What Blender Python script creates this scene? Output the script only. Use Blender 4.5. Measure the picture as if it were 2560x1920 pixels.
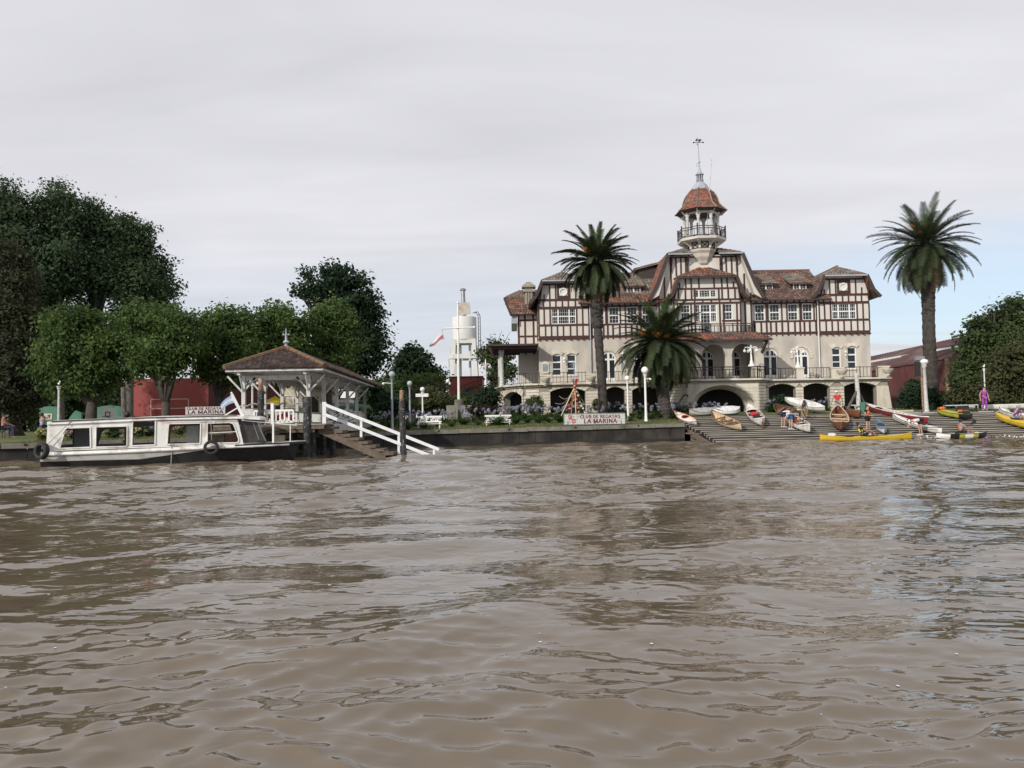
import bpy, math, random
import numpy as np
from mathutils import Vector, Matrix
for _b in list(bpy.data.objects): bpy.data.objects.remove(_b)
H_CAM, HORIZON, ROLL, FPX = 1.45, 1056.0, math.radians(1.05), 2000.0
PITCH = math.atan((HORIZON - 960.0) / FPX)
cr, sr, cp, sp = math.cos(ROLL), math.sin(ROLL), math.cos(PITCH), math.sin(PITCH)
def ray(px, py):
    u = (px - 1280.0) / FPX; v = (960.0 - py) / FPX
    a = u * cr + v * sr; b = -u * sr + v * cr
    return (a, cp - b * sp, sp + b * cp)
def P(px, py, Y):
    d = ray(px, py); k = Y / d[1]
    return (d[0] * k, Y, H_CAM + d[2] * k)
def PX(px, py, Y): return P(px, py, Y)[0]
def PZ(px, py, Y): return P(px, py, Y)[2]
def PG(px, py, z):
    d = ray(px, py); k = (z - H_CAM) / d[2]
    return (d[0] * k, d[1] * k, z)
def RC(x0, y0, x1, y1, Y):
    xm, ym = (x0 + x1) / 2, (y0 + y1) / 2
    return PX(x0, ym, Y), PX(x1, ym, Y), PZ(xm, y1, Y), PZ(xm, y0, Y)
# ------------------------------------------------------------------ camera, sky, sun
S = bpy.context.scene
C = S.collection
cam_d = bpy.data.cameras.new('camera'); cam = bpy.data.objects.new('camera', cam_d); C.objects.link(cam)
cam_d.sensor_fit = 'HORIZONTAL'; cam_d.sensor_width = 36.0; cam_d.lens = 36.0 * FPX / 2560.0
cam_d.clip_start = 0.1; cam_d.clip_end = 3000
_R = Vector((cr, sr * sp, -sr * cp)); _f = Vector((0, cp, sp))
_r = Vector((cr, 0, 0)) + Vector((0, -sp, cp)) * (-sr)
_u = Vector((sr, 0, 0)) + Vector((0, -sp, cp)) * cr
cam.matrix_world = Matrix(((_r.x, _u.x, -_f.x, 0), (_r.y, _u.y, -_f.y, 0), (_r.z, _u.z, -_f.z, H_CAM), (0, 0, 0, 1)))
S.camera = cam
S.view_settings.view_transform = 'Standard'; S.view_settings.look = 'None'
S.view_settings.gamma = 1; S.view_settings.exposure = 0; S.view_settings.use_curve_mapping = False
SUN = Vector((-0.64, -0.75, 0.50)).normalized()
sun_el = math.asin(SUN.z); sun_az = math.atan2(SUN.x, SUN.y)
sd = bpy.data.lights.new('sun', 'SUN'); sd.energy = 3.6; sd.angle = math.radians(1.2); sd.color = (1, .945, .86)
so = bpy.data.objects.new('sun', sd); C.objects.link(so); so.rotation_euler = SUN.to_track_quat('Z', 'Y').to_euler(); so.location = SUN * 60

W = bpy.data.worlds.new('World'); S.world = W; W.use_nodes = True
def _world():
    nt = W.node_tree; N = nt.nodes; L = nt.links; N.clear()
    out = N.new('ShaderNodeOutputWorld'); bg = N.new('ShaderNodeBackground'); bg.inputs[1].default_value = 0.10
    sky = N.new('ShaderNodeTexSky'); sky.sky_type = 'NISHITA'; sky.sun_disc = False
    sky.sun_elevation = sun_el; sky.sun_rotation = sun_az; sky.air_density = 1.0; sky.dust_density = 1.5
    tc = N.new('ShaderNodeTexCoord'); sx = N.new('ShaderNodeSeparateXYZ'); L.new(tc.outputs['Generated'], sx.inputs[0])
    def m(op, a, b=None, c=None, clamp=False):
        n = N.new('ShaderNodeMath'); n.operation = op; n.use_clamp = clamp
        for i, v in enumerate((a, b, c)):
            if v is None: continue
            if hasattr(v, 'links'): L.new(v, n.inputs[i])
            else: n.inputs[i].default_value = v
        return n.outputs[0]
    z = m('MAXIMUM', sx.outputs['Z'], 0.0)
    k = m('DIVIDE', 1.0, m('ADD', z, 0.10))
    cmb = N.new('ShaderNodeCombineXYZ'); L.new(m('MULTIPLY', sx.outputs['X'], k), cmb.inputs[0]); L.new(m('MULTIPLY', sx.outputs['Y'], k), cmb.inputs[1])
    def noise(scale, det, dist, off=0.0, sxy=(1, 1)):
        mp = N.new('ShaderNodeMapping'); mp.inputs['Location'].default_value = (off, off * .7, 0); mp.inputs['Scale'].default_value = (sxy[0], sxy[1], 1)
        mp.inputs['Rotation'].default_value = (0, 0, .35)
        L.new(cmb.outputs[0], mp.inputs[0])
        n = N.new('ShaderNodeTexNoise'); n.inputs['Scale'].default_value = scale; n.inputs['Detail'].default_value = det; n.inputs['Distortion'].default_value = dist
        n.inputs['Roughness'].default_value = .5
        L.new(mp.outputs[0], n.inputs[0]); return n.outputs[0]
    n1 = noise(.42, 3, .5, 3.1, (1, 1.7)); n2 = noise(1.2, 5, .4, 7.7, (.7, 2.2)); n3 = noise(.3, 2, .2, 11.3)
    # thin gaps low above the horizon: a band of clearer sky, wider to the east (right)
    def ss(v, a, b):
        r = N.new('ShaderNodeMapRange'); r.interpolation_type = 'SMOOTHSTEP'; L.new(v, r.inputs[0])
        r.inputs[1].default_value = a; r.inputs[2].default_value = b; return r.outputs[0]
    zz = m('ADD', z, m('MULTIPLY', m('SUBTRACT', n2, .5), .10))
    band = m('MULTIPLY', ss(zz, .055, .095), m('SUBTRACT', 1.0, ss(zz, .125, .24)))
    gap = m('MULTIPLY', band, m('ADD', .24, m('MULTIPLY', ss(sx.outputs['X'], .0, .5), .46)), clamp=True)
    cov = m('SUBTRACT', 1.0, gap, clamp=True)
    # cloud brightness (divided by the 0.10 strength)
    br = m('ADD', m('MULTIPLY', m('SUBTRACT', n1, .5), 2.5), m('MULTIPLY', m('SUBTRACT', n2, .5), 2.7))
    br = m('ADD', br, m('MULTIPLY', m('SUBTRACT', n3, .5), 1.2))
    br = m('ADD', br, m('SUBTRACT', 7.6, m('MULTIPLY', ss(z, .25, .75), .55)))
    cc = N.new('ShaderNodeVectorMath'); cc.operation = 'SCALE'; cc.inputs[0].default_value = (.988, .99, 1.05); L.new(br, cc.inputs['Scale'])
    sk = N.new('ShaderNodeVectorMath'); sk.operation = 'ADD'; L.new(sky.outputs[0], sk.inputs[0]); sk.inputs[1].default_value = (2.0, 2.7, 3.6)
    mx = N.new('ShaderNodeMix'); mx.data_type = 'RGBA'; L.new(cov, mx.inputs[0]); L.new(sk.outputs[0], mx.inputs[6]); L.new(cc.outputs[0], mx.inputs[7])
    L.new(mx.outputs[2], bg.inputs[0]); L.new(bg.outputs[0], out.inputs[0])
_world()

# ------------------------------------------------------------------ materials
MATS = {}
def mat(name, col, col2=None, rough=.7, vs=3.0, lo=.35, hi=.65, bump=0, bs=30, metal=0, spec=.4, isl=0.0, trans=0, vz=1.0, coat=0, stretch=(1, 1, 1), third=None, ts=1.2):
    m = bpy.data.materials.new(name); m.use_nodes = True; nt = m.node_tree; N = nt.nodes; L = nt.links
    b = N['Principled BSDF']; b.inputs['Roughness'].default_value = rough; b.inputs['Metallic'].default_value = metal
    b.inputs['Specular IOR Level'].default_value = spec
    if coat: b.inputs['Coat Weight'].default_value = coat
    geo = N.new('ShaderNodeNewGeometry'); tc = N.new('ShaderNodeTexCoord')
    mp = N.new('ShaderNodeMapping'); mp.inputs['Scale'].default_value = stretch; L.new(geo.outputs['Position'], mp.inputs[0])
    def mixc(f, a, c):
        x = N.new('ShaderNodeMix'); x.data_type = 'RGBA'
        L.new(f, x.inputs[0])
        for i, v in ((6, a), (7, c)):
            if hasattr(v, 'links'): L.new(v, x.inputs[i])
            else: x.inputs[i].default_value = (*v, 1)
        return x.outputs[2]
    def noise(s, d=5):
        n = N.new('ShaderNodeTexNoise'); n.inputs['Scale'].default_value = s; n.inputs['Detail'].default_value = d; L.new(mp.outputs[0], n.inputs[0]); return n.outputs[0]
    def rng(v, a, c, lo2=0, hi2=1):
        r = N.new('ShaderNodeMapRange'); L.new(v, r.inputs[0]); r.inputs[1].default_value = a; r.inputs[2].default_value = c
        r.inputs[3].default_value = lo2; r.inputs[4].default_value = hi2; return r.outputs[0]
    c = None
    if col2 is not None: c = mixc(rng(noise(vs), lo, hi), col, col2)
    if third is not None: c = mixc(rng(noise(ts, 6), .5, .68), c if c is not None else col, third)
    if isl:
        v = rng(geo.outputs['Random Per Island'], 0, 1, 1 - isl, 1 + isl)
        x = N.new('ShaderNodeVectorMath'); x.operation = 'SCALE'; L.new(v, x.inputs['Scale'])
        if c is not None: L.new(c, x.inputs[0])
        else: x.inputs[0].default_value = col
        c = x.outputs[0]
    if c is not None: L.new(c, b.inputs['Base Color'])
    else: b.inputs['Base Color'].default_value = (*col, 1)
    if bump:
        bn = N.new('ShaderNodeBump'); bn.inputs['Strength'].default_value = bump; bn.inputs['Distance'].default_value = .05
        L.new(noise(bs, 4), bn.inputs['Height']); L.new(bn.outputs[0], b.inputs['Normal'])
    if trans:
        t = N.new('ShaderNodeBsdfTranslucent'); ms = N.new('ShaderNodeMixShader'); ms.inputs[0].default_value = trans
        if c is not None: L.new(c, t.inputs[0])
        else: t.inputs[0].default_value = (*col, 1)
        o = N['Material Output']; L.new(b.outputs[0], ms.inputs[1]); L.new(t.outputs[0], ms.inputs[2]); L.new(ms.outputs[0], o.inputs[0])
    MATS[name] = m; return m
mat('stucco', (.53, .485, .42), (.465, .425, .37), .85, vs=.8, bump=.15, bs=40, stretch=(1, 1, .35), third=(.36, .33, .295), ts=.9)
mat('infill', (.60, .57, .515), (.53, .505, .46), .85, vs=1.2, bump=.1, bs=40, stretch=(1, 1, .4))
mat('timber', (.066, .023, .02), (.045, .019, .017), .6, vs=4, isl=.15)
mat('dark_wood', (.035, .026, .024), (.055, .04, .035), .6, vs=6)
mat('tile', (.155, .088, .066), (.10, .075, .066), .85, vs=1.1, isl=.45, bump=.3, bs=25, third=(.26, .095, .056), ts=.45)
mat('tile_grey', (.15, .125, .105), (.21, .185, .155), .9, vs=2.0, isl=.4, bump=.3, bs=25, third=(.2, .10, .07), ts=.8)
mat('tile_red', (.235, .088, .058), (.165, .075, .055), .85, vs=1.5, isl=.4, bump=.3, bs=25, third=(.16, .11, .09), ts=1.0)
mat('tile_brown', (.07, .046, .04), (.05, .038, .035), .9, vs=3, isl=.5, bump=.3, bs=30, third=(.10, .06, .047), ts=1.6)
mat('tile_moss', (.13, .085, .05), (.10, .085, .05), .95, vs=5, isl=.3, bump=.4, bs=30, third=(.24, .085, .045), ts=4)
mat('white', (.76, .76, .74), (.68, .68, .66), .45, vs=3)
mat('white_worn', (.56, .555, .535), (.47, .465, .45), .6, vs=5, third=(.36, .34, .31), ts=7, bump=.1)
mat('glass', (.014, .017, .022), (.03, .035, .04), .12, vs=.9, spec=.35)
mat('stone', (.60, .555, .465), (.52, .48, .405), .9, vs=3, isl=.08, bump=.25, bs=30, third=(.37, .335, .28), ts=1.0, stretch=(1, 1, .35))
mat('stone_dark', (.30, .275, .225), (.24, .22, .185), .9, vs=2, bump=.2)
mat('gallery_shade', (.085, .078, .07), (.06, .056, .052), .9, vs=.6)  # deep shade of the arcade gallery put into the wall colour
mat('concrete', (.24, .225, .19), (.17, .16, .135), .9, vs=2, isl=.12, bump=.3, bs=20, third=(.12, .11, .085), ts=1.5)
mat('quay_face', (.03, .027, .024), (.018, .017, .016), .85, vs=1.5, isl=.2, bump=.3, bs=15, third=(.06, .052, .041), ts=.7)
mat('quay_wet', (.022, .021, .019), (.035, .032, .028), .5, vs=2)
mat('grass', (.105, .125, .04), (.075, .095, .03), .95, vs=2.5, bump=.5, bs=60, third=(.16, .15, .07), ts=.7)
mat('soil', (.035, .04, .02), (.055, .05, .03), .95, vs=2, bump=.4)
mat('bark', (.085, .07, .058), (.05, .042, .036), .95, vs=4, bump=.6, bs=18)
mat('bark_grey', (.15, .135, .115), (.09, .08, .07), .95, vs=4, bump=.5, bs=18)
mat('palm_bark', (.066, .057, .05), (.036, .031, .029), .95, vs=5, bump=.7, bs=14, isl=.3)
for nm, a, b2 in (('leaf_plane', (.105, .155, .045), (.062, .105, .034)), ('leaf_tall', (.072, .108, .052), (.045, .075, .038)), ('leaf_dark', (.04, .07, .036), (.026, .048, .027)),
                  ('leaf_cypress', (.068, .076, .04), (.048, .056, .032)), ('leaf_bush', (.085, .115, .045), (.058, .088, .036)), ('leaf_olive', (.095, .10, .045), (.066, .076, .034)),
                  ('leaf_yellow', (.20, .19, .06), (.13, .14, .045)), ('leaf_strap', (.055, .105, .03), (.035, .075, .022)), ('leaf_bronze', (.05, .042, .028), (.03, .03, .02)), ('frond', (.054, .07, .031), (.033, .046, .023)), ('frond_new', (.07, .11, .04), (.05, .085, .03)),
                  ('frond_old', (.13, .10, .05), (.09, .07, .035))):
    mat(nm, a, b2, .7, vs=.5, isl=.28, trans=.44 if 'frond' not in nm else .2, spec=.15)
mat('petal', (.33, .32, .42), (.40, .39, .49), .7, vs=6, isl=.3, trans=.2)
mat('petal_pink', (.55, .36, .36), (.5, .45, .32), .7, vs=6, isl=.25, trans=.2)
mat('petal_cream', (.62, .56, .36), (.5, .5, .25), .7, vs=6, isl=.25, trans=.2)
mat('orange_date', (.42, .20, .03), (.30, .13, .03), .7, vs=8, isl=.3)
mat('iron', (.028, .024, .023), (.04, .033, .03), .5, vs=5, metal=.3)
mat('black', (.012, .012, .013), (.02, .02, .02), .5, vs=5)
mat('rubber', (.017, .017, .018), (.03, .03, .03), .75, vs=9, bump=.2)
mat('grey_metal', (.32, .34, .36), (.26, .27, .29), .45, vs=3, metal=.5)
mat('lead', (.36, .38, .42), (.30, .32, .36), .5, vs=3)
mat('tank', (.64, .64, .62), (.57, .57, .55), .7, vs=1.2, stretch=(1, 1, .3))
mat('red_wall', (.30, .068, .06), (.255, .062, .056), .8, vs=1.0, bump=.1)
mat('canopy_brown', (.075, .045, .043), (.055, .036, .035), .8, vs=2)
mat('red_wall_dark', (.12, .035, .04), (.10, .03, .035), .8, vs=1.0)
mat('court_green', (.09, .21, .15), (.07, .17, .125), .8, vs=1)
mat('line_paint', (.55, .42, .38), None, .8)
mat('shed_red', (.10, .03, .028), (.075, .026, .026), .7, vs=.8, stretch=(1, 1, .2), third=(.16, .075, .06), ts=.6)
mat('corrugated', (.095, .04, .038), (.065, .031, .031), .75, vs=.7, third=(.15, .10, .092), ts=.35)
mat('rail_white', (.74, .75, .76), (.66, .67, .68), .5, vs=4)
mat('hull_white', (.78, .77, .74), (.70, .69, .65), .4, vs=2, third=(.44, .41, .36), ts=2.5, stretch=(1, 1, .6), spec=.4)
mat('hull_black', (.014, .014, .015), (.024, .023, .022), .5, vs=3)
mat('hull_grey', (.40, .40, .38), (.48, .47, .44), .5, vs=2.5, third=(.30, .30, .29), ts=2.0)
mat('cabin_grey', (.16, .16, .165), (.13, .13, .135), .7, vs=2)
mat('pile_black', (.018, .018, .019), (.035, .033, .032), .7, vs=4, bump=.3, third=(.09, .09, .088), ts=6)
mat('rust', (.19, .09, .045), (.32, .25, .18), .9, vs=6)
mat('stair_wood', (.16, .12, .09), (.10, .08, .062), .9, vs=5, bump=.4, isl=.15)
mat('plank', (.33, .30, .255), (.22, .195, .165), .85, vs=3, bump=.4, bs=25, isl=.18, stretch=(.3, 2, 2), third=(.10, .088, .075), ts=1.6)
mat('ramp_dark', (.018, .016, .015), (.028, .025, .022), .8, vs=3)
mat('cream_wall', (.58, .52, .40), (.52, .47, .37), .8, vs=1.5)
mat('yellow', (.62, .42, .03), (.55, .37, .03), .35, vs=2, spec=.5)
mat('lime', (.62, .60, .05), None, .6)
mat('orange', (.75, .16, .03), (.65, .13, .03), .5, vs=4)
mat('red', (.55, .035, .03), (.45, .03, .03), .6, vs=4)
mat('dark_red', (.22, .025, .035), (.18, .02, .03), .5, vs=3)
mat('wood_red', (.20, .075, .035), (.14, .05, .028), .4, vs=5, stretch=(1, 4, 4))
mat('wood_cream', (.62, .52, .36), (.55, .44, .28), .45, vs=3)
mat('tarp', (.42, .42, .40), (.34, .34, .33), .6, vs=3, bump=.3, bs=6)
mat('tarp_tan', (.34, .29, .22), (.28, .25, .2), .7, vs=3, bump=.3, bs=6)
mat('blue_boat', (.12, .20, .30), (.08, .12, .18), .4, vs=6)
mat('boat_yellow_green', (.45, .42, .05), (.30, .33, .05), .5, vs=3)
mat('skin', (.48, .28, .19), (.42, .24, .16), .6, vs=6)
mat('skin_tan', (.36, .20, .13), (.30, .17, .11), .6, vs=6)
mat('hair_dark', (.02, .015, .012), None, .7)
mat('hair_grey', (.30, .27, .24), None, .7)
mat('cloth_white', (.72, .72, .73), (.64, .64, .66), .9, vs=6)
mat('cloth_black', (.016, .016, .02), (.025, .025, .03), .9, vs=6)
mat('cloth_grey', (.27, .28, .30), (.22, .23, .25), .9, vs=6)
mat('cloth_blue', (.06, .12, .30), (.05, .09, .23), .9, vs=6)
mat('cloth_red', (.60, .03, .035), (.5, .03, .03), .9, vs=6)
mat('cloth_navy', (.03, .035, .07), None, .9)
mat('cloth_purple', (.30, .06, .34), (.25, .05, .29), .9, vs=6)
mat('cloth_violet', (.10, .04, .22), None, .9)
mat('cloth_lilac', (.32, .34, .52), None, .9)
mat('cloth_pink', (.55, .2, .18), None, .9)
mat('sign_red', (.17, .025, .035), (.12, .03, .035), .7, vs=9)
mat('sign_board', (.60, .59, .58), (.52, .51, .50), .7, vs=2, third=(.42, .41, .40), ts=3)
mat('flag_blue', (.36, .52, .74), None, .8, trans=.3)
mat('flag_white', (.78, .78, .80), None, .8, trans=.3)
mat('flag_red', (.50, .16, .20), None, .8, trans=.3)
mat('gold', (.6, .42, .12), None, .6)
mat('globe', (.80, .80, .80), (.72, .72, .72), .3, vs=3)
mat('globe_dirty', (.40, .45, .45), (.34, .38, .38), .5, vs=4)
mat('rope', (.30, .28, .25), None, .9)
mat('sheet_steel', (.42, .40, .36), (.5, .47, .42), .6, vs=3, third=(.42, .26, .14), ts=1.5)
mat('tint_glass', (.05, .045, .045), (.09, .08, .075), .08, vs=2)
mat('purple_bit', (.25, .08, .3), None, .6)

# ------------------------------------------------------------------ mesh builder, things
WL = {}
class MB:
    def __init__(s): s.v = []; s.f = []
    def add(s, vs, fs):
        o = len(s.v); s.v.extend([tuple(map(float, p)) for p in vs]); s.f.extend([tuple(i + o for i in f) for f in fs]); return s
    def box(s, x0, x1, y0, y1, z0, z1):
        return s.add([(x0, y0, z0), (x1, y0, z0), (x1, y1, z0), (x0, y1, z0), (x0, y0, z1), (x1, y0, z1), (x1, y1, z1), (x0, y1, z1)],
                     [(0, 3, 2, 1), (4, 5, 6, 7), (0, 1, 5, 4), (1, 2, 6, 5), (2, 3, 7, 6), (3, 0, 4, 7)])
    def bar(s, a, b, w, h=None, up=(0, 0, 1)):
        a = Vector(a); b = Vector(b); h = w if h is None else h; d = (b - a).normalized(); u = Vector(up)
        if abs(d.dot(u)) > .98: u = Vector((0, 1, 0))
        x = d.cross(u).normalized() * (w / 2); y = x.cross(d).normalized() * (h / 2)
        vs = [p + q for p in (a, b) for q in (-x - y, x - y, x + y, -x + y)]
        return s.add(vs, [(0, 1, 2, 3), (7, 6, 5, 4), (0, 4, 5, 1), (1, 5, 6, 2), (2, 6, 7, 3), (3, 7, 4, 0)])
    def tube(s, pts, r, n=8, cap=True):
        pts = [Vector(p) for p in pts]; rs = r if isinstance(r, (list, tuple)) else [r] * len(pts); vs = []; fs = []
        for i, p in enumerate(pts):
            d = (pts[min(i + 1, len(pts) - 1)] - pts[max(i - 1, 0)]).normalized()
            u = Vector((0, 0, 1)) if abs(d.z) < .9 else Vector((1, 0, 0))
            x = d.cross(u).normalized(); y = d.cross(x)
            for k in range(n):
                a = 2 * math.pi * k / n; vs.append(p + (x * math.cos(a) + y * math.sin(a)) * rs[i])
        for i in range(len(pts) - 1):
            for k in range(n): fs.append((i * n + k, i * n + (k + 1) % n, (i + 1) * n + (k + 1) % n, (i + 1) * n + k))
        if cap: fs.append(tuple(range(n))[::-1]); fs.append(tuple((len(pts) - 1) * n + k for k in range(n)))
        return s.add(vs, fs)
    def lathe(s, c, prof, n=12, a0=0.0, a1=2 * math.pi, ph=0.0, cap=True):
        full = abs(a1 - a0) > 6.28; m = n if full else n + 1; vs = []; fs = []
        for r, z in prof:
            for k in range(m):
                a = ph + a0 + (a1 - a0) * k / n; vs.append((c[0] + r * math.cos(a), c[1] + r * math.sin(a), c[2] + z))
        for i in range(len(prof) - 1):
            for k in range(n):
                k2 = (k + 1) % m; fs.append((i * m + k, i * m + k2, (i + 1) * m + k2, (i + 1) * m + k))
        if full and cap: fs.append(tuple(range(m))[::-1]); fs.append(tuple((len(prof) - 1) * m + k for k in range(m)))
        return s.add(vs, fs)
    def ball(s, c, r, n=12, m=8, sc=(1, 1, 1)):
        vs = [(c[0], c[1], c[2] - r * sc[2])]; fs = []
        for i in range(1, m):
            t = math.pi * i / m
            for k in range(n):
                a = 2 * math.pi * k / n; vs.append((c[0] + r * sc[0] * math.sin(t) * math.cos(a), c[1] + r * sc[1] * math.sin(t) * math.sin(a), c[2] - r * sc[2] * math.cos(t)))
        vs.append((c[0], c[1], c[2] + r * sc[2])); e = len(vs) - 1
        for k in range(n): fs.append((0, 1 + (k + 1) % n, 1 + k)); fs.append((e, 1 + (m - 2) * n + k, 1 + (m - 2) * n + (k + 1) % n))
        for i in range(m - 2):
            for k in range(n): fs.append((1 + i * n + k, 1 + i * n + (k + 1) % n, 1 + (i + 1) * n + (k + 1) % n, 1 + (i + 1) * n + k))
        return s.add(vs, fs)
    def prism(s, poly, off):
        off = Vector(off); n = len(poly); a = [Vector(p) for p in poly]; b = [p + off for p in a]
        return s.add(a + b, [tuple(range(n)), tuple(range(2 * n - 1, n - 1, -1))] + [(i, i + n, (i + 1) % n + n, (i + 1) % n) for i in range(n)])
    def loft(s, rings, close=True, cap=False):
        n = len(rings[0]); vs = [p for r in rings for p in r]; fs = []
        for i in range(len(rings) - 1):
            for k in range(n if close else n - 1): fs.append((i * n + k, i * n + (k + 1) % n, (i + 1) * n + (k + 1) % n, (i + 1) * n + k))
        if cap: fs.append(tuple(range(n))[::-1]); fs.append(tuple((len(rings) - 1) * n + k for k in range(n)))
        return s.add(vs, fs)
    def mesh(s, name, off=(0, 0, 0)):
        me = bpy.data.meshes.new(name); me.from_pydata([(x - off[0], y - off[1], z - off[2]) for x, y, z in s.v], [], s.f); me.update(); return me
    def build(s, name, m, par=None, smooth=False, stuff=False):
        xs = np.array(s.v); lo = xs.min(0); hi = xs.max(0); c = ((lo[0] + hi[0]) / 2, (lo[1] + hi[1]) / 2, lo[2])
        me = s.mesh(name, c)
        if smooth:
            for p in me.polygons: p.use_smooth = True
            if smooth is not True: me.set_sharp_from_angle(angle=math.radians(smooth))
        return link(name, me, m, c, par, stuff)
def link(name, me, m, c=(0, 0, 0), par=None, stuff=False):
    if m is not None and not me.materials: me.materials.append(MATS[m] if isinstance(m, str) else m)
    o = bpy.data.objects.new(name, me); C.objects.link(o)
    pw = WL.get(par.name, (0, 0, 0)) if par else (0, 0, 0)
    o.location = (c[0] - pw[0], c[1] - pw[1], c[2] - pw[2]); WL[o.name] = tuple(c)
    if par: o.parent = par
    if stuff: o['kind'] = 'stuff'
    return o
def thing(name, label, cat, loc=(0, 0, 0), group=None, rz=0.0):
    o = bpy.data.objects.new(name, None); C.objects.link(o); o.empty_display_size = .2; o.location = loc; o.rotation_euler = (0, 0, rz)
    WL[o.name] = tuple(loc); return tag(o, label, cat, group)
def tag(o, label, cat, group=None):
    o['label'] = label; o['category'] = cat
    if group: o['group'] = group
    return o
def struct(o): o['kind'] = 'structure'; return o
def dup(root, loc, rz=None, label=None, group=None, sc=None):
    r = root.copy(); C.objects.link(r); r.location = loc
    if rz is not None: r.rotation_euler = (r.rotation_euler[0], r.rotation_euler[1], rz)
    if sc is not None: r.scale = (sc,) * 3
    if label: r['label'] = label
    if group: r['group'] = group
    for ch in list(root.children):
        c = ch.copy(); C.objects.link(c); c.parent = r
        for g in list(ch.children):
            d = g.copy(); C.objects.link(d); d.parent = c
    return r
def npmesh(name, v, quads, smooth=False):
    me = bpy.data.meshes.new(name); n = len(v); me.vertices.add(n); me.vertices.foreach_set('co', np.asarray(v, np.float32).ravel())
    q = np.asarray(quads, np.int32); k = q.shape[1]; me.loops.add(q.size); me.loops.foreach_set('vertex_index', q.ravel())
    me.polygons.add(len(q)); me.polygons.foreach_set('loop_start', np.arange(0, q.size, k, dtype=np.int32)); me.polygons.foreach_set('loop_total', np.full(len(q), k, np.int32))
    if smooth: me.polygons.foreach_set('use_smooth', np.ones(len(q), bool))
    me.update(calc_edges=True); return me
def panel(outer, holes, fr, depth, rev=True):
    """flat wall with holes; fr(s,z,d) -> world; holes get reveals of the given depth"""
    import bmesh
    bm = bmesh.new(); loops = []
    for lp in [outer] + holes:
        vs = [bm.verts.new((x, 0, z)) for x, z in lp]; loops.append(vs)
        for i in range(len(vs)): bm.edges.new((vs[i], vs[(i + 1) % len(vs)]))
    bmesh.ops.triangle_fill(bm, use_beauty=True, edges=bm.edges[:])
    bm.verts.index_update(); co = [(v.co.x, v.co.z) for v in bm.verts]; fs = [tuple(v.index for v in f.verts) for f in bm.faces]; bm.free()
    mb = MB(); mb.add([fr(x, z, 0) for x, z in co], fs)
    for lp in ([outer] if rev == 'all' else []) + holes:
        n = len(lp); mb.add([fr(x, z, 0) for x, z in lp] + [fr(x, z, depth) for x, z in lp], [(i, (i + 1) % n, (i + 1) % n + n, i + n) for i in range(n)])
    return mb
def arch(x0, x1, z0, zs, zc, n=10):
    """opening outline: jambs to the springing zs, crown at zc (elliptic)"""
    c = (x0 + x1) / 2; a = (x1 - x0) / 2
    return [(x0, z0), (x1, z0)] + [(c + a * math.cos(math.pi * k / n), zs + (zc - zs) * math.sin(math.pi * k / n)) for k in range(n + 1)]
# ------------------------------------------------------------------ ground, quay, ramp, water
QP = [(-110, 14, .80), (-60, 26, .82), (-23.7, 37.1, .86), (-9.5, 45.8, 1.02), (11.3, 52.8, 1.16)]
def qline(x):
    for a, b in zip(QP, QP[1:]):
        if x <= b[0] or b is QP[-1]:
            t = (x - a[0]) / (b[0] - a[0]); return a[1] + (b[1] - a[1]) * t, a[2] + (b[2] - a[2]) * t
def shore(x):
    if x > 11.3: return 57.0, 1.63
    y, z = qline(x); return y, z
def gz(x, y):
    q, z = shore(min(x, 11.3)); t = max(0, min(1, (x + 14) / 16)); s = .025 + .058 * t
    d = max(0, y - q); g = z + s * min(d, 10.4) + .006 * max(0, d - 10.4)
    if x > 11.3: g = max(g, 1.63 + .06 * max(0, min(y - 57, 6))) if y >= 57 else g
    return g
def GP(px, py, Y):
    x = PX(px, py, Y); return (x, Y, gz(x, Y))
def _ground():
    v = []; f = []
    xs = list(np.linspace(-400, -60, 8)) + list(np.linspace(-55, 11.3, 60)) + list(np.linspace(11.301, 60, 30)) + list(np.linspace(70, 400, 8))
    ts = [0, .3, .6, 1, 1.5, 2, 3, 4, 5, 6, 7, 8.5, 10.4, 13, 17, 22, 30, 45, 70, 120, 300, 700]
    rn = random.Random(3)
    for x in xs:
        q, _ = shore(x)
        for i, t in enumerate(ts):
            y = q + t; z = gz(x, y)
            if 1 < t < 40 and not (1 < x < 31 and y > 61): z += rn.uniform(-.025, .025)
            v.append((x, y, z))
    n = len(ts)
    for i in range(len(xs) - 1):
        for k in range(n - 1): f.append((i * n + k, (i + 1) * n + k, (i + 1) * n + k + 1, i * n + k + 1))
    mb = MB(); mb.add(v, f); struct(mb.build('lawn', 'grass', smooth=True))
_ground()
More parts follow.
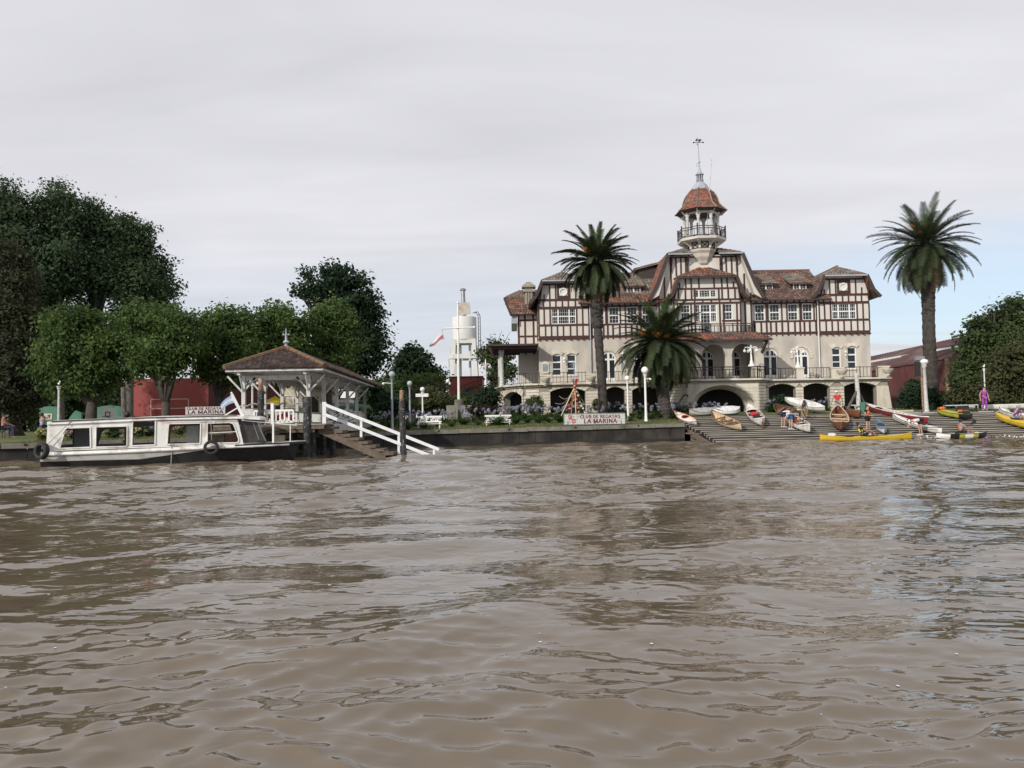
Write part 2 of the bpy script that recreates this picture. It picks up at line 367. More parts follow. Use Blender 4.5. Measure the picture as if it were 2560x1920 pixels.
def _quay():
    t = thing('quay_wall', 'long dark concrete quay wall with a pale coping along the river bank', 'quay wall', (0, 49, 0))
    rn = random.Random(5)
    for a, b in zip(QP[1:], QP[2:]):
        A = Vector((a[0], a[1], 0)); B = Vector((b[0], b[1], 0)); d = (B - A); Ls = d.length; d.normalize(); nrm = Vector((d.y, -d.x, 0))
        n = max(1, round(Ls / 2.1))
        for i in range(n):
            p = A + d * (Ls * i / n + .012); q = A + d * (Ls * (i + 1) / n - .012); zt = a[2] + (b[2] - a[2]) * (i + .5) / n + .03 + rn.uniform(-.008, .008)
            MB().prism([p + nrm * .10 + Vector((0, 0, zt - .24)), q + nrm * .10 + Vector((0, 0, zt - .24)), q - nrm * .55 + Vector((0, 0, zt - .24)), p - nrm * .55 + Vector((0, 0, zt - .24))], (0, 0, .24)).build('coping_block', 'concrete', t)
            if i % 2 == 0:
                c = p + nrm * .105 + d * .9; MB().bar(c + Vector((0, 0, zt - .07)), c + d * .10 + Vector((0, 0, zt - .07)), .06, .09).build('drain_hole', 'black', t)
        n = max(1, round(Ls / 1.05))
        for i in range(n):
            p = A + d * (Ls * i / n + .012); q = A + d * (Ls * (i + 1) / n - .012); zt = a[2] + (b[2] - a[2]) * (i + .5) / n - .2; o = rn.uniform(-.012, .012)
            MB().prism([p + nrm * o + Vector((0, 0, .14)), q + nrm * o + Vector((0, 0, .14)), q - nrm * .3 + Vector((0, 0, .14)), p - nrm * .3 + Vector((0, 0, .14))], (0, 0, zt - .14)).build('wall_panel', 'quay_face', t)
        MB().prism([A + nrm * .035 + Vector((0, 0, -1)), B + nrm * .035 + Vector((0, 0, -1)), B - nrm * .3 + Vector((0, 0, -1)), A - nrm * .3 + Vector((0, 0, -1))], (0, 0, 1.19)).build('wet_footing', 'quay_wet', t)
    MB().box(11.0, 11.3, 52.75, 57.2, -1, 1.15).build('return_wall', 'quay_face', t)
    MB().box(11.3, 60, 57.0, 57.3, -1, 1.60).build('ramp_head_wall', 'ramp_dark', t)
_quay()
RS = 0.205; RY0 = 49.0
def rz(y): return RS * (y - RY0) + .03
def RP(px, py, dz=0.0):
    """pixel -> point on the ramp surface (dz above it)"""
    d = ray(px, py); k = (RS * -RY0 + .03 + dz - H_CAM) / (d[2] - RS * d[1]); return Vector((d[0] * k, d[1] * k, H_CAM + d[2] * k))
def _ramp():
    t = thing('boat_ramp', 'wide sloping slipway of weathered timber planks running down into the river', 'boat ramp', (20, 53, .8))
    rn = random.Random(8); n = 14; pitch = 8.15 / n; yv = Vector((0, 1, RS)).normalized(); zv = Vector((0, -RS, 1)).normalized()
    for i in range(n):
        y0 = RY0 - .12 + i * pitch * .98; c0 = Vector((0, y0 + .1, rz(y0 + .1)))
        xl = 12.45 - (y0 - 49) * .14 + rn.uniform(-.1, .14); xr = 46; cuts = [xl] + [xl + (xr - xl) * (k + rn.uniform(-.12, .12)) / 4 for k in (1, 2, 3)] + [xr]
        w = pitch * rn.uniform(.49, .57)
        for a, b in zip(cuts, cuts[1:]):
            o = rn.uniform(-.02, .012); mb = MB(); s = []
            for x in (a + .01, b - .01):
                for dy, dz in ((0, -.17), (w, -.17), (w, 0), (0, 0)):
                    s.append(Vector((x, 0, 0)) + c0 + yv * dy + zv * (dz + o))
            mb.add(s, [(0, 1, 2, 3), (7, 6, 5, 4), (0, 4, 5, 1), (1, 5, 6, 2), (2, 6, 7, 3), (3, 7, 4, 0)])
            o2 = mb.build('plank', 'plank', t); o2.data.materials.append(MATS['ramp_dark']); o2.data.polygons[5].material_index = 1  # river-side plank faces coloured dark for the shade and wet between planks
    for x in [11.75, 14, 16.5, 19, 22, 25, 28, 31, 34, 38, 42]:
        mb = MB(); xo = .45 if x < 12 else 0
        mb.bar((x + xo, 48.9, rz(48.9) - .28), (x - .6 * (xo > 0) + .05, 57, rz(57) - .28), .22, .26)
        mb.build('beam', 'ramp_dark' if x > 12 else 'stair_wood', t)
    for y in (50.3, 52.6, 55):
        MB().bar((12.05 - (y - 50) * .1, y, -1), (12.05 - (y - 50) * .1, y, rz(y) - .4), .24).build('post', 'stair_wood', t)
    MB().bar((10.9, 54, .55), (12.0, 51.5, .5), .09).build('brace', 'stair_wood', t)
    # sloping dark bed of silt under the planks
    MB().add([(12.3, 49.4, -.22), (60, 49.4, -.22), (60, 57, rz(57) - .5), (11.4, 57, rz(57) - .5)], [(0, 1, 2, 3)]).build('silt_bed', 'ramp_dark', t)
_ramp()
def _water():
    m = bpy.data.materials.new('river_water'); m.use_nodes = True; nt = m.node_tree; N = nt.nodes; L = nt.links; b = N['Principled BSDF']
    b.inputs['Roughness'].default_value = .035; b.inputs['IOR'].default_value = 1.6; b.inputs['Specular IOR Level'].default_value = .5
    geo = N.new('ShaderNodeNewGeometry'); mp = N.new('ShaderNodeMapping'); mp.inputs['Scale'].default_value = (.22, .5, 1); L.new(geo.outputs['Position'], mp.inputs[0])
    n = N.new('ShaderNodeTexNoise'); n.inputs['Scale'].default_value = 1.0; n.inputs['Detail'].default_value = 4; L.new(mp.outputs[0], n.inputs[0])
    mx = N.new('ShaderNodeMix'); mx.data_type = 'RGBA'; L.new(n.outputs[0], mx.inputs[0]); mx.inputs[6].default_value = (.116, .090, .061, 1); mx.inputs[7].default_value = (.156, .121, .085, 1)
    L.new(mx.outputs[2], b.inputs['Base Color'])
    mp2 = N.new('ShaderNodeMapping'); mp2.inputs['Scale'].default_value = (1.0, 1.6, 1); mp2.inputs['Rotation'].default_value = (0, 0, .3); L.new(geo.outputs['Position'], mp2.inputs[0])
    n2 = N.new('ShaderNodeTexNoise'); n2.inputs['Scale'].default_value = 2.5; n2.inputs['Detail'].default_value = 2.5; n2.inputs['Roughness'].default_value = .45; n2.inputs['Distortion'].default_value = .6; L.new(mp2.outputs[0], n2.inputs[0])
    bp = N.new('ShaderNodeBump'); bp.inputs['Strength'].default_value = .32; bp.inputs['Distance'].default_value = .06; L.new(n2.outputs[0], bp.inputs['Height']); L.new(bp.outputs[0], b.inputs['Normal'])
    MATS['river_water'] = m
    R = np.random.RandomState(12)
    ny, nx = 800, 680
    ys = 1.2 * (66 / 1.2) ** np.linspace(0, 1, ny); u = np.linspace(-1, 1, nx)
    Y = np.repeat(ys[:, None], nx, 1); X = u[None, :] * (5 + Y * .86); dxy = (5 + Y * .86) * 2 / nx; dyy = Y * math.log(66 / 1.2) / ny
    far = 1 + 1.1 * np.clip((Y - 8) / 25, 0, 1); Z = np.zeros_like(X); DX = np.zeros_like(X); DY = np.zeros_like(X)
    pat = np.zeros_like(X)
    for i in range(14):
        kk = 2 * math.pi / R.uniform(4, 15); tt = math.radians(104 + R.normal() * 40); pat += np.cos(kk * (.55 * X * math.cos(tt) + Y * math.sin(tt)) + R.rand() * 6.28)
    pat = np.clip(.85 + .30 * pat, .22, 1.75)
    for i in range(110):
        lam = .14 * (5.5 / .14) ** R.rand(); k = 2 * math.pi / lam
        th = math.radians(104 + R.normal() * (22 if lam > .5 else 30)); kx, ky = k * math.cos(th), k * math.sin(th)
        amp = .0030 * lam ** 1.02 * R.uniform(.4, 1.5) * (1.35 if lam < .3 else (.85 if lam < .9 else (1.3 if lam < 2.2 else .9)))
        fade = np.clip((lam / np.maximum(dyy * abs(math.sin(th)), dxy * abs(math.cos(th))) - 2.4) / 2.5, 0, 1) * far
        fade = fade * (pat ** 1.5 if lam < .5 else (pat if lam < 1.0 else 1))
        ph = kx * X + ky * Y + R.rand() * 6.28; env = .65 + .5 * np.sin(X * kx * .09 + Y * .31 / lam ** .5 + R.rand() * 6) * np.sin(Y * ky * .07 + R.rand() * 6)
        c, s = np.cos(ph), np.sin(ph); Z += amp * fade * env * c; DX -= .75 * amp * fade * env * s * math.cos(th); DY -= .75 * amp * fade * env * s * math.sin(th)
    calm = np.clip((58 - Y) / 8, .9, 1); Z *= calm
    v = np.stack([X + DX * calm, Y + DY * calm, Z], -1).reshape(-1, 3)
    a = (np.arange(ny - 1)[:, None] * nx + np.arange(nx - 1)[None, :]).ravel(); q = np.stack([a, a + 1, a + nx + 1, a + nx], 1)
    struct(link('river_water', npmesh('river_water', v, q, True), 'river_water'))
    sel = R.randint(0, len(v), 900); sel = sel[(v[sel, 1] > 4) & (v[sel, 1] < 40)][:170]; c = v[sel] + np.array([0, 0, .004]); r = R.uniform(.006, .02, (len(c), 1)) * (.5 + c[:, 1:2] / 25); ex = np.array([[1, 0, 0]]) * r; ey = np.array([[0, 1.3, .02]]) * r
    vv = np.stack([c - ex, c - ey, c + ex, c + ey], 1).reshape(-1, 3); o = link('floating_specks', npmesh('specks', vv, np.arange(len(vv)).reshape(-1, 4)), 'cloth_white'); o['kind'] = 'stuff'; tag(o, 'tiny pale specks of foam and seed floating on the river', 'specks')
_water()
# ------------------------------------------------------------------ the clubhouse
CX = 16.05; YF = 66.0; ZT = 4.45
def z1(x, y): return 1240 + x / 3.6865, 620 + y / 3.6865
def z2(x, y): return 1640 + x / 3.6867, 620 + y / 3.6867
def tiles(poly, name_mat, par, w=.25, h=.30, th=.10, seed=0, base=None, lift=.0):
    """sloping roof face: a slab plus one joined mesh of single lapped tiles"""
    rn = random.Random(seed + int(abs(poly[0][0]) * 77)); p = [Vector(q) for q in poly]
    n = Vector((0, 0, 0))
    for i in range(len(p)): n += p[i].cross(p[(i + 1) % len(p)])
    n.normalize(); n = n if n.z > 0 else -n
    g = Vector((0, 0, 1)); up = (g - n * n.dot(g)).normalized(); sd = up.cross(n).normalized(); o = p[0]
    uv = [((q - o).dot(sd), (q - o).dot(up)) for q in p]
    v0 = min(c[1] for c in uv); v1 = max(c[1] for c in uv); mb = MB(); rows = max(1, round((v1 - v0) / h)); hh = (v1 - v0) / rows
    for r in range(rows):
        vm = v0 + (r + .5) * hh; xs = []
        for i in range(len(uv)):
            (a, b), (c, d) = uv[i], uv[(i + 1) % len(uv)]
            if (b - vm) * (d - vm) < 0: xs.append(a + (c - a) * (vm - b) / (d - b))
        if len(xs) < 2: continue
        ua, ub = min(xs), max(xs); k = max(1, round((ub - ua) / w)); ww = (ub - ua) / k; jr = rn.uniform(-.5, .5) * .3 * ww
        for c in range(k):
            a = ua + c * ww; b = a + ww; va = v0 + r * hh - .045 + rn.uniform(-.02, .02); vb = v0 + (r + 1) * hh + .03; t = .055 + rn.uniform(-.012, .02) + lift; ra = .05
            def q(u, v, e): return o + sd * u + up * v + n * (e + lift)
            vs = [q(a, va, t), q((a + b) / 2, va, t + ra), q(b, va, t), q(a, vb, .012), q((a + b) / 2, vb, .012 + ra), q(b, vb, .012), q(a, va, 0), q(b, va, 0)]
            mb.add(vs, [(0, 1, 4, 3), (1, 2, 5, 4), (6, 7, 2, 1, 0)])
    if base is None: base = MB().prism([q - n * th for q in p], n * th).build('roof', name_mat if name_mat != 'tile_moss' else 'tile', par)
    mb.build('roof_tiles', name_mat, base, stuff=True); return base
UNIT = {}
def unitbox(m):
    if m not in UNIT:
        me = MB().box(-.5, .5, -.5, .5, -.5, .5).mesh('timber_' + m); me.materials.append(MATS[m]); UNIT[m] = me
    return UNIT[m]
def timber(par, x0, x1, z0, z1, y, d=.09, m='timber', name='timber'):
    o = bpy.data.objects.new(name, unitbox(m)); C.objects.link(o); w = WL[par.name]
    o.location = ((x0 + x1) / 2 - w[0], y - w[1] + d / 2 - .05, (z0 + z1) / 2 - w[2]); o.scale = (abs(x1 - x0), d, abs(z1 - z0)); o.parent = par; return o
def vert(par, x, z0, z1, y, w=.105): timber(par, x - w / 2, x + w / 2, z0, z1, y)
def horiz(par, x0, x1, z, y, h=.145): timber(par, x0, x1, z - h / 2, z + h / 2, y, .11)
def window(par, x0, x1, z0, z1, y, cols, rows, lights=1, name='window', mid=True, fw=.062, door=0):
    """white sash window: frame > pane, glazing_bars"""
    f = MB(); yb, yf = y + .16, y + .04
    for a, b, c, d in ((x0, x1, z0, z0 + fw), (x0, x1, z1 - fw, z1), (x0, x0 + fw, z0 + fw, z1 - fw), (x1 - fw, x1, z0 + fw, z1 - fw)): f.box(a, b, yf, yb, c, d)
    edges = [x0]; ws = lights if isinstance(lights, (list, tuple)) else [1] * lights; tot = sum(ws); acc = 0
    for w in ws[:-1]:
        acc += w; x = x0 + (x1 - x0) * acc / tot; f.box(x - .055, x + .055, yf + .003, yb, z0 + fw, z1 - fw); edges.append(x)
    edges.append(x1)
    if mid: zm = z0 + (z1 - z0) * (mid if mid is not True else .52); f.box(x0 + fw, x1 - fw, yf + .006, yb, zm - .045, zm + .045)
    if door: f.box(x0 + fw, x1 - fw, yf + .006, yb, z0 + fw, z0 + fw + door)
    o = f.build(name, 'white', par)
    MB().add([(x0 + .02, y + .11, z0 + .02), (x1 - .02, y + .11, z0 + .02), (x1 - .02, y + .11, z1 - .02), (x0 + .02, y + .11, z1 - .02)], [(0, 1, 2, 3)]).build('pane', 'glass', o)
    g = MB()
    for (a, b), w in zip(zip(edges, edges[1:]), ws):
        k = cols if not isinstance(cols, (list, tuple)) else cols[ws.index(w)]
        for i in range(1, k): x = a + (b - a) * i / k; g.box(x - .009, x + .009, y + .085, y + .108, z0 + .05, z1 - .05)
    for i in range(1, rows): z = z0 + (z1 - z0) * i / rows; g.box(x0 + .05, x1 - .05, y + .087, y + .106, z - .008, z + .008)
    if g.v: g.build('glazing_bars', 'white', o)
    return o
B = thing('clubhouse', 'grand half-timbered rowing clubhouse with tiled gables and a domed lookout turret', 'clubhouse', (CX, 66, 2.0))
def _body():
    fr = lambda y: (lambda s, z, d: (s, y + d, z))
    # masses behind the skins
    mb = MB(); mb.box(2.27, 29.69, 66.25, 78, 1.2, 11.2); mb.box(12.2, 19.9, 65.96, 78, 8.3, 11.2)
    for cx in (4.38, 27.6): mb.prism([(cx - 2.05, 66.22, 11.2), (cx + 2.05, 66.22, 11.2), (cx + 1.55, 66.22, 13.0), (cx - 1.55, 66.22, 13.0)], (0, 6, 0))
    mb.prism([(CX - 3.85, 65.95, 11.2), (CX + 3.85, 65.95, 11.2), (CX + 2.9, 65.95, 14.95), (CX - 2.9, 65.95, 14.95)], (0, 9, 0))
    mb.build('inner_wall', 'stucco', B)
    # piano nobile front with its openings
    holes = []; win = []
    for a, b, t, bt, zf in ((515, 603, 985, 1178, z1), (650, 738, 980, 1175, z1), (1620, 1705, 922, 1110, z2), (1762, 1848, 912, 1115, z2)):
        p, q = zf(a, t), zf(b, bt); x0, x1, za, zb = RC(p[0], p[1], q[0], q[1], 66); win.append((x0, x1, za, zb, 's')); holes.append(arch(x0, x1, za, zb - .10, zb + .06, 8))
    for c, zf in ((1038, z1), (1055, z2), (1342, z2)):
        p = zf(c - 66, 970 if zf is z1 else 922); q = zf(c + 66, 1222 if zf is z1 else 1192); x0, x1, za, zb = RC(p[0], p[1], q[0], q[1], 66); zb = 7.12; x0, x1 = (x0 + x1) / 2 - .6, (x0 + x1) / 2 + .6
        win.append((x0, x1, ZT + .02, zb, 'd')); holes.append(arch(x0, x1, ZT + .02, zb - .6, zb, 12))
    xm = 2 * CX - win[-2][0]; win.append((xm - 1.2, xm, ZT + .02, 7.12, 'd')); holes.append(arch(xm - 1.2, xm, ZT + .02, 6.52, 7.12, 12))
    for c in (CX - 2.3, CX + .1, CX + 2.3): win.append((c - .62, c + .62, ZT + .02, 7.05, 'p')); holes.append(arch(c - .62, c + .62, ZT + .02, 6.43, 7.05, 12))
    holes = [h for i, h in enumerate(holes)]
    panel([(2.26, 1.2), (29.7, 1.2), (29.7, 8.32), (2.26, 8.32)], holes, fr(66.0), .25).build('wall', 'stucco', B)
    MB().box(2.4, 29.5, 65.7, 65.98, 1.2, 4.18).build('gallery_back_wall', 'gallery_shade', B)  # panel added over the wall; its dark colour carries the gallery's shade
    for x0, x1, za, zb, k in win:
        cx = (x0 + x1) / 2
        if k == 's':
            f = MB(); f.box(x0, x1, 66.06, 66.18, za, za + .09)
            for xx in (x0, x1 - .08): f.box(xx, xx + .08, 66.06, 66.18, za + .09, zb)
            f.box(x0 + .08, x1 - .08, 66.065, 66.18, za + (zb - za) * .62, za + (zb - za) * .62 + .12); f.box(x0 + .08, x1 - .08, 66.07, 66.18, za + (zb - za) * .30, za + (zb - za) * .30 + .07); f.box(x0 + .08, x1 - .08, 66.07, 66.18, zb - .09, zb + .05)
            o = f.build('arched_window', 'white', B)
            MB().add([(x0, 66.14, za), (x1, 66.14, za), (x1, 66.14, zb + .05), (x0, 66.14, zb + .05)], [(0, 1, 2, 3)]).build('pane', 'glass', o)
            MB().box(x0 - .1, x1 + .1, 65.93, 66.05, za - .09, za).build('sill', 'stucco', B)
            ho = [(cx + (x1 - x0 + .42) / 2 * s, z) for s, z in ((-1, zb - .12), (1, zb - .12))]
            n = 10; hw = (x1 - x0) / 2; mb = MB(); ring = []
            for i in range(n + 1):
                t = -1 + 2 * i / n; ring.append((cx + t * (hw + .02), zb - .08 + .16 * (1 - t * t), cx + t * (hw + .2), zb + .14 + .20 * (1 - t * t)))
            for a, b in zip(ring, ring[1:]): mb.prism([(a[0], 65.9, a[1]), (b[0], 65.9, b[1]), (b[2], 65.9, b[3]), (a[2], 65.9, a[3])], (0, .11, 0))
            mb.build('hood_mould', 'stone', B)
        else:
            f = MB(); fw = .10
            for xx in (x0, x1 - fw): f.box(xx, xx + fw, 66.05, 66.18, za, zb - .6)
            f.box(cx - .09, cx + .09, 66.055, 66.18, za, zb - .02); f.box(x0 + fw, x1 - fw, 66.052, 66.18, zb - .68, zb - .54); f.box(x0 + fw, x1 - fw, 66.06, 66.17, za, za + .5)
            for s in (-1, 1): f.bar((cx + s * .32, 66.12, zb - .54), (cx + s * .38, 66.12, zb - .14), .05)
            n = 12; r0, r1 = .5, .6; ra = [(cx + math.cos(math.pi * i / n), math.sin(math.pi * i / n)) for i in range(n + 1)]
            for i in range(n):
                a, b = math.pi * i / n, math.pi * (i + 1) / n
                f.prism([(cx + r0 * math.cos(a), 66.05, zb - .6 + r0 * math.sin(a)), (cx + r1 * math.cos(a), 66.05, zb - .6 + r1 * math.sin(a)), (cx + r1 * math.cos(b), 66.05, zb - .6 + r1 * math.sin(b)), (cx + r0 * math.cos(b), 66.05, zb - .6 + r0 * math.sin(b))], (0, .13, 0))
            o = f.build('french_door', 'white', B)
            MB().add([(x0, 66.14, za), (x1, 66.14, za), (x1, 66.14, zb), (x0, 66.14, zb)], [(0, 1, 2, 3)]).build('pane', 'glass', o)
            if k == 'd':
                for j in range(13):
                    a, b = -.25 + (math.pi + .5) * j / 13 + .012, -.25 + (math.pi + .5) * (j + 1) / 13 - .012; r0, r1 = .70, .93
                    MB().prism([(cx + r0 * math.cos(a), 65.93, zb - .6 + r0 * math.sin(a)), (cx + r1 * math.cos(a), 65.93, zb - .6 + r1 * math.sin(a)), (cx + r1 * math.cos(b), 65.93, zb - .6 + r1 * math.sin(b)), (cx + r0 * math.cos(b), 65.93, zb - .6 + r0 * math.sin(b))], (0, .1, 0)).build('arch_stone', 'stone', B)
    # ---- wings
    for cx, side in ((4.38, -1), (27.6, 1)):
        x0, x1 = cx - 2.1, cx + 2.1; y = 65.9
        wx0, wx1 = cx - 1.0, cx + 1.0
        panel([(x0, 8.3), (x1, 8.3), (x1, 11.45), (cx + 1.62, 13.1), (cx - 1.62, 13.1), (x0, 11.45)],
              [[(wx0, 9.5), (wx1, 9.5), (wx1, 10.78), (wx0, 10.78)], [(cx + .30 * math.cos(a), 12.18 + .30 * math.sin(a)) for a in np.linspace(0, 2 * math.pi, 17)[:-1]]], fr(y), .3, 'all').build('gable_wall', 'infill', B)
        window(B, wx0, wx1, 9.5, 10.78, y, (3, 5), 4, [.27, .46, .27], 'sash_window', .5)
        rw = MB().lathe((0, 0, 0), [(.25, 0), (.34, 0), (.34, .08), (.25, .08), (.25, 0)], 20, cap=False); rw.v = [(cx + a, y - .02 + c - .04, 12.18 + b) for a, b, c in rw.v]; o = rw.build('round_window', 'white', B)
        MB().add([(cx + .27 * math.cos(a), y + .03, 12.18 + .27 * math.sin(a)) for a in np.linspace(0, 2 * math.pi, 17)[:-1]], [tuple(range(16))]).build('louvre', 'tank', o)
        t = lambda q: x0 + (q - 1497) / 468 * 4.2
        horiz(B, x0, x1, 8.40, y, .24); horiz(B, x0, x1, 9.42, y, .16); horiz(B, x0, x1, 10.86, y, .2); horiz(B, x0, x1, 11.52, y, .18); horiz(B, x0 + .3, x1 - .3, 12.82, y, .14)
        for q in (1500, 1560, 1615, 1670, 1725, 1790, 1850, 1905, 1962): vert(B, t(q), 8.52, 9.34, y); MB().box(t(q) - .07, t(q) + .07, y - .08, y + .05, 8.18, 8.28).build('corbel', 'timber', B)
        for q in (1500, 1550, 1605, 1850, 1905, 1962): vert(B, t(q), 9.5, 10.76, y)
        for q in (1500, 1545, 1605, 1660, 1720, 1775, 1840, 1895, 1962): vert(B, t(q), 10.96, 11.43, y)
        for q, zt in ((1555, 12.0), (1605, 12.75), (1660, 12.75), (1790, 12.75), (1845, 12.75), (1900, 12.1)): vert(B, t(q), 11.61, zt, y)
        # dark panel round the oculus
        for a, b, c, d in ((-.52, -.36, 11.62, 12.75), (.36, .52, 11.62, 12.75), (-.36, .36, 11.62, 11.86), (-.36, .36, 12.5, 12.75)): timber(B, cx + a, cx + b, c, d, y, .10)
        mb = MB().box(x0, x1, 66.2, 78, 8.3, 11.4); mb.build('side_wall', 'infill', B)
        for yy in (67, 68.2, 69.5): timber(B, (x0 if side < 0 else x1) - .06, (x0 if side < 0 else x1) + .06, 8.3, 11.3, yy, .16)
        # roof
        yo = 65.25; w1 = 1.72
        hp = tiles([(cx - w1, yo, 13.1), (cx + w1, yo, 13.1), (cx, 66.9, 14.02)], 'tile_grey', B, seed=1)
        for s in (-1, 1):
            tiles([(cx + s * w1, yo, 13.1), (cx, 66.9, 14.02), (cx, 73, 14.02), (cx + s * w1, 73, 13.1)], 'tile_grey', B, seed=2)
            tiles([(cx + s * w1, yo, 13.1), (cx + s * w1, 73, 13.1), (cx + s * 2.25, 73, 11.85), (cx + s * 2.25, yo, 11.85)], 'tile', B, seed=3)
            tiles([(cx + s * 2.25, yo, 11.85), (cx + s * 2.25, 73, 11.85), (cx + s * 2.78, 73, 11.25), (cx + s * 2.78, yo, 11.25)], 'tile', B, seed=4)
            bb = MB()
            for a, b in (((w1, 13.06), (2.25, 11.8)), ((2.25, 11.8), (2.80, 11.2))): bb.bar((cx + s * a[0], yo - .03, a[1]), (cx + s * b[0], yo - .03, b[1]), .06, .26)
            bb.build('bargeboard', 'dark_wood', B)
            br = MB(); br.bar((cx + s * 2.0, 65.8, 11.2), (cx + s * 1.8, 65.3, 12.55), .1); br.build('bracket', 'timber', B)
        MB().box(cx - w1 - .03, cx + w1 + .03, yo - .08, yo + .02, 12.96, 13.08).build('gutter', 'lead', B)
        MB().tube([(cx, 66.9, 14.1), (cx, 73, 14.1)], .09, 6).build('ridge_tiles', 'tile_moss', B)
    # ---- middle ranges
    for s in (-1, 1):
        xa, xb = (CX + 3.9, 25.5) if s > 0 else (6.48, CX - 3.9); y = 66.05
        ws = []
        for a, b in ((910, 1002), (1047, 1140), (1215, 1308), (1350, 1442)):
            p0, p1 = PX(*z2(a, 600), 66.05), PX(*z2(b, 600), 66.05)
            ws.append((p0, p1) if s > 0 else (2 * CX - p1 - .12, 2 * CX - p0 - .12))
        panel([(xa, 8.3), (xb, 8.3), (xb, 11.3), (xa, 11.3)], [[(a, 9.48), (b, 9.48), (b, 10.86), (a, 10.86)] for a, b in ws], fr(y), .25).build('upper_wall', 'infill', B)
        for a, b in ws: window(B, a, b, 9.48, 10.86, y, 3, 4, 1, 'sash_window', .5)
        horiz(B, xa, xb, 8.40, y, .24); horiz(B, xa, xb, 9.42, y, .14); horiz(B, xa, xb, 10.93, y, .14)
        m = lambda q: PX(*z2(q, 600), 66.05) if s > 0 else 2 * CX - .12 - PX(*z2(q, 600), 66.05)
        for q in (905, 965, 1015, 1053, 1103, 1158, 1213, 1275, 1323, 1362, 1412, 1470):
            if xa < m(q) < xb: vert(B, m(q), 8.52, 9.35, y, .13); MB().box(m(q) - .06, m(q) + .06, y - .08, y + .03, 8.18, 8.28).build('corbel', 'timber', B)
        for q in (1015, 1030, 1158, 1205, 1326, 1338, 1455, 1478):
            if xa < m(q) < xb: vert(B, m(q), 9.49, 10.86, y, .1)
        for q in (925, 985, 1053, 1103, 1158, 1213, 1275, 1323, 1390, 1470):
            if xa < m(q) < xb: vert(B, m(q), 11.0, 11.28, y, .12)
        ra, rb = min(xa, xb) - .5, max(xa, xb) + .4
        ra, rb = (CX + 2.6, 26.4) if s > 0 else (5.6, CX - 2.6)
        tiles([(ra, 65.35, 11.12), (rb, 65.35, 11.12), (rb, 66.7, 12.0), (ra, 66.7, 12.0)], 'tile', B, seed=5)
        tiles([(ra, 66.7, 12.0), (rb, 66.7, 12.0), (rb, 70, 14.32), (ra, 70, 14.32)], 'tile_grey' if s < 0 else 'tile', B, seed=6)
        MB().prism([(ra, 70, 14.3), (rb, 70, 14.3), (rb, 78, 11.1), (ra, 78, 11.1)], (0, 0, -.1)).build('rear_roof', 'tile', B)
        MB().tube([(ra, 70, 14.38), (rb, 70, 14.38)], .1, 6).build('ridge_tiles', 'tile', B)
        MB().box(xa, xb, 65.25, 65.34, 11.04, 11.14).build('gutter', 'dark_wood', B)
        for a, b in (((950, 1075), (1265, 1385)) if s > 0 else ((950, 1075), (1220, 1340))):
            x0, x1 = PX(*z2(a, 360), 66.9), PX(*z2(b, 360), 66.9)
            if s < 0: x0, x1 = 2 * CX - .2 - x1, 2 * CX - .2 - x0
            d = MB().box(x0 - .1, x1 + .1, 66.95, 69, 12.1, 12.72).build('dormer', 'dark_wood', B)
            window(d, x0, x1, 12.2, 12.68, 66.86, 2, 2, 2, 'dormer_window', False, .05)
            tiles([(x0 - .35, 66.6, 12.72), (x1 + .35, 66.6, 12.72), (x1 + .35, 69.2, 13.9), (x0 - .35, 69.2, 13.9)], 'tile_grey', B, seed=7)
    # ---- central gable
    y = 65.7
    panel([(CX - 3.9, 8.3), (CX + 3.9, 8.3), (CX + 3.9, 11.6), (CX + 2.95, 15.0), (CX - 2.95, 15.0), (CX - 3.9, 11.6)], [], fr(y), .25, 'all').build('gable_wall', 'infill', B)
    for q, a, b in ((-3.8, 8.4, 11.7), (-3.3, 8.4, 13.2), (-2.75, 11.4, 14.9), (-2.3, 13.3, 14.9), (-1.9, 13.3, 14.9), (-1.5, 13.3, 14.9), (3.8, 8.4, 11.8), (3.3, 8.4, 13.4), (2.75, 11.4, 14.9), (2.3, 13.3, 14.9), (1.85, 13.3, 14.9), (1.5, 13.3, 14.9)): vert(B, CX + q, a, b, y, .12)
    horiz(B, CX - 3.9, CX + 3.9, 8.42, y, .22); horiz(B, CX - 2.9, CX + 2.9, 14.85, y, .14)
    yo = 65.0; w1 = 3.02
    for s in (-1, 1):
        tiles([(CX + s * w1, yo, 15.07), (CX, 68.0, 16.35), (CX, 75, 16.35), (CX + s * w1, 75, 15.07)], 'tile_grey', B, seed=11)
        tiles([(CX + s * w1, yo, 15.07), (CX + s * w1, 75, 15.07), (CX + s * 4.05, 75, 12.4), (CX + s * 4.05, yo, 12.4)], 'tile_red', B, seed=12)
        tiles([(CX + s * 4.05, yo, 12.4), (CX + s * 4.05, 75, 12.4), (CX + s * 4.68, 75, 11.3), (CX + s * 4.68, yo, 11.3)], 'tile_red', B, seed=13)
        tiles([(CX + s * w1, yo, 15.07), (CX + s * 1.15, yo, 15.07), (CX + s * 1.15, 66.8, 15.86), (CX, 68.0, 16.35)], 'tile_grey', B, seed=14)
        bb = MB()
        for a, b in (((w1, 15.0), (4.05, 12.35)), ((4.05, 12.35), (4.70, 11.22))): bb.bar((CX + s * a[0], yo - .03, a[1]), (CX + s * b[0], yo - .03, b[1]), .06, .3)
        bb.build('bargeboard', 'dark_wood', B)
        MB().prism([(CX + s * w1, yo + .04, 14.9), (CX + s * 4.05, yo + .04, 12.25), (CX + s * 4.6, yo + .04, 11.2), (CX + s * 3.9, yo + .04, 11.6), (CX + s * 2.93, yo + .04, 14.9)], (0, .62, 0)).build('soffit', 'infill', B)
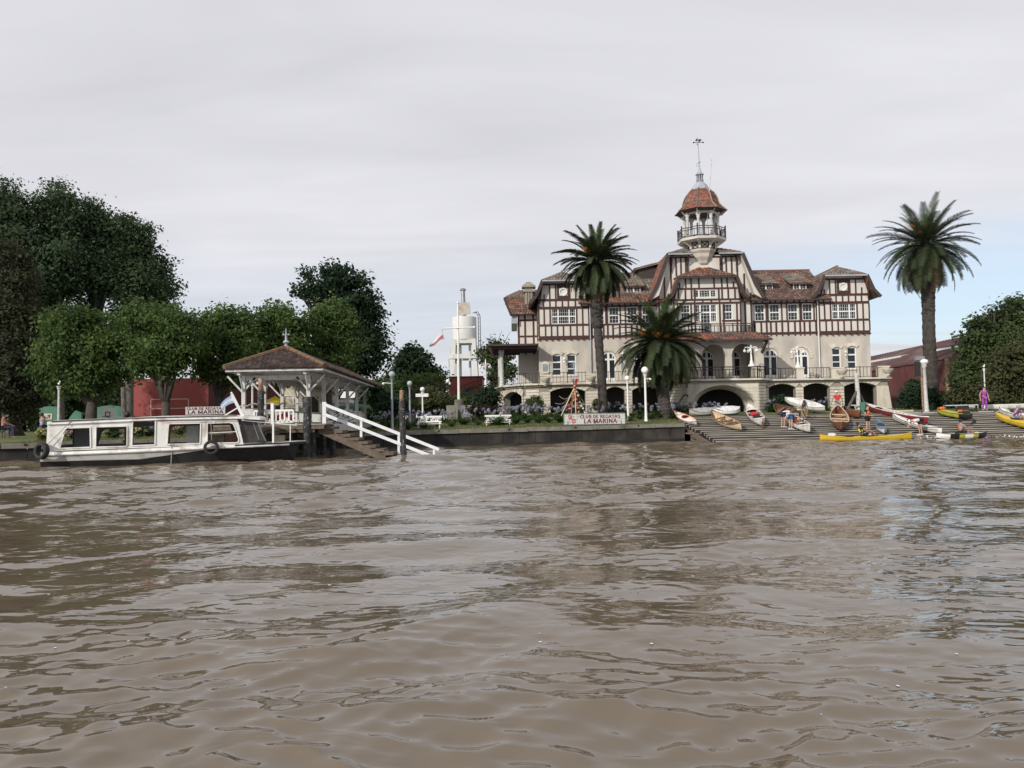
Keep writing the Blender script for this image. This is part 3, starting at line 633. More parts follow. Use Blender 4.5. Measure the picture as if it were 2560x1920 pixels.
        MB().box(CX + s * 2.1 - .97, CX + s * 2.1 + .97, yo - .08, yo + .02, 14.93, 15.04).build('gutter', 'lead', B)
        br = MB()
        for q in (1.35, 2.7): br.bar((CX + s * q, 65.68, 14.1), (CX + s * q, 65.1, 14.85), .11); br.bar((CX + s * q, 65.62, 13.6), (CX + s * q, 65.62, 14.9), .1)
        br.build('bracket', 'dark_wood', B)
    d = MB().box(CX - 4.9, CX - 3.2, 69, 71, 13.0, 14.7); d.build('side_dormer', 'dark_wood', B)
    tiles([(CX - 5.2, 68.7, 14.55), (CX - 2.9, 68.7, 15.1), (CX - 2.9, 71.3, 15.1), (CX - 5.2, 71.3, 14.55)], 'tile_grey', B, seed=15)
    # ---- projecting bay
    y = 65.0; ws = [(205, 288, 540, 668), (350, 560, 535, 668), (618, 705, 532, 662)]
    hs = []
    for a, b, t, bt in ws: hs.append((PX(*z2(a, 600), y), PX(*z2(b, 600), y)))
    hs[0] = (2 * CX - hs[2][1] - .1, 2 * CX - hs[2][0] - .1)
    at0, at1 = PX(*z2(342, 440), y), PX(*z2(555, 440), y)
    panel([(CX - 2.78, 8.3), (CX + 2.78, 8.3), (CX + 2.78, 11.35), (CX + 2.3, 13.0), (CX - 2.3, 13.0), (CX - 2.78, 11.35)],
          [[(a, 9.5 if i != 1 else 8.4), (b, 9.5 if i != 1 else 8.4), (b, 10.8), (a, 10.8)] for i, (a, b) in enumerate(hs)] + [[(at0, 11.38), (at1, 11.38), (at1, 11.98), (at0, 11.98)]], fr(y), .3, 'all').build('bay_wall', 'infill', B)
    window(B, *hs[0], 9.5, 10.8, y, 3, 4, 1, 'sash_window', .5); window(B, *hs[2], 9.5, 10.8, y, 3, 4, 1, 'sash_window', .5)
    cwd = window(B, *hs[1], 8.4, 10.8, y, 3, 8, [.28, .44, .28], 'balcony_door', .72)
    window(B, at0, at1, 11.38, 11.98, y, (2, 4), 3, [.26, .48, .26], 'attic_window', False, .05)
    for a, b in ((hs[1][0], hs[1][0] + (hs[1][1] - hs[1][0]) * .27), (hs[1][1] - (hs[1][1] - hs[1][0]) * .27, hs[1][1])): MB().box(a, b, y - .02, y + .06, 8.4, 9.42).build('apron', 'infill', B)
    horiz(B, CX - 2.78, CX + 2.78, 11.18, y, .14); horiz(B, CX - 2.78, CX + 2.78, 10.9, y, .16); horiz(B, CX - 2.5, CX + 2.5, 12.1, y, .13); horiz(B, CX - 2.78, hs[0][1] + .1, 9.42, y, .14); horiz(B, hs[2][0] - .1, CX + 2.78, 9.42, y, .14); horiz(B, CX - 2.78, CX + 2.78, 8.38, y, .16)
    for s in (-1, 1):
        for q, a, b in ((2.72, 8.4, 11.1), (2.42, 8.4, 10.8), (1.32, 8.4, 10.8), (1.02, 8.4, 10.8)): vert(B, CX + s * q, a, b, y, .12)
        for q in (2.3, 1.75, 1.25, .98): vert(B, CX + s * q, 11.26, 12.04, y, .12)
        for q, t in ((2.2, 12.6), (1.7, 12.95), (1.25, 12.95), (.62, 12.95)): vert(B, CX + s * q, 12.17, t, y, .11)
        for q in (1.9, 1.02, .35): vert(B, CX + s * q, 10.98, 11.11, y, .11)
    yo = 64.45; w1 = 2.36
    tiles([(CX - w1, yo, 13.02), (CX + w1, yo, 13.02), (CX + .3, 65.7, 13.92), (CX - .3, 65.7, 13.92)], 'tile', B, seed=21)
    for s in (-1, 1):
        tiles([(CX + s * w1, yo, 13.02), (CX + s * .3, 65.7, 13.92), (CX + s * 1.6, 65.72, 13.4), (CX + s * w1, 65.72, 13.03)], 'tile', B, seed=22)
        tiles([(CX + s * w1, yo, 13.02), (CX + s * w1, 65.7, 13.02), (CX + s * 2.85, 65.7, 11.7), (CX + s * 2.85, yo, 11.7)], 'tile_red', B, seed=23)
        tiles([(CX + s * 2.85, yo, 11.7), (CX + s * 2.85, 65.7, 11.7), (CX + s * 3.2, 65.7, 11.3), (CX + s * 3.2, yo, 11.3)], 'tile_red', B, seed=24)
        bb = MB()
        for a, b in (((w1, 12.97), (2.85, 11.65)), ((2.85, 11.65), (3.22, 11.2))): bb.bar((CX + s * a[0], yo - .03, a[1]), (CX + s * b[0], yo - .03, b[1]), .06, .24)
        bb.build('bargeboard', 'dark_wood', B)
        MB().bar((CX + s * 2.7, 64.95, 11.25), (CX + s * 2.4, 64.5, 12.6), .1).build('bracket', 'dark_wood', B)
    MB().box(CX - w1, CX + w1, yo - .08, yo + .02, 12.88, 12.98).build('gutter', 'dark_wood', B)
    # ---- rear left range with chimney
    yb = 69.3
    MB().box(.62, 2.5, yb, 77, 1.5, 10.9).build('rear_wing_wall', 'infill', B)
    for q in (.66, 1.22, 1.95): vert(B, q, 7.3, 10.8, yb, .14)
    horiz(B, .62, 2.4, 8.9, yb, .14); horiz(B, .62, 2.4, 10.3, yb, .14)
    xl, xr = -.45, 3.4
    tiles([(xl + .55, 68.6, 10.75), (xr, 68.6, 10.75), (xr, 70.1, 12.5), (xl - .05, 70.1, 12.5)], 'tile', B, seed=31)
    tiles([(xl - .05, 70.1, 12.5), (xr, 70.1, 12.5), (xr, 71.9, 13.35), (xl + 1.25, 71.9, 13.35)], 'tile_grey', B, seed=32)
    MB().prism([(xl - .05, 70.1, 12.45), (xl + 1.25, 71.9, 13.3), (xl - .05, 74, 12.45)], (0, 0, -.12)).build('rear_hip', 'tile', B)
    MB().bar((xl - .1, 70.05, 12.4), (xl + .48, 68.55, 10.68), .12, .2).build('bargeboard', 'dark_wood', B)
    MB().prism([(xl + .05, 70.1, 12.35), (xl + .55, 68.7, 10.7), (.7, 69.2, 10.6), (.7, 70.6, 12.3)], (0, .15, 0)).build('soffit', 'infill', B)
    MB().box(.05, .55, 68.9, 75, 10.0, 10.75).build('eave_box', 'lead', B)
    ch = MB(); cxx = 1.62; ch.box(cxx - .36, cxx + .36, 69.4, 70.2, 10.8, 12.85); ch.box(cxx - .52, cxx + .52, 69.25, 70.35, 12.8, 12.9)
    ch.box(cxx - .38, cxx + .38, 69.38, 70.22, 12.9, 13.2); ch.box(cxx - .6, cxx + .6, 69.2, 70.4, 13.2, 13.35); ch.prism([(cxx - .52, 69.28, 13.35), (cxx + .52, 69.28, 13.35), (cxx + .3, 69.5, 13.62), (cxx - .3, 69.5, 13.62)], (0, 1.0, 0)); ch.box(cxx - .2, cxx + .2, 69.6, 70.0, 13.6, 13.72)
    for q in (-.22, .0, .22): ch.box(cxx + q - .06, cxx + q + .06, 69.33, 69.41, 11.0, 12.75)
    ch.build('chimney', 'stone_dark', B)
    # downpipes, lamps, plaques on the wall
    for q in (6.56, 25.42): MB().tube([(q, 65.88, 4.5), (q, 65.88, 11.0)], .06, 8).build('downpipe', 'tank' if q > 10 else 'grey_metal', B)
    for zf, a, b in ((z1, 453, 1098), (z1, 1168, 1090)):
        p = zf(a, b); x, z = PX(*p, 65.95), PZ(*p, 65.95); w = .33 if a < 500 else .2
        o = MB().prism([(x - w, 65.92, z - .42), (x - w * .5, 65.92, z - .52), (x + w * .5, 65.92, z - .52), (x + w, 65.92, z - .42), (x + w * .85, 65.92, z), (x + w, 65.92, z + .3), (x + w * .5, 65.92, z + .44), (x, 65.92, z + .5), (x - w * .5, 65.92, z + .44), (x - w, 65.92, z + .3), (x - w * .85, 65.92, z)], (0, .08, 0)).build('wall_plaque', 'infill', B)
        MB().box(x - w * .62, x + w * .62, 65.89, 65.93, z - .34, z + .26).build('inscription_plate', 'grey_metal', o)
    for zf, a, b in ((z1, 628, 1035), (z2, 1745, 970), (z1, 1168, 985)):
        p = zf(a, b); x, z = PX(*p, 65.8), PZ(*p, 65.8); o = MB().bar((x, 66, z + .1), (x, 65.75, z + .2), .04).build('wall_lamp', 'white', B); MB().ball((x, 65.72, z + .1), .1, 8, 6).ball((x, 65.72, z - .14), .08, 8, 6).build('globe', 'globe', o)
_body()
# ------------------------------------------------------------------ turret, porch, terrace
def _turret():
    ax, ay = CX - .02, 66.1; o8 = math.pi / 8
    MB().lathe((ax, ay, 0), [(.24, 13.85), (.36, 13.95), (.40, 14.12), (.62, 14.3), (.70, 14.5), (.92, 14.8), (.98, 15.1), (1.14, 15.28), (1.16, 15.42), (1.05, 15.5)], 8, ph=o8).build('turret_corbel', 'stucco', B)  # darker stucco than the drum, standing in for the slab's shadow
    d = MB().lathe((ax, ay, 0), [(1.08, 15.4), (1.08, 16.1)], 8, ph=o8).build('turret_drum', 'infill', B)
    R8 = [(ax + math.cos(o8 + math.pi / 4 * k) , ay + math.sin(o8 + math.pi / 4 * k)) for k in range(8)]
    def ring(r): return [Vector((ax + r * math.cos(o8 + math.pi / 4 * k), ay + r * math.sin(o8 + math.pi / 4 * k), 0)) for k in range(8)]
    x = MB(); br = MB()
    for k in range(8):
        a, b = ring(1.11)[k], ring(1.11)[(k + 1) % 8]; a2 = a.lerp(b, .16); b2 = a.lerp(b, .84); u = Vector((0, 0, 1))
        for p, q in ((a2 + u * 15.52, b2 + u * 16.0), (a2 + u * 16.0, b2 + u * 15.52), (a2 + u * 15.52, b2 + u * 15.52), (a2 + u * 16.0, b2 + u * 16.0), (a2 + u * 15.5, a2 + u * 16.02), (b2 + u * 15.5, b2 + u * 16.02)): x.bar(p, q, .06, .07)
        c = ring(1.12)[k]; e = ring(1.75)[k]; br.bar(c + u * 15.5, c + u * 16.05, .16); br.bar(c + u * 15.75, e + u * 16.08, .13, .18)
    x.build('cross_panels', 'dark_wood', d); br.build('brackets', 'infill', d)
    MB().lathe((ax, ay, 0), [(1.7, 16.02), (2.0, 16.12), (2.04, 16.3), (1.0, 16.32)], 8, ph=o8).build('gallery_floor', 'infill', B)
    r = MB()
    for k in range(8):
        a, b = ring(1.95)[k], ring(1.95)[(k + 1) % 8]; u = Vector((0, 0, 1)); r.bar(a + u * 16.3, a + u * 17.25, .1); r.ball(a + u * 17.3, .07, 6, 4)
        for z in (16.42, 16.95, 17.14): r.bar(a + u * z, b + u * z, .05, .06)
        for t in (.2, .4, .6, .8): p = a.lerp(b, t); r.bar(p + u * 16.42, p + u * (17.14 if t in (.4, .6) else 16.95), .035)
    r.build('gallery_railing', 'dark_wood', B)
    for k in range(8):
        for off in ((0,) if k % 2 else (0,)):
            c = ring(1.36)[k]; MB().lathe((c.x, c.y, 0), [(.17, 16.32), (.17, 16.5), (.125, 16.6), (.115, 17.9), (.15, 18.0), (.13, 18.06), (.2, 18.35), (.2, 18.5)], 10).build('column', 'white_worn', B, smooth=40)
    aw = MB()
    for k in range(8):
        a, b = ring(1.36)[k], ring(1.36)[(k + 1) % 8]; u = Vector((0, 0, 1)); aw.bar(a + u * 18.5, b + u * 18.5, .16, .3)
        for t0, t1, zz0, zz1 in ((0, .25, 18.1, 18.4), (.75, 1, 18.4, 18.1)): aw.bar(a.lerp(b, t0) + u * zz0, a.lerp(b, t1) + u * zz1, .1, .12)
        c = ring(1.5)[k]; e = ring(1.95)[k]; aw.bar(c + u * 18.2, e + u * 18.62, .07)
    aw.build('arcade_beam', 'stucco', B)
    MB().lathe((ax, ay, 0), [(1.2, 18.45), (2.05, 18.6), (2.07, 18.66), (1.2, 18.7)], 8, ph=o8).build('eave_boards', 'dark_wood', B)
    # tiled dome, faceted
    prof = [(2.12, 18.63), (1.75, 18.95), (1.46, 19.3), (1.44, 19.36), (1.38, 19.65), (1.26, 19.95), (1.06, 20.25), (.80, 20.5), (.62, 20.62)]
    b0 = MB().lathe((ax, ay, 0), prof, 8, ph=o8).build('dome', 'tile_red', B); tl = MB(); rn = random.Random(4)
    for (r0, za), (r1, zb) in zip(prof, prof[1:]):
        n = max(1, round(math.hypot(r1 - r0, zb - za) / .2))
        for j in range(n):
            q0, q1 = j / n, (j + 1) / n; ra, rb = r0 + (r1 - r0) * q0, r0 + (r1 - r0) * q1; z0, z9 = za + (zb - za) * q0, za + (zb - za) * q1
            for k in range(8):
                A0, A1 = ring(ra + .05)[k], ring(ra + .05)[(k + 1) % 8]; C0, C1 = ring(rb + .015)[k], ring(rb + .015)[(k + 1) % 8]; w = max(1, round((A1 - A0).length / .2))
                for i in range(w):
                    e = rn.uniform(-.012, .012); u = Vector((0, 0, 1)); tl.add([A0.lerp(A1, i / w) + u * (z0 + e), A0.lerp(A1, (i + 1) / w) + u * (z0 + e), C0.lerp(C1, (i + 1) / w) + u * z9, C0.lerp(C1, i / w) + u * z9], [(0, 1, 2, 3)])
    tl.build('roof_tiles', 'tile_red', b0, stuff=True); hp = MB()
    for k in range(8): hp.tube([ring(a + .05)[k] + Vector((0, 0, b)) for a, b in prof], .06, 5)
    hp.build('hip_tiles', 'tile_grey', b0)
    MB().lathe((ax, ay, 0), [(.78, 20.5), (.70, 20.72), (.55, 21.0), (.28, 21.25), (.2, 21.3)], 8, ph=o8).build('lead_cap', 'lead', B)
    ln = MB(); ln.lathe((ax, ay, 0), [(.30, 21.3), (.34, 21.38), (.26, 21.4)], 8); ln.lathe((ax, ay, 0), [(.12, 21.38), (.12, 21.85)], 8)
    for k in range(8): c = ring(.25)[k]; ln.bar(c + Vector((0, 0, 21.38)), c + Vector((0, 0, 21.88)), .06)
    ln.lathe((ax, ay, 0), [(.36, 21.86), (.34, 21.92), (.16, 22.15), (.08, 22.45), (.06, 22.5)], 8); ln.build('lantern', 'lead', B)
    sp = MB(); sp.tube([(ax, ay, 22.4), (ax - .03, ay, 23.4), (ax - .06, ay, 24.9), (ax - .06, ay, 25.3)], [.065, .05, .03, .012], 6); sp.ball((ax, ay, 22.95), .11, 8, 6); sp.ball((ax - .05, ay, 24.35), .06, 6, 4)
    pts = [(ax - .02, ay, 22.55)] + [(ax - .16 - .1 * math.cos(a), ay, 22.72 + .1 * math.sin(a)) for a in np.linspace(-1.5, 3.4, 9)]; sp.tube(pts, .022, 5); sp.build('spire', 'lead', B)
    vn = MB(); vz = 24.62
    vn.bar((ax - .42, ay, vz), (ax + .38, ay, vz + .02), .04); vn.bar((ax, ay - .4, vz), (ax, ay + .4, vz), .04)
    for q in ((-.42, 0), (.38, 0), (0, -.4), (0, .4)): vn.ball((ax + q[0], ay + q[1], vz), .07, 6, 4)
    vn.prism([(ax - .3, ay, vz + .16), (ax + .05, ay, vz + .1), (ax + .3, ay, vz + .22), (ax + .12, ay, vz + .3), (ax - .05, ay, vz + .24), (ax - .12, ay, vz + .38), (ax - .22, ay, vz + .26)], (0, .03, 0)); vn.build('weather_vane', 'iron', B)
    p = [P(1766, 583, 65.3), P(1779, 400, 65.0)]; fp = thing('flagstaff', 'slim bare flagstaff leaning out of the turret gallery', 'flagpole', p[0]); MB().tube(p, [.055, .03], 6).build('pole', 'white_worn', fp)
    MB().ball(p[1], .06, 6, 4).build('finial', 'lead', fp)
    q = P(1772, 526, 65.2); pe = MB(); pe.prism([(q[0] - .35, q[1], q[2] + .12), (q[0], q[1] + .02, q[2]), (q[0] + .6, q[1], q[2] + .22), (q[0] + .5, q[1], q[2]), (q[0] + .02, q[1], q[2] - .2)], (0, .02, 0)); pe.build('furled_pennant', 'flag_red', fp)
_turret()

def wallseg(p0, p1):
    A = Vector((p0[0], p0[1], 0)); Bv = Vector((p1[0], p1[1], 0)); d = Bv - A; Ls = d.length; d.normalize(); n = Vector((d.y, -d.x, 0))
    return Ls, (lambda s, z, dp: tuple(A + d * s - n * dp + Vector((0, 0, z))))
def stones(par, fr, s0, s1, z0, z1, h=.235, cut=None, d=.05, seed=0):
    rn = random.Random(seed); n = max(1, round((z1 - z0) / h)); hh = (z1 - z0) / n
    for i in range(n):
        a, b = z0 + i * hh + .018, z0 + (i + 1) * hh - .018; segs = [(s0, s1)]
        if cut: segs = cut((a + b) / 2)
        for p, q in segs:
            if q - p < .06: continue
            k = max(1, round((q - p) / 1.7)); off = .5 if (i % 2 and k > 1) else 0
            cs = [p] + [p + (q - p) * (j + off * .5) / k for j in range(1, k)] + [q]
            for u, v in zip(cs, cs[1:]):
                u2, v2 = u + (.008 if u > p else 0), v - (.008 if v < q else 0); dd = d + rn.uniform(-.006, .006)
                MB().add([fr(u2, a, -dd), fr(v2, a, -dd), fr(v2, b, -dd), fr(u2, b, -dd), fr(u2, a, .02), fr(v2, a, .02), fr(v2, b, .02), fr(u2, b, .02)],
                         [(0, 1, 2, 3), (4, 7, 6, 5), (0, 4, 5, 1), (1, 5, 6, 2), (2, 6, 7, 3), (3, 7, 4, 0)]).build('stone', 'stone', par)
def voussoirs(par, fr, x0, x1, zs, zc, top, n=9):
    c = (x0 + x1) / 2; a = (x1 - x0) / 2
    P1 = []
    for i in range(n + 1):
        t = -1 + 2 * i / n; xi = c + a * t; zi = zs + (zc - zs) * (1 - t * t); sx = c + (a + .42) * t; st = min(top, zi + .42); P1.append((xi, zi, sx, st))
    for i in range(n):
        p, q = P1[i], P1[i + 1]; e = .018
        pts = [(p[0] + e, p[1] + .01), (q[0] - e, q[1] + .01), (q[2] - e, q[3]), (p[2] + e, p[3])]
        MB().add([fr(x, z, -.055) for x, z in pts] + [fr(x, z, .02) for x, z in pts], [(0, 1, 2, 3), (4, 7, 6, 5), (0, 4, 5, 1), (1, 5, 6, 2), (2, 6, 7, 3), (3, 7, 4, 0)]).build('voussoir', 'stone', par)
def segarch(x0, x1, z0, zs, zc, n=10):
    c = (x0 + x1) / 2; a = (x1 - x0) / 2
    return [(x0, z0), (x1, z0)] + [(c + a * (1 - 2 * i / n), zs + (zc - zs) * (1 - (1 - 2 * i / n) ** 2)) for i in range(n + 1)]
TE = thing('stone_terrace', 'cream stone arcaded terrace wrapping the front of the clubhouse', 'terrace', (CX, 63, 2.0))
def rail(par, fr, s0, s1, z0, z1, m, step=.26, thick=.03, posts=1.5, name='railing', mid=None):
    r = MB(); b = lambda s, za, zb, w: r.bar(fr(s, za, 0), fr(s, zb, 0), w)
    r.bar(fr(s0, z1, 0), fr(s1, z1, 0), thick * 1.6, thick * 1.6); r.bar(fr(s0, z0 + .1, 0), fr(s1, z0 + .1, 0), thick * 1.3)
    if mid: r.bar(fr(s0, mid, 0), fr(s1, mid, 0), thick * 1.2)
    n = max(1, round((s1 - s0) / step))
    for i in range(n + 1): b(s0 + (s1 - s0) * i / n, z0 + .1, (mid or z1) - .01, thick)
    k = max(1, round((s1 - s0) / posts))
    for i in range(k + 1): b(s0 + (s1 - s0) * i / k, z0, z1 + .05, thick * 1.9)
    return r.build(name, m, par)
def _terrace():
    zb, zt, zs, zc = 1.0, 4.2, 3.80, 4.10
    def opening(x0z, x1z, zf, yy=1400): return PX(*zf(x0z, yy), 63), PX(*zf(x1z, yy), 63)
    Lo = [opening(500, 825, z1), opening(1005, 1190, z1), opening(1255, 1500, z1)]; Ro = [opening(1040, 1290, z2), opening(1360, 1605, z2), opening(1735, 2035, z2)]
    runs = [(2.16, CX - 3.9, Lo, 1), (CX + 3.9, PX(*z2(2140, 1400), 63), Ro, 2)]
    for xa, xb, ops, sd in runs:
        Ls, fr = wallseg((xa, 63), (xb, 63)); hs = [(a - xa, b - xa) for a, b in ops]
        hs = [(max(.12, a), min(Ls - .12, b)) for a, b in hs]
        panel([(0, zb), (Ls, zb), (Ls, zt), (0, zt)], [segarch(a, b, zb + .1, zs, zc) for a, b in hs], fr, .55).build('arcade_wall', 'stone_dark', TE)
        edges = [0] + [e for h in hs for e in h] + [Ls]
        for i in range(0, len(edges), 2): stones(TE, fr, edges[i], edges[i + 1], 1.9, zs, seed=sd * 10 + i, cut=None)
        for a, b in hs: voussoirs(TE, fr, a, b, zs, zc, 4.2)
    # curved west end in three facets
    fc = [((-1.25, 68.6), (-.80, 66.2)), ((-.80, 66.2), (1.1, 63.35)), ((1.1, 63.35), (2.16, 63.0))]
    for i, (p, q) in enumerate(fc):
        Ls, fr = wallseg(p, q); hs = [(.25, Ls - .55)] if i == 1 else []
        panel([(0, zb), (Ls, zb), (Ls, zt), (0, zt)], [segarch(a, b, zb + .1, 3.5, 3.92) for a, b in hs], fr, .6).build('arcade_wall', 'stone_dark', TE)
        if hs: stones(TE, fr, .02, hs[0][0], 1.9, 3.5, seed=41); stones(TE, fr, hs[0][1], Ls, 1.9, 3.5, seed=42); voussoirs(TE, fr, *hs[0], 3.5, 3.92, 4.2)
        else: stones(TE, fr, 0.02, Ls - .02, 1.9, 4.0, seed=43 + i)
    # bow in the middle: splayed sides, deep arch
    bow = [(CX - 3.9, 63.0), (CX - 2.65, 61.0), (CX + 2.72, 61.0), (CX + 3.5, 61.7), (CX + 3.9, 63.0)]
    for i, (p, q) in enumerate(zip(bow, bow[1:])):
        Ls, fr = wallseg(p, q)
        if i == 1:
            c = Ls / 2 - .05
            outer = arch(c - 2.45, c + 2.45, 1.1, 2.25, 4.0, 16); inner = arch(c - 1.9, c + 1.9, 1.1, 2.35, 3.72, 16)
            panel([(0, zb), (Ls, zb), (Ls, zt), (0, zt)], [outer], fr, .05).build('arcade_wall', 'stone', TE)
            mb = MB(); n = len(outer); mb.add([fr(x, z, .05) for x, z in outer] + [fr(x, z, .75) for x, z in inner] + [fr(x, z, 1.1) for x, z in inner], [(k, (k + 1) % n, (k + 1) % n + n, k + n) for k in range(n)] + [(k + n, (k + 1) % n + n, (k + 1) % n + 2 * n, k + 2 * n) for k in range(n)])
            mb.build('arch_reveal', 'stucco', TE)
            def cut(z):
                if z < 2.25: h = 2.45
                else: h = 2.45 * math.sqrt(max(0, 1 - ((z - 2.25) / 1.75) ** 2))
                return [(.02, c - h - .12), (c + h + .12, Ls - .02)]
            stones(TE, fr, 0, Ls, 1.85, 3.95, cut=cut, seed=51, d=.03)
        else:
            panel([(0, zb), (Ls, zb), (Ls, zt), (0, zt)], [], fr, .4).build('arcade_wall', 'stone_dark', TE); stones(TE, fr, .015, Ls - .015, 1.85, 4.15, seed=52 + i, d=.05)
    # slab and cornice
    xr = runs[1][1]
    plan = [(-1.3, 70), (-1.35, 68.6), (-.95, 66.1), (1.0, 63.2), (2.1, 62.85), (CX - 4.0, 62.85), (CX - 2.75, 60.85), (CX + 2.8, 60.85), (CX + 3.62, 61.6), (CX + 4.02, 62.85), (xr + .12, 62.85), (xr + .12, 66.5)]
    MB().prism([(x, y, 4.19) for x, y in plan] + [(xr + .1, 66.05, 4.19), (CX, 66.05, 4.19), (2.3, 66.05, 4.19), (2.3, 70, 4.19)], (0, 0, .18)).build('terrace_floor', 'stone_dark', TE)
    cn = MB()
    for p, q in zip(plan[1:], plan[2:]): cn.bar((p[0], p[1] - .04, 4.40), (q[0], q[1] - .04, 4.40), .34, .12)
    cn.build('cornice', 'stone', TE)
    Ls, fr = wallseg((xr - .05, 63), (xr - .05, 66)); panel([(0, zb), (3, zb), (3, zt), (0, zt)], [], fr, .4).build('arcade_wall', 'stone_dark', TE)
    # heavy east end pier that flares at its foot
    xp = PX(*z2(2035, 1400), 63); MB().prism([(xp + .02, 62.93, 1.6), (xr + .32, 62.93, 1.6), (xr + .02, 62.93, 3.8), (xp + .02, 62.93, 3.8)], (0, .1, 0)).build('pier_batter', 'stone', TE)
    # pedestals
    ped = []
    for zf, a, b, t in ((z1, 410, 492, 1172), (z1, 825, 912, 1160), (z1, 1195, 1245, 1148), (z2, 1290, 1355, 1102), (z2, 1608, 1720, 1100), (z2, 2045, 2138, 1088)):
        x0, x1 = PX(*zf(a, 1200), 63), PX(*zf(b, 1200), 63); zt2 = min(5.75, PZ(*zf((a + b) / 2, t), 63)); pm = MB(); pm.box(x0, x1, 62.72, 63.3, 4.46, zt2 - .1); pm.box(x0 - .05, x1 + .05, 62.67, 63.35, zt2 - .1, zt2); pm.build('pedestal', 'stone', TE); ped.append((x0, x1, zt2))
    # railings between them
    fx = lambda s, z, d: (s, 63.0 + d, z)
    eds = [2.2] + [e for p in ped[:3] for e in p[:2]] + [CX - 3.9]
    for a, b in zip(eds[::2], eds[1::2]):
        if b - a > .3: rail(TE, fx, a, b, 4.46, 5.3, 'iron', .28, .028)
    eds = [CX + 3.9] + [e for p in ped[3:] for e in p[:2]]
    for a, b in zip(eds[::2], eds[1::2]):
        if b - a > .3: rail(TE, fx, a, b, 4.46, 5.32, 'iron', .28, .028)
    for p, q in fc: Ls, fr = wallseg(p, q); rail(TE, fr, 0, Ls, 4.46, 5.3, 'iron', .28, .03)
    for p, q in zip(bow, bow[1:]): Ls, fr = wallseg(p, q); rail(TE, fr, 0, Ls, 4.46, 5.38, 'dark_wood', .27, .045, 1.35, mid=5.18)
    # porch wall with arches, pent roof, balcony
    fr = lambda s, z, d: (s, 63 + d, z); ar = [(CX - 2.4, .92), (CX - .1, .92), (CX + 2.27, .92)]
    panel([(CX - 3.85, ZT), (CX + 3.85, ZT), (CX + 3.85, 7.72), (CX - 3.85, 7.72)], [arch(c - h, c + h, ZT + .01, 6.4, 7.32, 16) for c, h in ar], fr, .35).build('porch_wall', 'stucco', B)
    for s in (-1, 1): MB().box(CX + s * 3.85 - .02 - (.35 if s > 0 else 0), CX + s * 3.85 + .02 + (.35 if s < 0 else 0), 63.02, 66, ZT, 7.7).build('porch_side', 'stucco', B)
    for c, h in ar:
        mb = MB(); n = 16
        for i in range(n):
            a, b = math.pi * i / n, math.pi * (i + 1) / n; r0, r1 = h + .015, h + .13
            mb.prism([(c + r0 * math.cos(a), 62.95, 6.4 + r0 * math.sin(a)), (c + r1 * math.cos(a), 62.95, 6.4 + r1 * math.sin(a)), (c + r1 * math.cos(b), 62.95, 6.4 + r1 * math.sin(b)), (c + r0 * math.cos(b), 62.95, 6.4 + r0 * math.sin(b))], (0, .08, 0))
        mb.build('arch_mould', 'stucco', B)
    MB().box(CX - 3.84, CX + 3.84, 63.05, 65.95, 7.62, 7.7).build('porch_ceiling', 'stucco', B)
    ex = 4.35
    tiles([(CX - ex, 62.2, 7.62), (CX + ex, 62.2, 7.62), (CX + ex - .75, 64.0, 8.3), (CX - ex + .75, 64.0, 8.3)], 'tile', B, seed=61)
    for s in (-1, 1): tiles([(CX + s * ex, 62.2, 7.62), (CX + s * (ex - .75), 64, 8.3), (CX + s * (ex - .75), 65.9, 8.3), (CX + s * ex, 65.9, 7.62)], 'tile', B, seed=62)
    MB().box(CX - ex, CX + ex, 62.15, 62.22, 7.5, 7.62).build('fascia', 'dark_wood', B)
    MB().box(CX - 3.6, CX + 3.6, 63.95, 65.7, 8.18, 8.3).build('balcony_floor', 'stone_dark', B)
    rail(B, lambda s, z, d: (s, 64.0 + d, z), CX - 3.55, CX + 3.55, 8.3, 9.05, 'dark_wood', .3, .045, 1.75, 'balcony_railing', mid=8.9)
    for s in (-1, 1): rail(B, lambda q, z, d: (CX + s * 3.55 + d, q, z), 64.0, 65.7, 8.3, 9.05, 'dark_wood', .3, .045, 1.6, 'balcony_railing', mid=8.9)
    for s in (-1, 1): MB().bar((CX + s * 3.7, 62.95, 6.6), (CX + s * 4.0, 62.4, 7.5), .16).build('bracket', 'dark_wood', B)
    # gallery fittings
    for q in (PX(*z1(1030, 1400), 65.9), PX(*z1(1165, 1390), 65.9)): MB().box(q - .3, q + .3, 65.9, 65.99, 2.4, 3.5).build('notice_board', 'infill', TE)
    MB().box(-.9, 2.4, 67.4, 67.6, 1.2, 4.19).build('gallery_wall', 'gallery_shade', TE)
    return ped
PED = _terrace()
# planters like stone urns that hang on the pedestals
def _urn(x, z, lab):
    t = thing('stone_urn', lab, 'urn', (x, 62.45, z - .75), 'urns on the terrace pedestals'); MB().lathe((x, 62.5, z - .80), [(.08, 0), (.12, .05), (.1, .12), (.34, .35), (.42, .5), (.44, .56), (.36, .56), (.3, .45)], 14).build('bowl', 'stone', t, smooth=40)
    MB().box(x - .12, x + .12, 62.5, 62.75, z - .86, z - .6).build('bracket', 'stone', t)
_urn((PED[0][0] + PED[0][1]) / 2, PED[0][2], 'stone urn on the pedestal nearest the pergola'); _urn((PED[1][0] + PED[1][1]) / 2, PED[1][2], 'stone urn on the pedestal just left of the tall palm trunk')
_urn((PED[4][0] + PED[4][1]) / 2 + .25, PED[4][2], 'stone urn on the pedestal below the right wing downpipe'); _urn((PED[5][0] + PED[5][1]) / 2 + .2, PED[5][2], 'stone urn on the end pedestal at the right corner of the terrace')
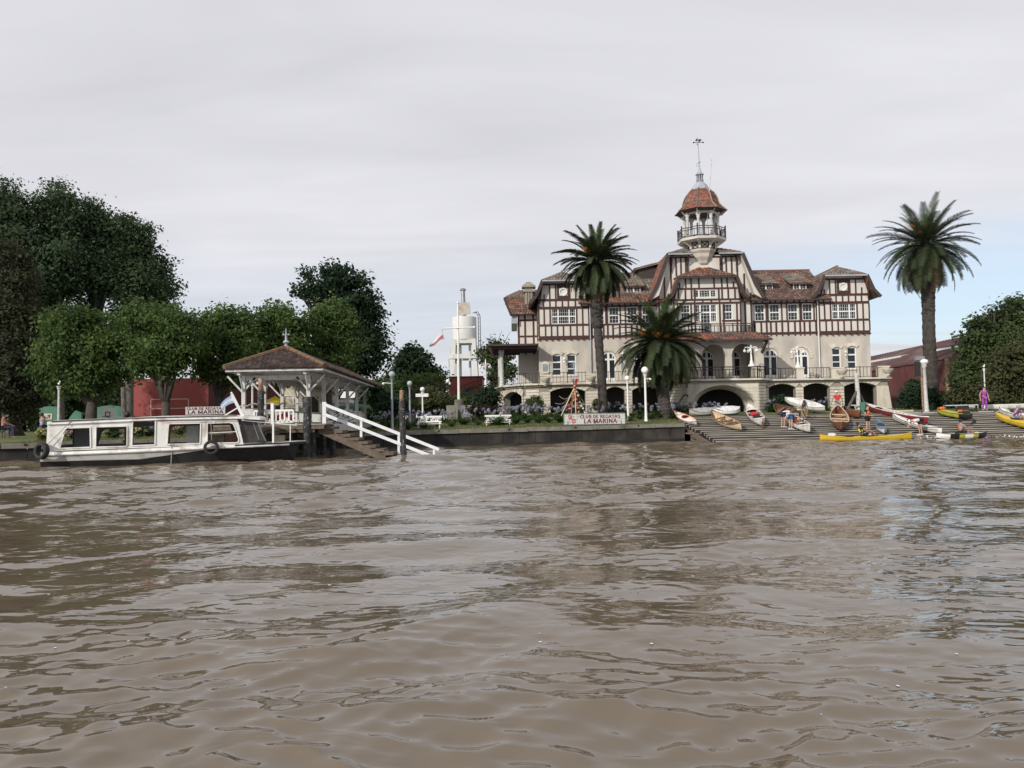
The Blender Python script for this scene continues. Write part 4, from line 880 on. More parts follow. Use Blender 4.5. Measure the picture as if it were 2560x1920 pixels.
def _pergola():
    x0, x1 = PX(1222, 866, 65), PX(1343, 866, 65); zt = PZ(1280, 862, 65)
    t = thing('pergola_roof', 'flat dark red canopy over the left end of the terrace', 'canopy', (x0, 66, 4.4))
    MB().box(x0, 2.2, 64.2, 71, zt - .15, zt).build('roof_slab', 'canopy_brown', t); bm = MB()
    for y in (64.6, 66.5, 68.5, 70.5): bm.box(x0 + .05, 2.15, y, y + .14, zt - .38, zt - .152)
    bm.build('beams', 'canopy_brown', t)
    cx = PX(1253.5, 910, 65.2)
    MB().lathe((cx, 65.6, 0), [(.24, 4.35), (.24, 4.5), (.19, 4.6), (.17, 7.0), (.22, 7.1), (.24, zt - .38)], 14).build('column', 'white_worn', t, smooth=40)
    MB().lathe((cx - .2, 70.6, 0), [(.2, 1.8), (.17, zt - .38)], 10).build('column', 'white_worn', t, smooth=40)
_pergola()
# ------------------------------------------------------------------ trees, palms, plants
def leafmesh(blobs, size, dens, seed, flat=.55, clump=.32, per=18, hole=0.0):
    R = np.random.RandomState(seed); cs = []
    for (c, r) in blobs:
        n = max(6, int(dens * r ** 2.1)); d = R.normal(size=(n, 3)); d /= np.linalg.norm(d, axis=1)[:, None]
        rad = r * (R.rand(n) ** .45) * (1 + .12 * R.normal(size=n)); p = np.array(c)[None] + d * rad[:, None] * np.array([1, 1, .92])
        k = np.repeat(np.arange(n), per); q = p[k] + R.normal(size=(len(k), 3)) * clump * np.array([1, 1, flat])
        cn = d + R.normal(size=d.shape) * .45; o = cn[k] * 1.0 + R.normal(size=(len(k), 3)) * .42 + np.array([0, 0, .40]); cs.append((q, o))
    q = np.concatenate([a for a, b in cs]); o = np.concatenate([b for a, b in cs]); o /= np.linalg.norm(o, axis=1)[:, None]
    t = R.normal(size=o.shape); t -= o * (t * o).sum(1)[:, None]; t /= np.linalg.norm(t, axis=1)[:, None]; b = np.cross(o, t)
    s = size * (.6 + .8 * R.rand(len(q)))[:, None]
    v = np.stack([q - t * s * .5, q + b * s * .32 - t * s * .05, q + t * s * .5, q - b * s * .32 - t * s * .05], 1).reshape(-1, 3)
    return v, np.arange(len(v)).reshape(-1, 4)
def PB(px, py, r, Y, dy=0): return (P(px, py, Y + dy), r * Y / 2000)
def tree(name, label, blobs, base, Y, leaf, size, dens, bark='bark', tr=.28, seed=1, group=None, fork=None, cat='tree', clump=.32, per=18, twigs=None, plume=False):
    if plume: blobs = blobs + [(b[0] + random.Random(i + seed).uniform(-.6, .6) * b[2], b[1] - b[2] * 1.0, b[2] * .40) for i, b in enumerate(blobs)]
    rn = random.Random(seed); bl = [PB(*b[:3], Y, rn.uniform(-.25, .25) * b[2] * Y / 1000) for b in blobs]
    x0 = PX(base[0], base[1], Y); b0 = Vector((x0, Y, gz(x0, Y) - .05)); t = thing(name, label, cat, tuple(b0), group)
    cen = sum((Vector(c) for c, r in bl), Vector()) / len(bl); zmin = min(c[2] - r * .5 for c, r in bl)
    fk = Vector(P(fork[0], fork[1], Y)) if fork else Vector((x0 + (cen.x - x0) * .3, Y, max(b0.z + .6, zmin)))
    mb = MB(); mid = b0.lerp(fk, .5) + Vector((rn.uniform(-.1, .1), 0, 0)) * tr * 2
    mb.tube([b0, b0 + Vector((0, 0, .25)), mid, fk], [tr * 1.6, tr * 1.15, tr, tr * .9], 9)
    for c, r in bl:
        c = Vector(c); m = fk.lerp(c, .5) + Vector((rn.uniform(-.2, .2), rn.uniform(-.2, .2), rn.uniform(0, .3))) * r
        mb.tube([fk - Vector((0, 0, tr)), m, c + Vector((0, 0, r * .3))], [tr * .62, tr * .38, tr * .12], 6)
        for k in range(4):
            e = c + Vector((rn.uniform(-1, 1), rn.uniform(-1, 1), rn.uniform(-.3, 1))) * r * .85; mb.tube([m.lerp(c, .6), m.lerp(e, .6) + Vector((0, 0, .1)), e], [tr * .25, tr * .14, tr * .04], 5)
    for q in (twigs or []):
        p = Vector(P(q[0], q[1], Y)); e = Vector(P(q[2], q[3], Y)); mb.tube([p, p.lerp(e, .5) + Vector((.1, 0, .1)), e], [.05, .03, .01], 4)
    mb.build('trunk', bark, t, smooth=True)
    v, q = leafmesh(bl, size, dens, seed, clump=clump, per=per); c = v.mean(0); link('crown', npmesh('crown', v - c, q), leaf, tuple(c), t)
    return t
G1 = 'tall dark trees behind the park on the left'
tree('tall_tree', 'tallest dark green tree at the far left edge, its crown cut by the picture edge', [(10, 520, 55), (45, 535, 38), (-15, 590, 75), (45, 610, 60), (20, 700, 85), (45, 790, 80), (0, 880, 95)], (30, 1080), 78, 'leaf_tall', .32, 12, 'bark_grey', .5, 11, G1, clump=.66, per=52, plume=True)
tree('tall_tree', 'tall dark green tree with a double rounded top, second from the left edge', [(140, 510, 42), (180, 545, 42), (135, 575, 55), (112, 620, 50), (165, 650, 62), (120, 690, 66), (185, 720, 45), (100, 780, 55)], (150, 1075), 80, 'leaf_tall', .32, 12, 'bark_grey', .42, 12, G1, clump=.66, per=52, plume=True)
tree('tall_tree', 'tall dark green tree with pale trunk showing, middle of the tall group', [(232, 545, 36), (265, 575, 38), (210, 600, 46), (262, 630, 48), (225, 680, 60), (280, 710, 45), (210, 800, 40)], (240, 1075), 82, 'leaf_tall', .32, 12, 'bark_grey', .42, 13, G1, clump=.66, per=52, plume=True)
tree('tall_tree', 'tall dark green tree with a pointed top on the right shoulder of the tall group', [(325, 575, 32), (352, 605, 30), (318, 635, 46), (355, 660, 42), (310, 710, 56), (360, 720, 50), (330, 800, 55)], (320, 1070), 82, 'leaf_tall', .32, 12, 'bark_grey', .4, 14, G1, clump=.66, per=52, plume=True)
tree('tall_tree', 'lower dark green tree closing the tall group on its right side', [(388, 680, 32), (408, 725, 32), (365, 720, 38), (370, 760, 50), (395, 800, 45), (350, 850, 55), (420, 850, 40)], (385, 1070), 84, 'leaf_tall', .32, 12, 'bark_grey', .38, 15, G1, clump=.66, per=52, plume=True)
tree('cypress_tree', 'brownish dark conifer filling the left edge in front of the tall trees', [(20, 640, 48), (45, 700, 50), (5, 750, 70), (50, 800, 60), (30, 880, 80), (75, 900, 45), (20, 980, 85), (80, 980, 40)], (40, 1095), 54, 'leaf_cypress', .22, 70, 'bark', .4, 16, clump=.32, per=20)
G2 = 'pollarded plane trees along the lawn'
PLN = dict(leaf='leaf_plane', size=.23, dens=33, bark='bark', group=G2, clump=.40, per=44)
tree('plane_tree', 'round pollarded plane tree furthest left, above the lamp post without a globe', [(170, 815, 55), (225, 815, 55), (140, 870, 50), (195, 880, 65), (255, 870, 55), (160, 940, 52), (225, 945, 60), (280, 925, 45), (120, 920, 35)], (228, 1085), 50, tr=.34, seed=21, fork=(230, 1005), **PLN)
tree('plane_tree', 'pollarded plane tree with a forked trunk in front of the red wall', [(350, 795, 45), (405, 800, 45), (445, 815, 45), (345, 860, 50), (400, 870, 60), (450, 880, 45), (372, 905, 42), (428, 912, 40)], (413, 1080), 49, tr=.27, seed=22, fork=(414, 1005), **PLN)
tree('plane_tree', 'pollarded plane tree at the right end of the red wall, behind the pavilion flag', [(520, 815, 38), (565, 800, 45), (605, 815, 42), (520, 865, 48), (575, 865, 58), (615, 880, 42), (535, 925, 42), (590, 930, 42)], (547, 1078), 52, tr=.30, seed=23, fork=(547, 990), **PLN)
tree('plane_tree', 'leafy plane tree rising straight above the pavilion roof', [(655, 815, 38), (700, 795, 45), (740, 810, 42), (660, 860, 48), (710, 860, 55), (750, 880, 42), (680, 920, 45)], (700, 1070), 55, tr=.30, seed=24, fork=(700, 980), **PLN)
tree('plane_tree', 'plane tree with bright upper leaves right of the pavilion finial', [(800, 800, 42), (835, 785, 40), (860, 815, 35), (810, 850, 48), (850, 860, 45), (790, 895, 40), (835, 905, 42)], (820, 1060), 58, tr=.30, seed=25, fork=(820, 980), **PLN)
tree('dark_tree', 'big dark spreading tree with ragged branches right of the plane trees', [(840, 680, 34), (815, 720, 40), (870, 710, 36), (770, 690, 16), (750, 730, 16), (790, 740, 28), (905, 700, 16), (850, 770, 60), (900, 760, 45), (890, 830, 65), (930, 800, 30), (930, 870, 38), (950, 840, 18), (870, 900, 60), (920, 920, 30)], (880, 1060), 75, 'leaf_dark', .34, 14, 'bark', .5, 31, clump=.5, per=46)
tree('round_tree', 'dark rounded tree far behind, left of the water tower', [(1028, 880, 22), (1010, 900, 25), (1050, 910, 32), (1075, 935, 25), (1020, 930, 38), (985, 945, 25)], (1030, 1050), 105, 'leaf_dark', .5, 22, 'bark', .5, 32, clump=.5)
tree('pale_shrub_tree', 'mid green bushy tree below the round dark tree', [(985, 975, 28), (1025, 965, 32), (1070, 960, 35), (1095, 958, 26), (1050, 985, 30)], (1050, 1040), 84, 'leaf_plane', .3, 36, 'bark', .3, 33, clump=.4)
tree('twiggy_tree', 'thin tree with bare twigs on top between the water tower and the clubhouse', [(1235, 865, 24), (1255, 880, 28), (1215, 890, 22), (1240, 910, 30), (1265, 930, 28)], (1230, 1030), 86, 'leaf_bush', .34, 26, 'bark', .35, 34, clump=.4, twigs=[(1240, 860, 1255, 825), (1240, 860, 1222, 838), (1255, 865, 1275, 830), (1230, 865, 1210, 842), (1200, 880, 1188, 868)])
tree('ivy_column', 'dark ivy covered trunk beside the canopy column', [(1235, 945, 15), (1236, 965, 15), (1236, 985, 16), (1237, 1005, 16)], (1236, 1025), 76, 'leaf_cypress', .22, 120, 'bark', .35, 35, cat='tree', clump=.2)
tree('wild_tree', 'broad wild green tree sprawling over the right end of the red shed', [(2445, 840, 32), (2478, 825, 42), (2515, 805, 45), (2560, 800, 45), (2428, 895, 36), (2460, 880, 50), (2520, 870, 55), (2580, 860, 55), (2412, 945, 34), (2445, 940, 45)], (2470, 1020), 68, 'leaf_bush', .28, 22, 'bark', .35, 36, clump=.42, per=40, plume=True)
tree('scrub_tree', 'brownish olive scrub tree filling the right edge above the kayaks', [(2530, 905, 40), (2570, 930, 55), (2510, 950, 38), (2540, 985, 40), (2590, 1000, 45)], (2560, 1030), 62, 'leaf_olive', .25, 30, 'bark', .25, 37, clump=.36, per=36, plume=True)
tree('flowering_shrub', 'shrub with pale yellow young leaves behind the standing person in purple', [(2400, 985, 32), (2440, 990, 30), (2380, 1005, 22), (2470, 990, 30), (2420, 1010, 22)], (2420, 1030), 61, 'leaf_olive', .24, 70, 'bark', .15, 38, cat='shrub', clump=.28)
tree('conifer_shrub', 'low spreading dark conifer shrub behind the right cream lamp post', [(2285, 965, 18), (2275, 990, 24), (2300, 985, 22), (2262, 1005, 18), (2330, 990, 22), (2350, 1000, 20), (2310, 1008, 22)], (2300, 1030), 61, 'leaf_dark', .2, 110, 'bark', .12, 39, cat='shrub', clump=.22)
# shrubs round the monument
SH = [('dark_shrub', 'long dark shrub bed behind the flowers by the left white bench', [(1040, 1018, 20), (1065, 1020, 20), (1090, 1020, 20), (1115, 1020, 18), (1015, 1018, 18)], 'leaf_bush', 64, 49), ('dark_shrub', 'dark low shrubs between the flagpole base and the right white bench', [(1140, 1022, 16), (1165, 1022, 16), (1190, 1022, 18)], 'leaf_dark', 65, 50),
      ('dark_shrub', 'dense dark clipped shrub left of the terrace end', [(1215, 983, 22), (1230, 990, 22), (1195, 1003, 24), (1220, 1008, 26)], 'leaf_dark', 62, 41), ('olive_shrub', 'yellowish green shrub left of the flagpole base', [(1085, 985, 24), (1105, 1000, 24), (1065, 1005, 24)], 'leaf_olive', 62, 42),
      ('reddish_shrub', 'bushy shrub with reddish tips behind the left white bench', [(1075, 965, 18), (1055, 985, 22), (1100, 975, 18)], 'leaf_olive', 66, 43), ('green_shrub', 'green shrub between the monument slab and the dark clipped shrub', [(1150, 1000, 20), (1172, 1003, 18)], 'leaf_bush', 62, 44),
      ('dark_shrub', 'dark shrub right of the pavilion gangway', [(960, 1010, 32), (985, 1005, 28), (945, 985, 25), (1000, 1015, 22)], 'leaf_dark', 54, 45), ('dark_shrub', 'dark shrub behind the right white bench', [(1185, 1022, 16), (1205, 1025, 16)], 'leaf_bronze', 57, 46),
      ('dark_shrub', 'dark green shrub in front of the arcade right of the bow', [(1950, 1005, 18), (1935, 1018, 14)], 'leaf_dark', 61, 47), ('dark_shrub', 'dark shrub in the bed below the middle palm', [(1690, 1030, 14), (1725, 1028, 16), (1665, 1030, 12)], 'leaf_dark', 58.5, 48)]
for nm, lb, bl, lf, Yd, sd in SH: tree(nm, lb, bl, (bl[0][0], 1040), Yd, lf, .2, 120, 'bark', .06, sd, cat='shrub', clump=.2)
for px, py, r, lb in ((1337, 1012, 28, 'large round clipped bush in front of the left terrace arches'), (1497, 1010, 17, 'small round clipped bush at the foot of the tall palm')):
    tree('topiary_bush', lb, [(px, py, r * .8), (px - r * .3, py + r * .3, r * .6), (px + r * .3, py + r * .3, r * .6), (px, py - r * .2, r * .7)], (px, py + 30), 59.5, 'leaf_bush', .12, 420, 'bark', .06, int(px), cat='bush', clump=.1)
def _hedge():
    bl = []
    rn = random.Random(77)
    for x in range(-420, 640, 20): bl.append(PB(x, 1050 + rn.uniform(-16, 12), 34, 91, rn.uniform(-3, 3))); bl.append(PB(x, 1000 + rn.uniform(-30, 25), 40, 92, rn.uniform(-4, 4)))
    for x in range(640, 1000, 20): bl.append(PB(x, 1035 + rn.uniform(-8, 12), 26, 91, rn.uniform(-3, 3))); bl.append(PB(x, 1000 + rn.uniform(-25, 20), 32, 92, rn.uniform(-4, 4)))
    for x in range(-420, 300, 30): bl.append(PB(x, 930 + rn.uniform(-30, 30), 42, 94, rn.uniform(-4, 4)))
    v, q = leafmesh(bl, .5, 16, 5, clump=.5); c = v.mean(0); o = link('distant_woods', npmesh('woods', v - c, q), 'leaf_tall', tuple(c)); o['kind'] = 'stuff'; tag(o, 'dark mass of woods closing the park behind the lawn', 'woods')
    bl = []
    for x in range(2330, 2700, 26): bl.append(PB(x, 960 + rn.uniform(-30, 30), 36, 95, rn.uniform(-4, 4)))
    for x in range(2180, 2240, 20): bl.append(PB(x, 935, 10, 150, 0))
    v, q = leafmesh(bl, .5, 16, 6, clump=.5); c = v.mean(0); o = link('distant_woods', npmesh('woods', v - c, q), 'leaf_tall', tuple(c)); o['kind'] = 'stuff'; tag(o, 'dark mass of woods behind the red shed', 'woods')
_hedge()

# ---- palms
def frondmesh(Lf, droop, seed, nl=52, wl=.40):
    R = np.random.RandomState(seed); n = 14; v = []; f = []
    t = np.linspace(0, 1, n + 1); ang = -droop * t ** 1.6; dx = np.cos(ang) / n * Lf; dz = np.sin(ang) / n * Lf
    cx = np.concatenate([[0], np.cumsum(dx[:-1])]); cz = np.concatenate([[0], np.cumsum(dz[:-1])])
    for i in range(n + 1):
        w = .045 * (1 - .85 * t[i]) + .004; v += [(cx[i], -w, cz[i]), (cx[i], w, cz[i]), (cx[i], 0, cz[i] - w)]
    for i in range(n):
        for a, b in ((0, 1), (1, 2), (2, 0)): f.append((i * 3 + a, i * 3 + b, i * 3 + 3 + b, i * 3 + 3 + a))
    for k in range(nl):
        u = .10 + .9 * (k + .5) / nl; x = np.interp(u, t, cx); z = np.interp(u, t, cz); a = np.interp(u, t, ang); l = wl * min(1, (u - .02) * 5) * (1 - .62 * max(0, (u - .45) / .55) ** 1.5)
        for s in (-1, 1):
            fw = .62 + .35 * u + R.uniform(-.1, .1); d = np.array([math.cos(a) * fw, s * 1.0, math.sin(a) * fw + .34 + R.uniform(-.12, .1)]); d /= np.linalg.norm(d); w = .029
            tx = np.array([math.cos(a), 0, math.sin(a)]) * w; b = np.array([x, 0, z]); m = b + d * l * .55; e = b + d * l + np.array([0, 0, -.16 * l - .02]); o = len(v)
            v += [tuple(b - tx), tuple(b + tx), tuple(m + tx * .9), tuple(e), tuple(m - tx * .9)]; f += [(o, o + 1, o + 2, o + 4), (o + 4, o + 2, o + 3)]
    me = bpy.data.meshes.new('frond'); me.from_pydata([tuple(map(float, p)) for p in v], [], f); me.update(); return me
def palm(label, crown, base, Y, Lf, trw, nf, seed, lowest=-62, gold=()):
    rn = random.Random(seed); b0 = Vector(GP(*base, Y)); c = Vector(P(*crown, Y)); t = thing('palm_tree', label, 'palm tree', tuple(b0), 'canary date palms')
    mb = MB(); n = 46; Hh = (c - b0).length; pts = []; rs = []
    for i in range(n + 1):
        u = i / n; p = b0.lerp(c - Vector((0, 0, .15)), u) + Vector((.10 * math.sin(u * 5 + seed), 0, 0)); pts.append(p)
        r = trw * (1.12 - .18 * u if u < .6 else 1.0 + .55 * max(0, (u - .62) / .38)) * (1.25 if i == 0 else 1) * (1 + rn.uniform(-.035, .05)); rs.append(r * (1.05 if i % 2 else .97))
    mb.tube(pts, rs, 14); mb.build('trunk', 'palm_bark', t)
    bo = MB()
    for k in range(190):   # old leaf bases on the upper trunk
        u = rn.uniform(.56, .985); p = b0.lerp(c, u); a = rn.uniform(0, 6.28); r = trw * (1.0 + .5 * max(0, (u - .62) / .38)); d = Vector((math.cos(a), math.sin(a), 0)); q = p + d * r * .85 + Vector((.10 * math.sin(u * 5 + seed), 0, 0)); bo.bar(q, q + d * .13 + Vector((0, 0, .16)), .17, .07)
    bo.build('leaf_bases', 'palm_bark', t, stuff=True)
    ms = [[frondmesh(Lf * s, dr, seed * 7 + i, wl=.17 * Lf) for i, s in enumerate((1, .93))] for dr in (.5, .8, .95)]
    ga = 2.399963
    for k in range(nf):
        u = k / (nf - 1); el = 80 - (80 - lowest) * u ** .74 + rn.uniform(-7, 7); az = k * ga + rn.uniform(-.2, .2)
        j = 0 if el > 55 else (1 if el > 5 else 2); me = ms[j][k % 2]
        o = bpy.data.objects.new('frond', me); C.objects.link(o); mm = 'frond_new' if el > 62 else ('frond_old' if (el < -48 and rn.random() < .35) else 'frond')
        if not me.materials: me.materials.append(MATS['frond'])
        if mm != 'frond': o.material_slots[0].link = 'OBJECT'; o.material_slots[0].material = MATS[mm]
        hz = c + Vector((math.cos(az) * .2, math.sin(az) * .2, -.35 * u + .1)); o.location = hz - b0; o.rotation_euler = (rn.uniform(-.25, .25), -math.radians(el), az); o.scale = (rn.uniform(.9, 1.08) * (.92 if el > 55 else 1),) * 3; o.parent = t
    for g in gold:
        p = Vector(P(g[0], g[1], Y - .9)); v, q = leafmesh([(tuple(p), g[2])], .08, 900, seed, clump=.1, per=14); cc = v.mean(0); link('date_cluster', npmesh('dates', v - cc, q), 'orange_date', tuple(cc), t, True)
    return t
palm('tall date palm growing in front of the left wing of the clubhouse', (1491, 650), (1504, 1022), 57.5, 3.0, .30, 108, 1, gold=((1466, 622, .18),))
palm('short bushy date palm standing before the clubhouse porch', (1651, 852), (1662, 1020), 57.5, 3.6, .40, 116, 2, lowest=-64, gold=((1652, 812, .16), (1640, 835, .2), (1608, 830, .18), (1670, 838, .15)))
palm('tallest date palm rising alone against the sky by the red shed', (2313, 610), (2333, 985), 68, 4.3, .49, 108, 3, gold=((2320, 562, .2), (2298, 580, .2), (2282, 566, .16)))

# ---- agapanthus and border plants
def strapmesh(mb, n, L, rn, w=.035, up=.6):
    for i in range(n):
        a = rn.uniform(0, 6.28); l = L * rn.uniform(.7, 1.15); d = Vector((math.cos(a), math.sin(a), 0)); s = Vector((-d.y, d.x, 0)) * w; el = rn.uniform(up, 1.35)
        p = [d * .04, d * (.04 + .5 * l * math.cos(el)) + Vector((0, 0, .55 * l * math.sin(el))), d * (.04 + .9 * l * math.cos(el * .75)) + Vector((0, 0, .78 * l * math.sin(el))), d * (.04 + 1.15 * l * math.cos(el * .6)) + Vector((0, 0, .62 * l * math.sin(el)))]
        mb.add([p[0] - s, p[0] + s, p[1] + s, p[1] - s, p[2] + s * .7, p[2] - s * .7, p[3]], [(0, 1, 2, 3), (3, 2, 4, 5), (5, 4, 6)])
def _aga():
    rn = random.Random(9); protos = []
    for k in range(3):
        t = thing('agapanthus', 'agapanthus clump with round violet flower heads in the border', 'flowering plant', (0, -20 - k, 0), 'agapanthus clumps in the border'); WL[t.name] = (0, 0, 0)
        mb = MB(); strapmesh(mb, 26, .55, rn); mb.build('foliage', 'leaf_strap', t)
        for j in range(5):
            a = rn.uniform(0, 6.28); r = rn.uniform(.05, .3); h = rn.uniform(.62, .98); e = Vector((math.cos(a) * r, math.sin(a) * r, h)); st = MB().tube([(0, 0, .05), e * .6 + Vector((0, 0, .05)), e], .011, 4).build('stem', 'leaf_strap', t)
            v, q = leafmesh([(tuple(e), .09)], .05, 3800, 50 + k * 7 + j, clump=.018, per=4); c = v.mean(0); link('flower_head', npmesh('flowers', v - c, q), 'petal', tuple(c), t)
        protos.append(t)
    spots = []
    def row(xa, xb, y0, n, ya, yb):
        for i in range(n): spots.append((xa + (xb - xa) * (i + rn.uniform(.2, .8)) / n, rn.uniform(ya, yb)))
    row(1050, 1190, 0, 9, 53, 56); row(1205, 1290, 0, 7, 52, 57); row(1280, 1415, 0, 13, 54.5, 58.5); row(1415, 1560, 0, 12, 56, 59.5); row(1560, 1650, 0, 6, 57, 60); row(1680, 1820, 0, 10, 58, 59.3); row(2020, 2080, 0, 4, 60.5, 61.5); row(1640, 1700, 0, 4, 56, 58); row(930, 1010, 0, 5, 49.5, 52); row(1010, 1060, 0, 4, 51.5, 54); row(1915, 1950, 0, 2, 60.5, 61.3)
    for i, (px, Y) in enumerate(spots):
        x, y, z = GP(px, 1040, Y); s = rn.uniform(.85, 1.15)
        if i < 3: o = protos[i]; o.location = (x, y, z); o.rotation_euler[2] = rn.uniform(0, 6); o.scale = (s,) * 3
        else: dup(protos[i % 3], (x, y, z), rn.uniform(0, 6), sc=s)
    # strap leaved plants at the lawn edge
    t = thing('strap_plant', 'low fountain of fresh green strap leaves at the lawn edge', 'plant', (0, 0, 0), 'strap leaved plants along the front of the border'); mb = MB(); strapmesh(mb, 60, .62, rn, .03, .5); mb.build('foliage', 'leaf_strap', t)
    sp = [(1092, 51.2), (1128, 50.5), (1160, 52), (1195, 51.5), (1245, 51.3), (1255, 52), (1290, 52.4), (1318, 53), (1345, 52.8), (1372, 53), (1398, 53.2), (1410, 53), (1575, 54.6), (1600, 56), (1625, 56.4), (1020, 48.4), (1060, 49.0)]
    for i, (px, Y) in enumerate(sp):
        x, y, z = GP(px, 1050, Y); s = rn.uniform(.75, 1.25)
        if i == 0: t.location = (x, y, z)
        else: dup(t, (x, y, z), rn.uniform(0, 6), sc=s)
    for px, Y, lb in ((1240, 60, 'dark sword leaved flax clump against the curved terrace end'), (1200, 56, 'bronze sword leaved flax clump behind the right white bench')):
        t = thing('flax_plant', lb, 'plant', GP(px, 1040, Y)); WL[t.name] = (0, 0, 0); mb = MB(); strapmesh(mb, 60, 1.25, rn, .05, .95); mb.build('foliage', 'leaf_bronze', t)
    # hydrangeas on the left lawn
    for px, Y, r, m, lb in ((112, 40.5, .42, 'petal_cream', 'dry yellow hydrangea bush at the left end of the moored boat'), (283, 42, .50, 'petal_cream', 'cream hydrangea bush seen through the second boat window'), (345, 43.5, .45, 'petal_cream', 'pale hydrangea bush seen through the open boat doorway'), (374, 44, .40, 'petal', 'small mauve hydrangea bush right of the doorway view'), (452, 45, .42, 'petal_pink', 'pink hydrangea bush seen through the third boat window'), (176, 42, .3, 'petal_pink', 'small pink hydrangea seen through the first boat window')):
        b = GP(px, 1090, Y); t = thing('hydrangea', lb, 'flowering bush', b); v, q = leafmesh([((b[0], b[1], b[2] + r * .8), r * .75)], .14, 420, int(px), clump=.1, per=12); c = v.mean(0); link('foliage', npmesh('foliage', v - c, q), 'leaf_yellow' if px == 112 else 'leaf_bush', tuple(c), t)
        R2 = random.Random(int(px))
        for k in range(8):
            a = R2.uniform(0, 6.28); e = R2.uniform(-.2, 1.2); p = (b[0] + r * .85 * math.cos(a) * math.cos(e), b[1] - r * .85 * abs(math.sin(a)) * math.cos(e), b[2] + r * .85 + r * .8 * math.sin(e)); v, q = leafmesh([(p, .1)], .06, 2600, 90 + k, clump=.02, per=5); c = v.mean(0); link('flower_head', npmesh('flowers', v - c, q), m, tuple(c), t)
    # grass blades: lawn tufts as one counted-by-nobody mass along the visible front edge
    R = np.random.RandomState(4); n = 26000; xs = R.uniform(-24, 13, n); v = []
    ds = R.rand(n) ** 1.5 * 10; ok = []
    q0 = np.array([shore(x)[0] for x in xs]); ys = q0 + .25 + ds; zs = np.array([gz(x, y) for x, y in zip(xs, ys)])
    a = R.uniform(0, 6.28, n); h = R.uniform(.04, .11, n); dx = np.cos(a) * .02; dy = np.sin(a) * .02; lx = R.normal(size=n) * .04; ly = R.normal(size=n) * .04
    b = np.stack([xs, ys, zs - .01], 1); v = np.stack([b + np.stack([-dx, -dy, 0 * h], 1), b + np.stack([dx, dy, 0 * h], 1), b + np.stack([lx + dx * .3, ly, h], 1), b + np.stack([lx - dx * .3, ly, h], 1)], 1).reshape(-1, 3)
    o = link('grass_blades', npmesh('blades', v, np.arange(len(v)).reshape(-1, 4)), 'grass'); o['kind'] = 'stuff'; tag(o, 'short rough grass along the river bank', 'grass')
_aga()
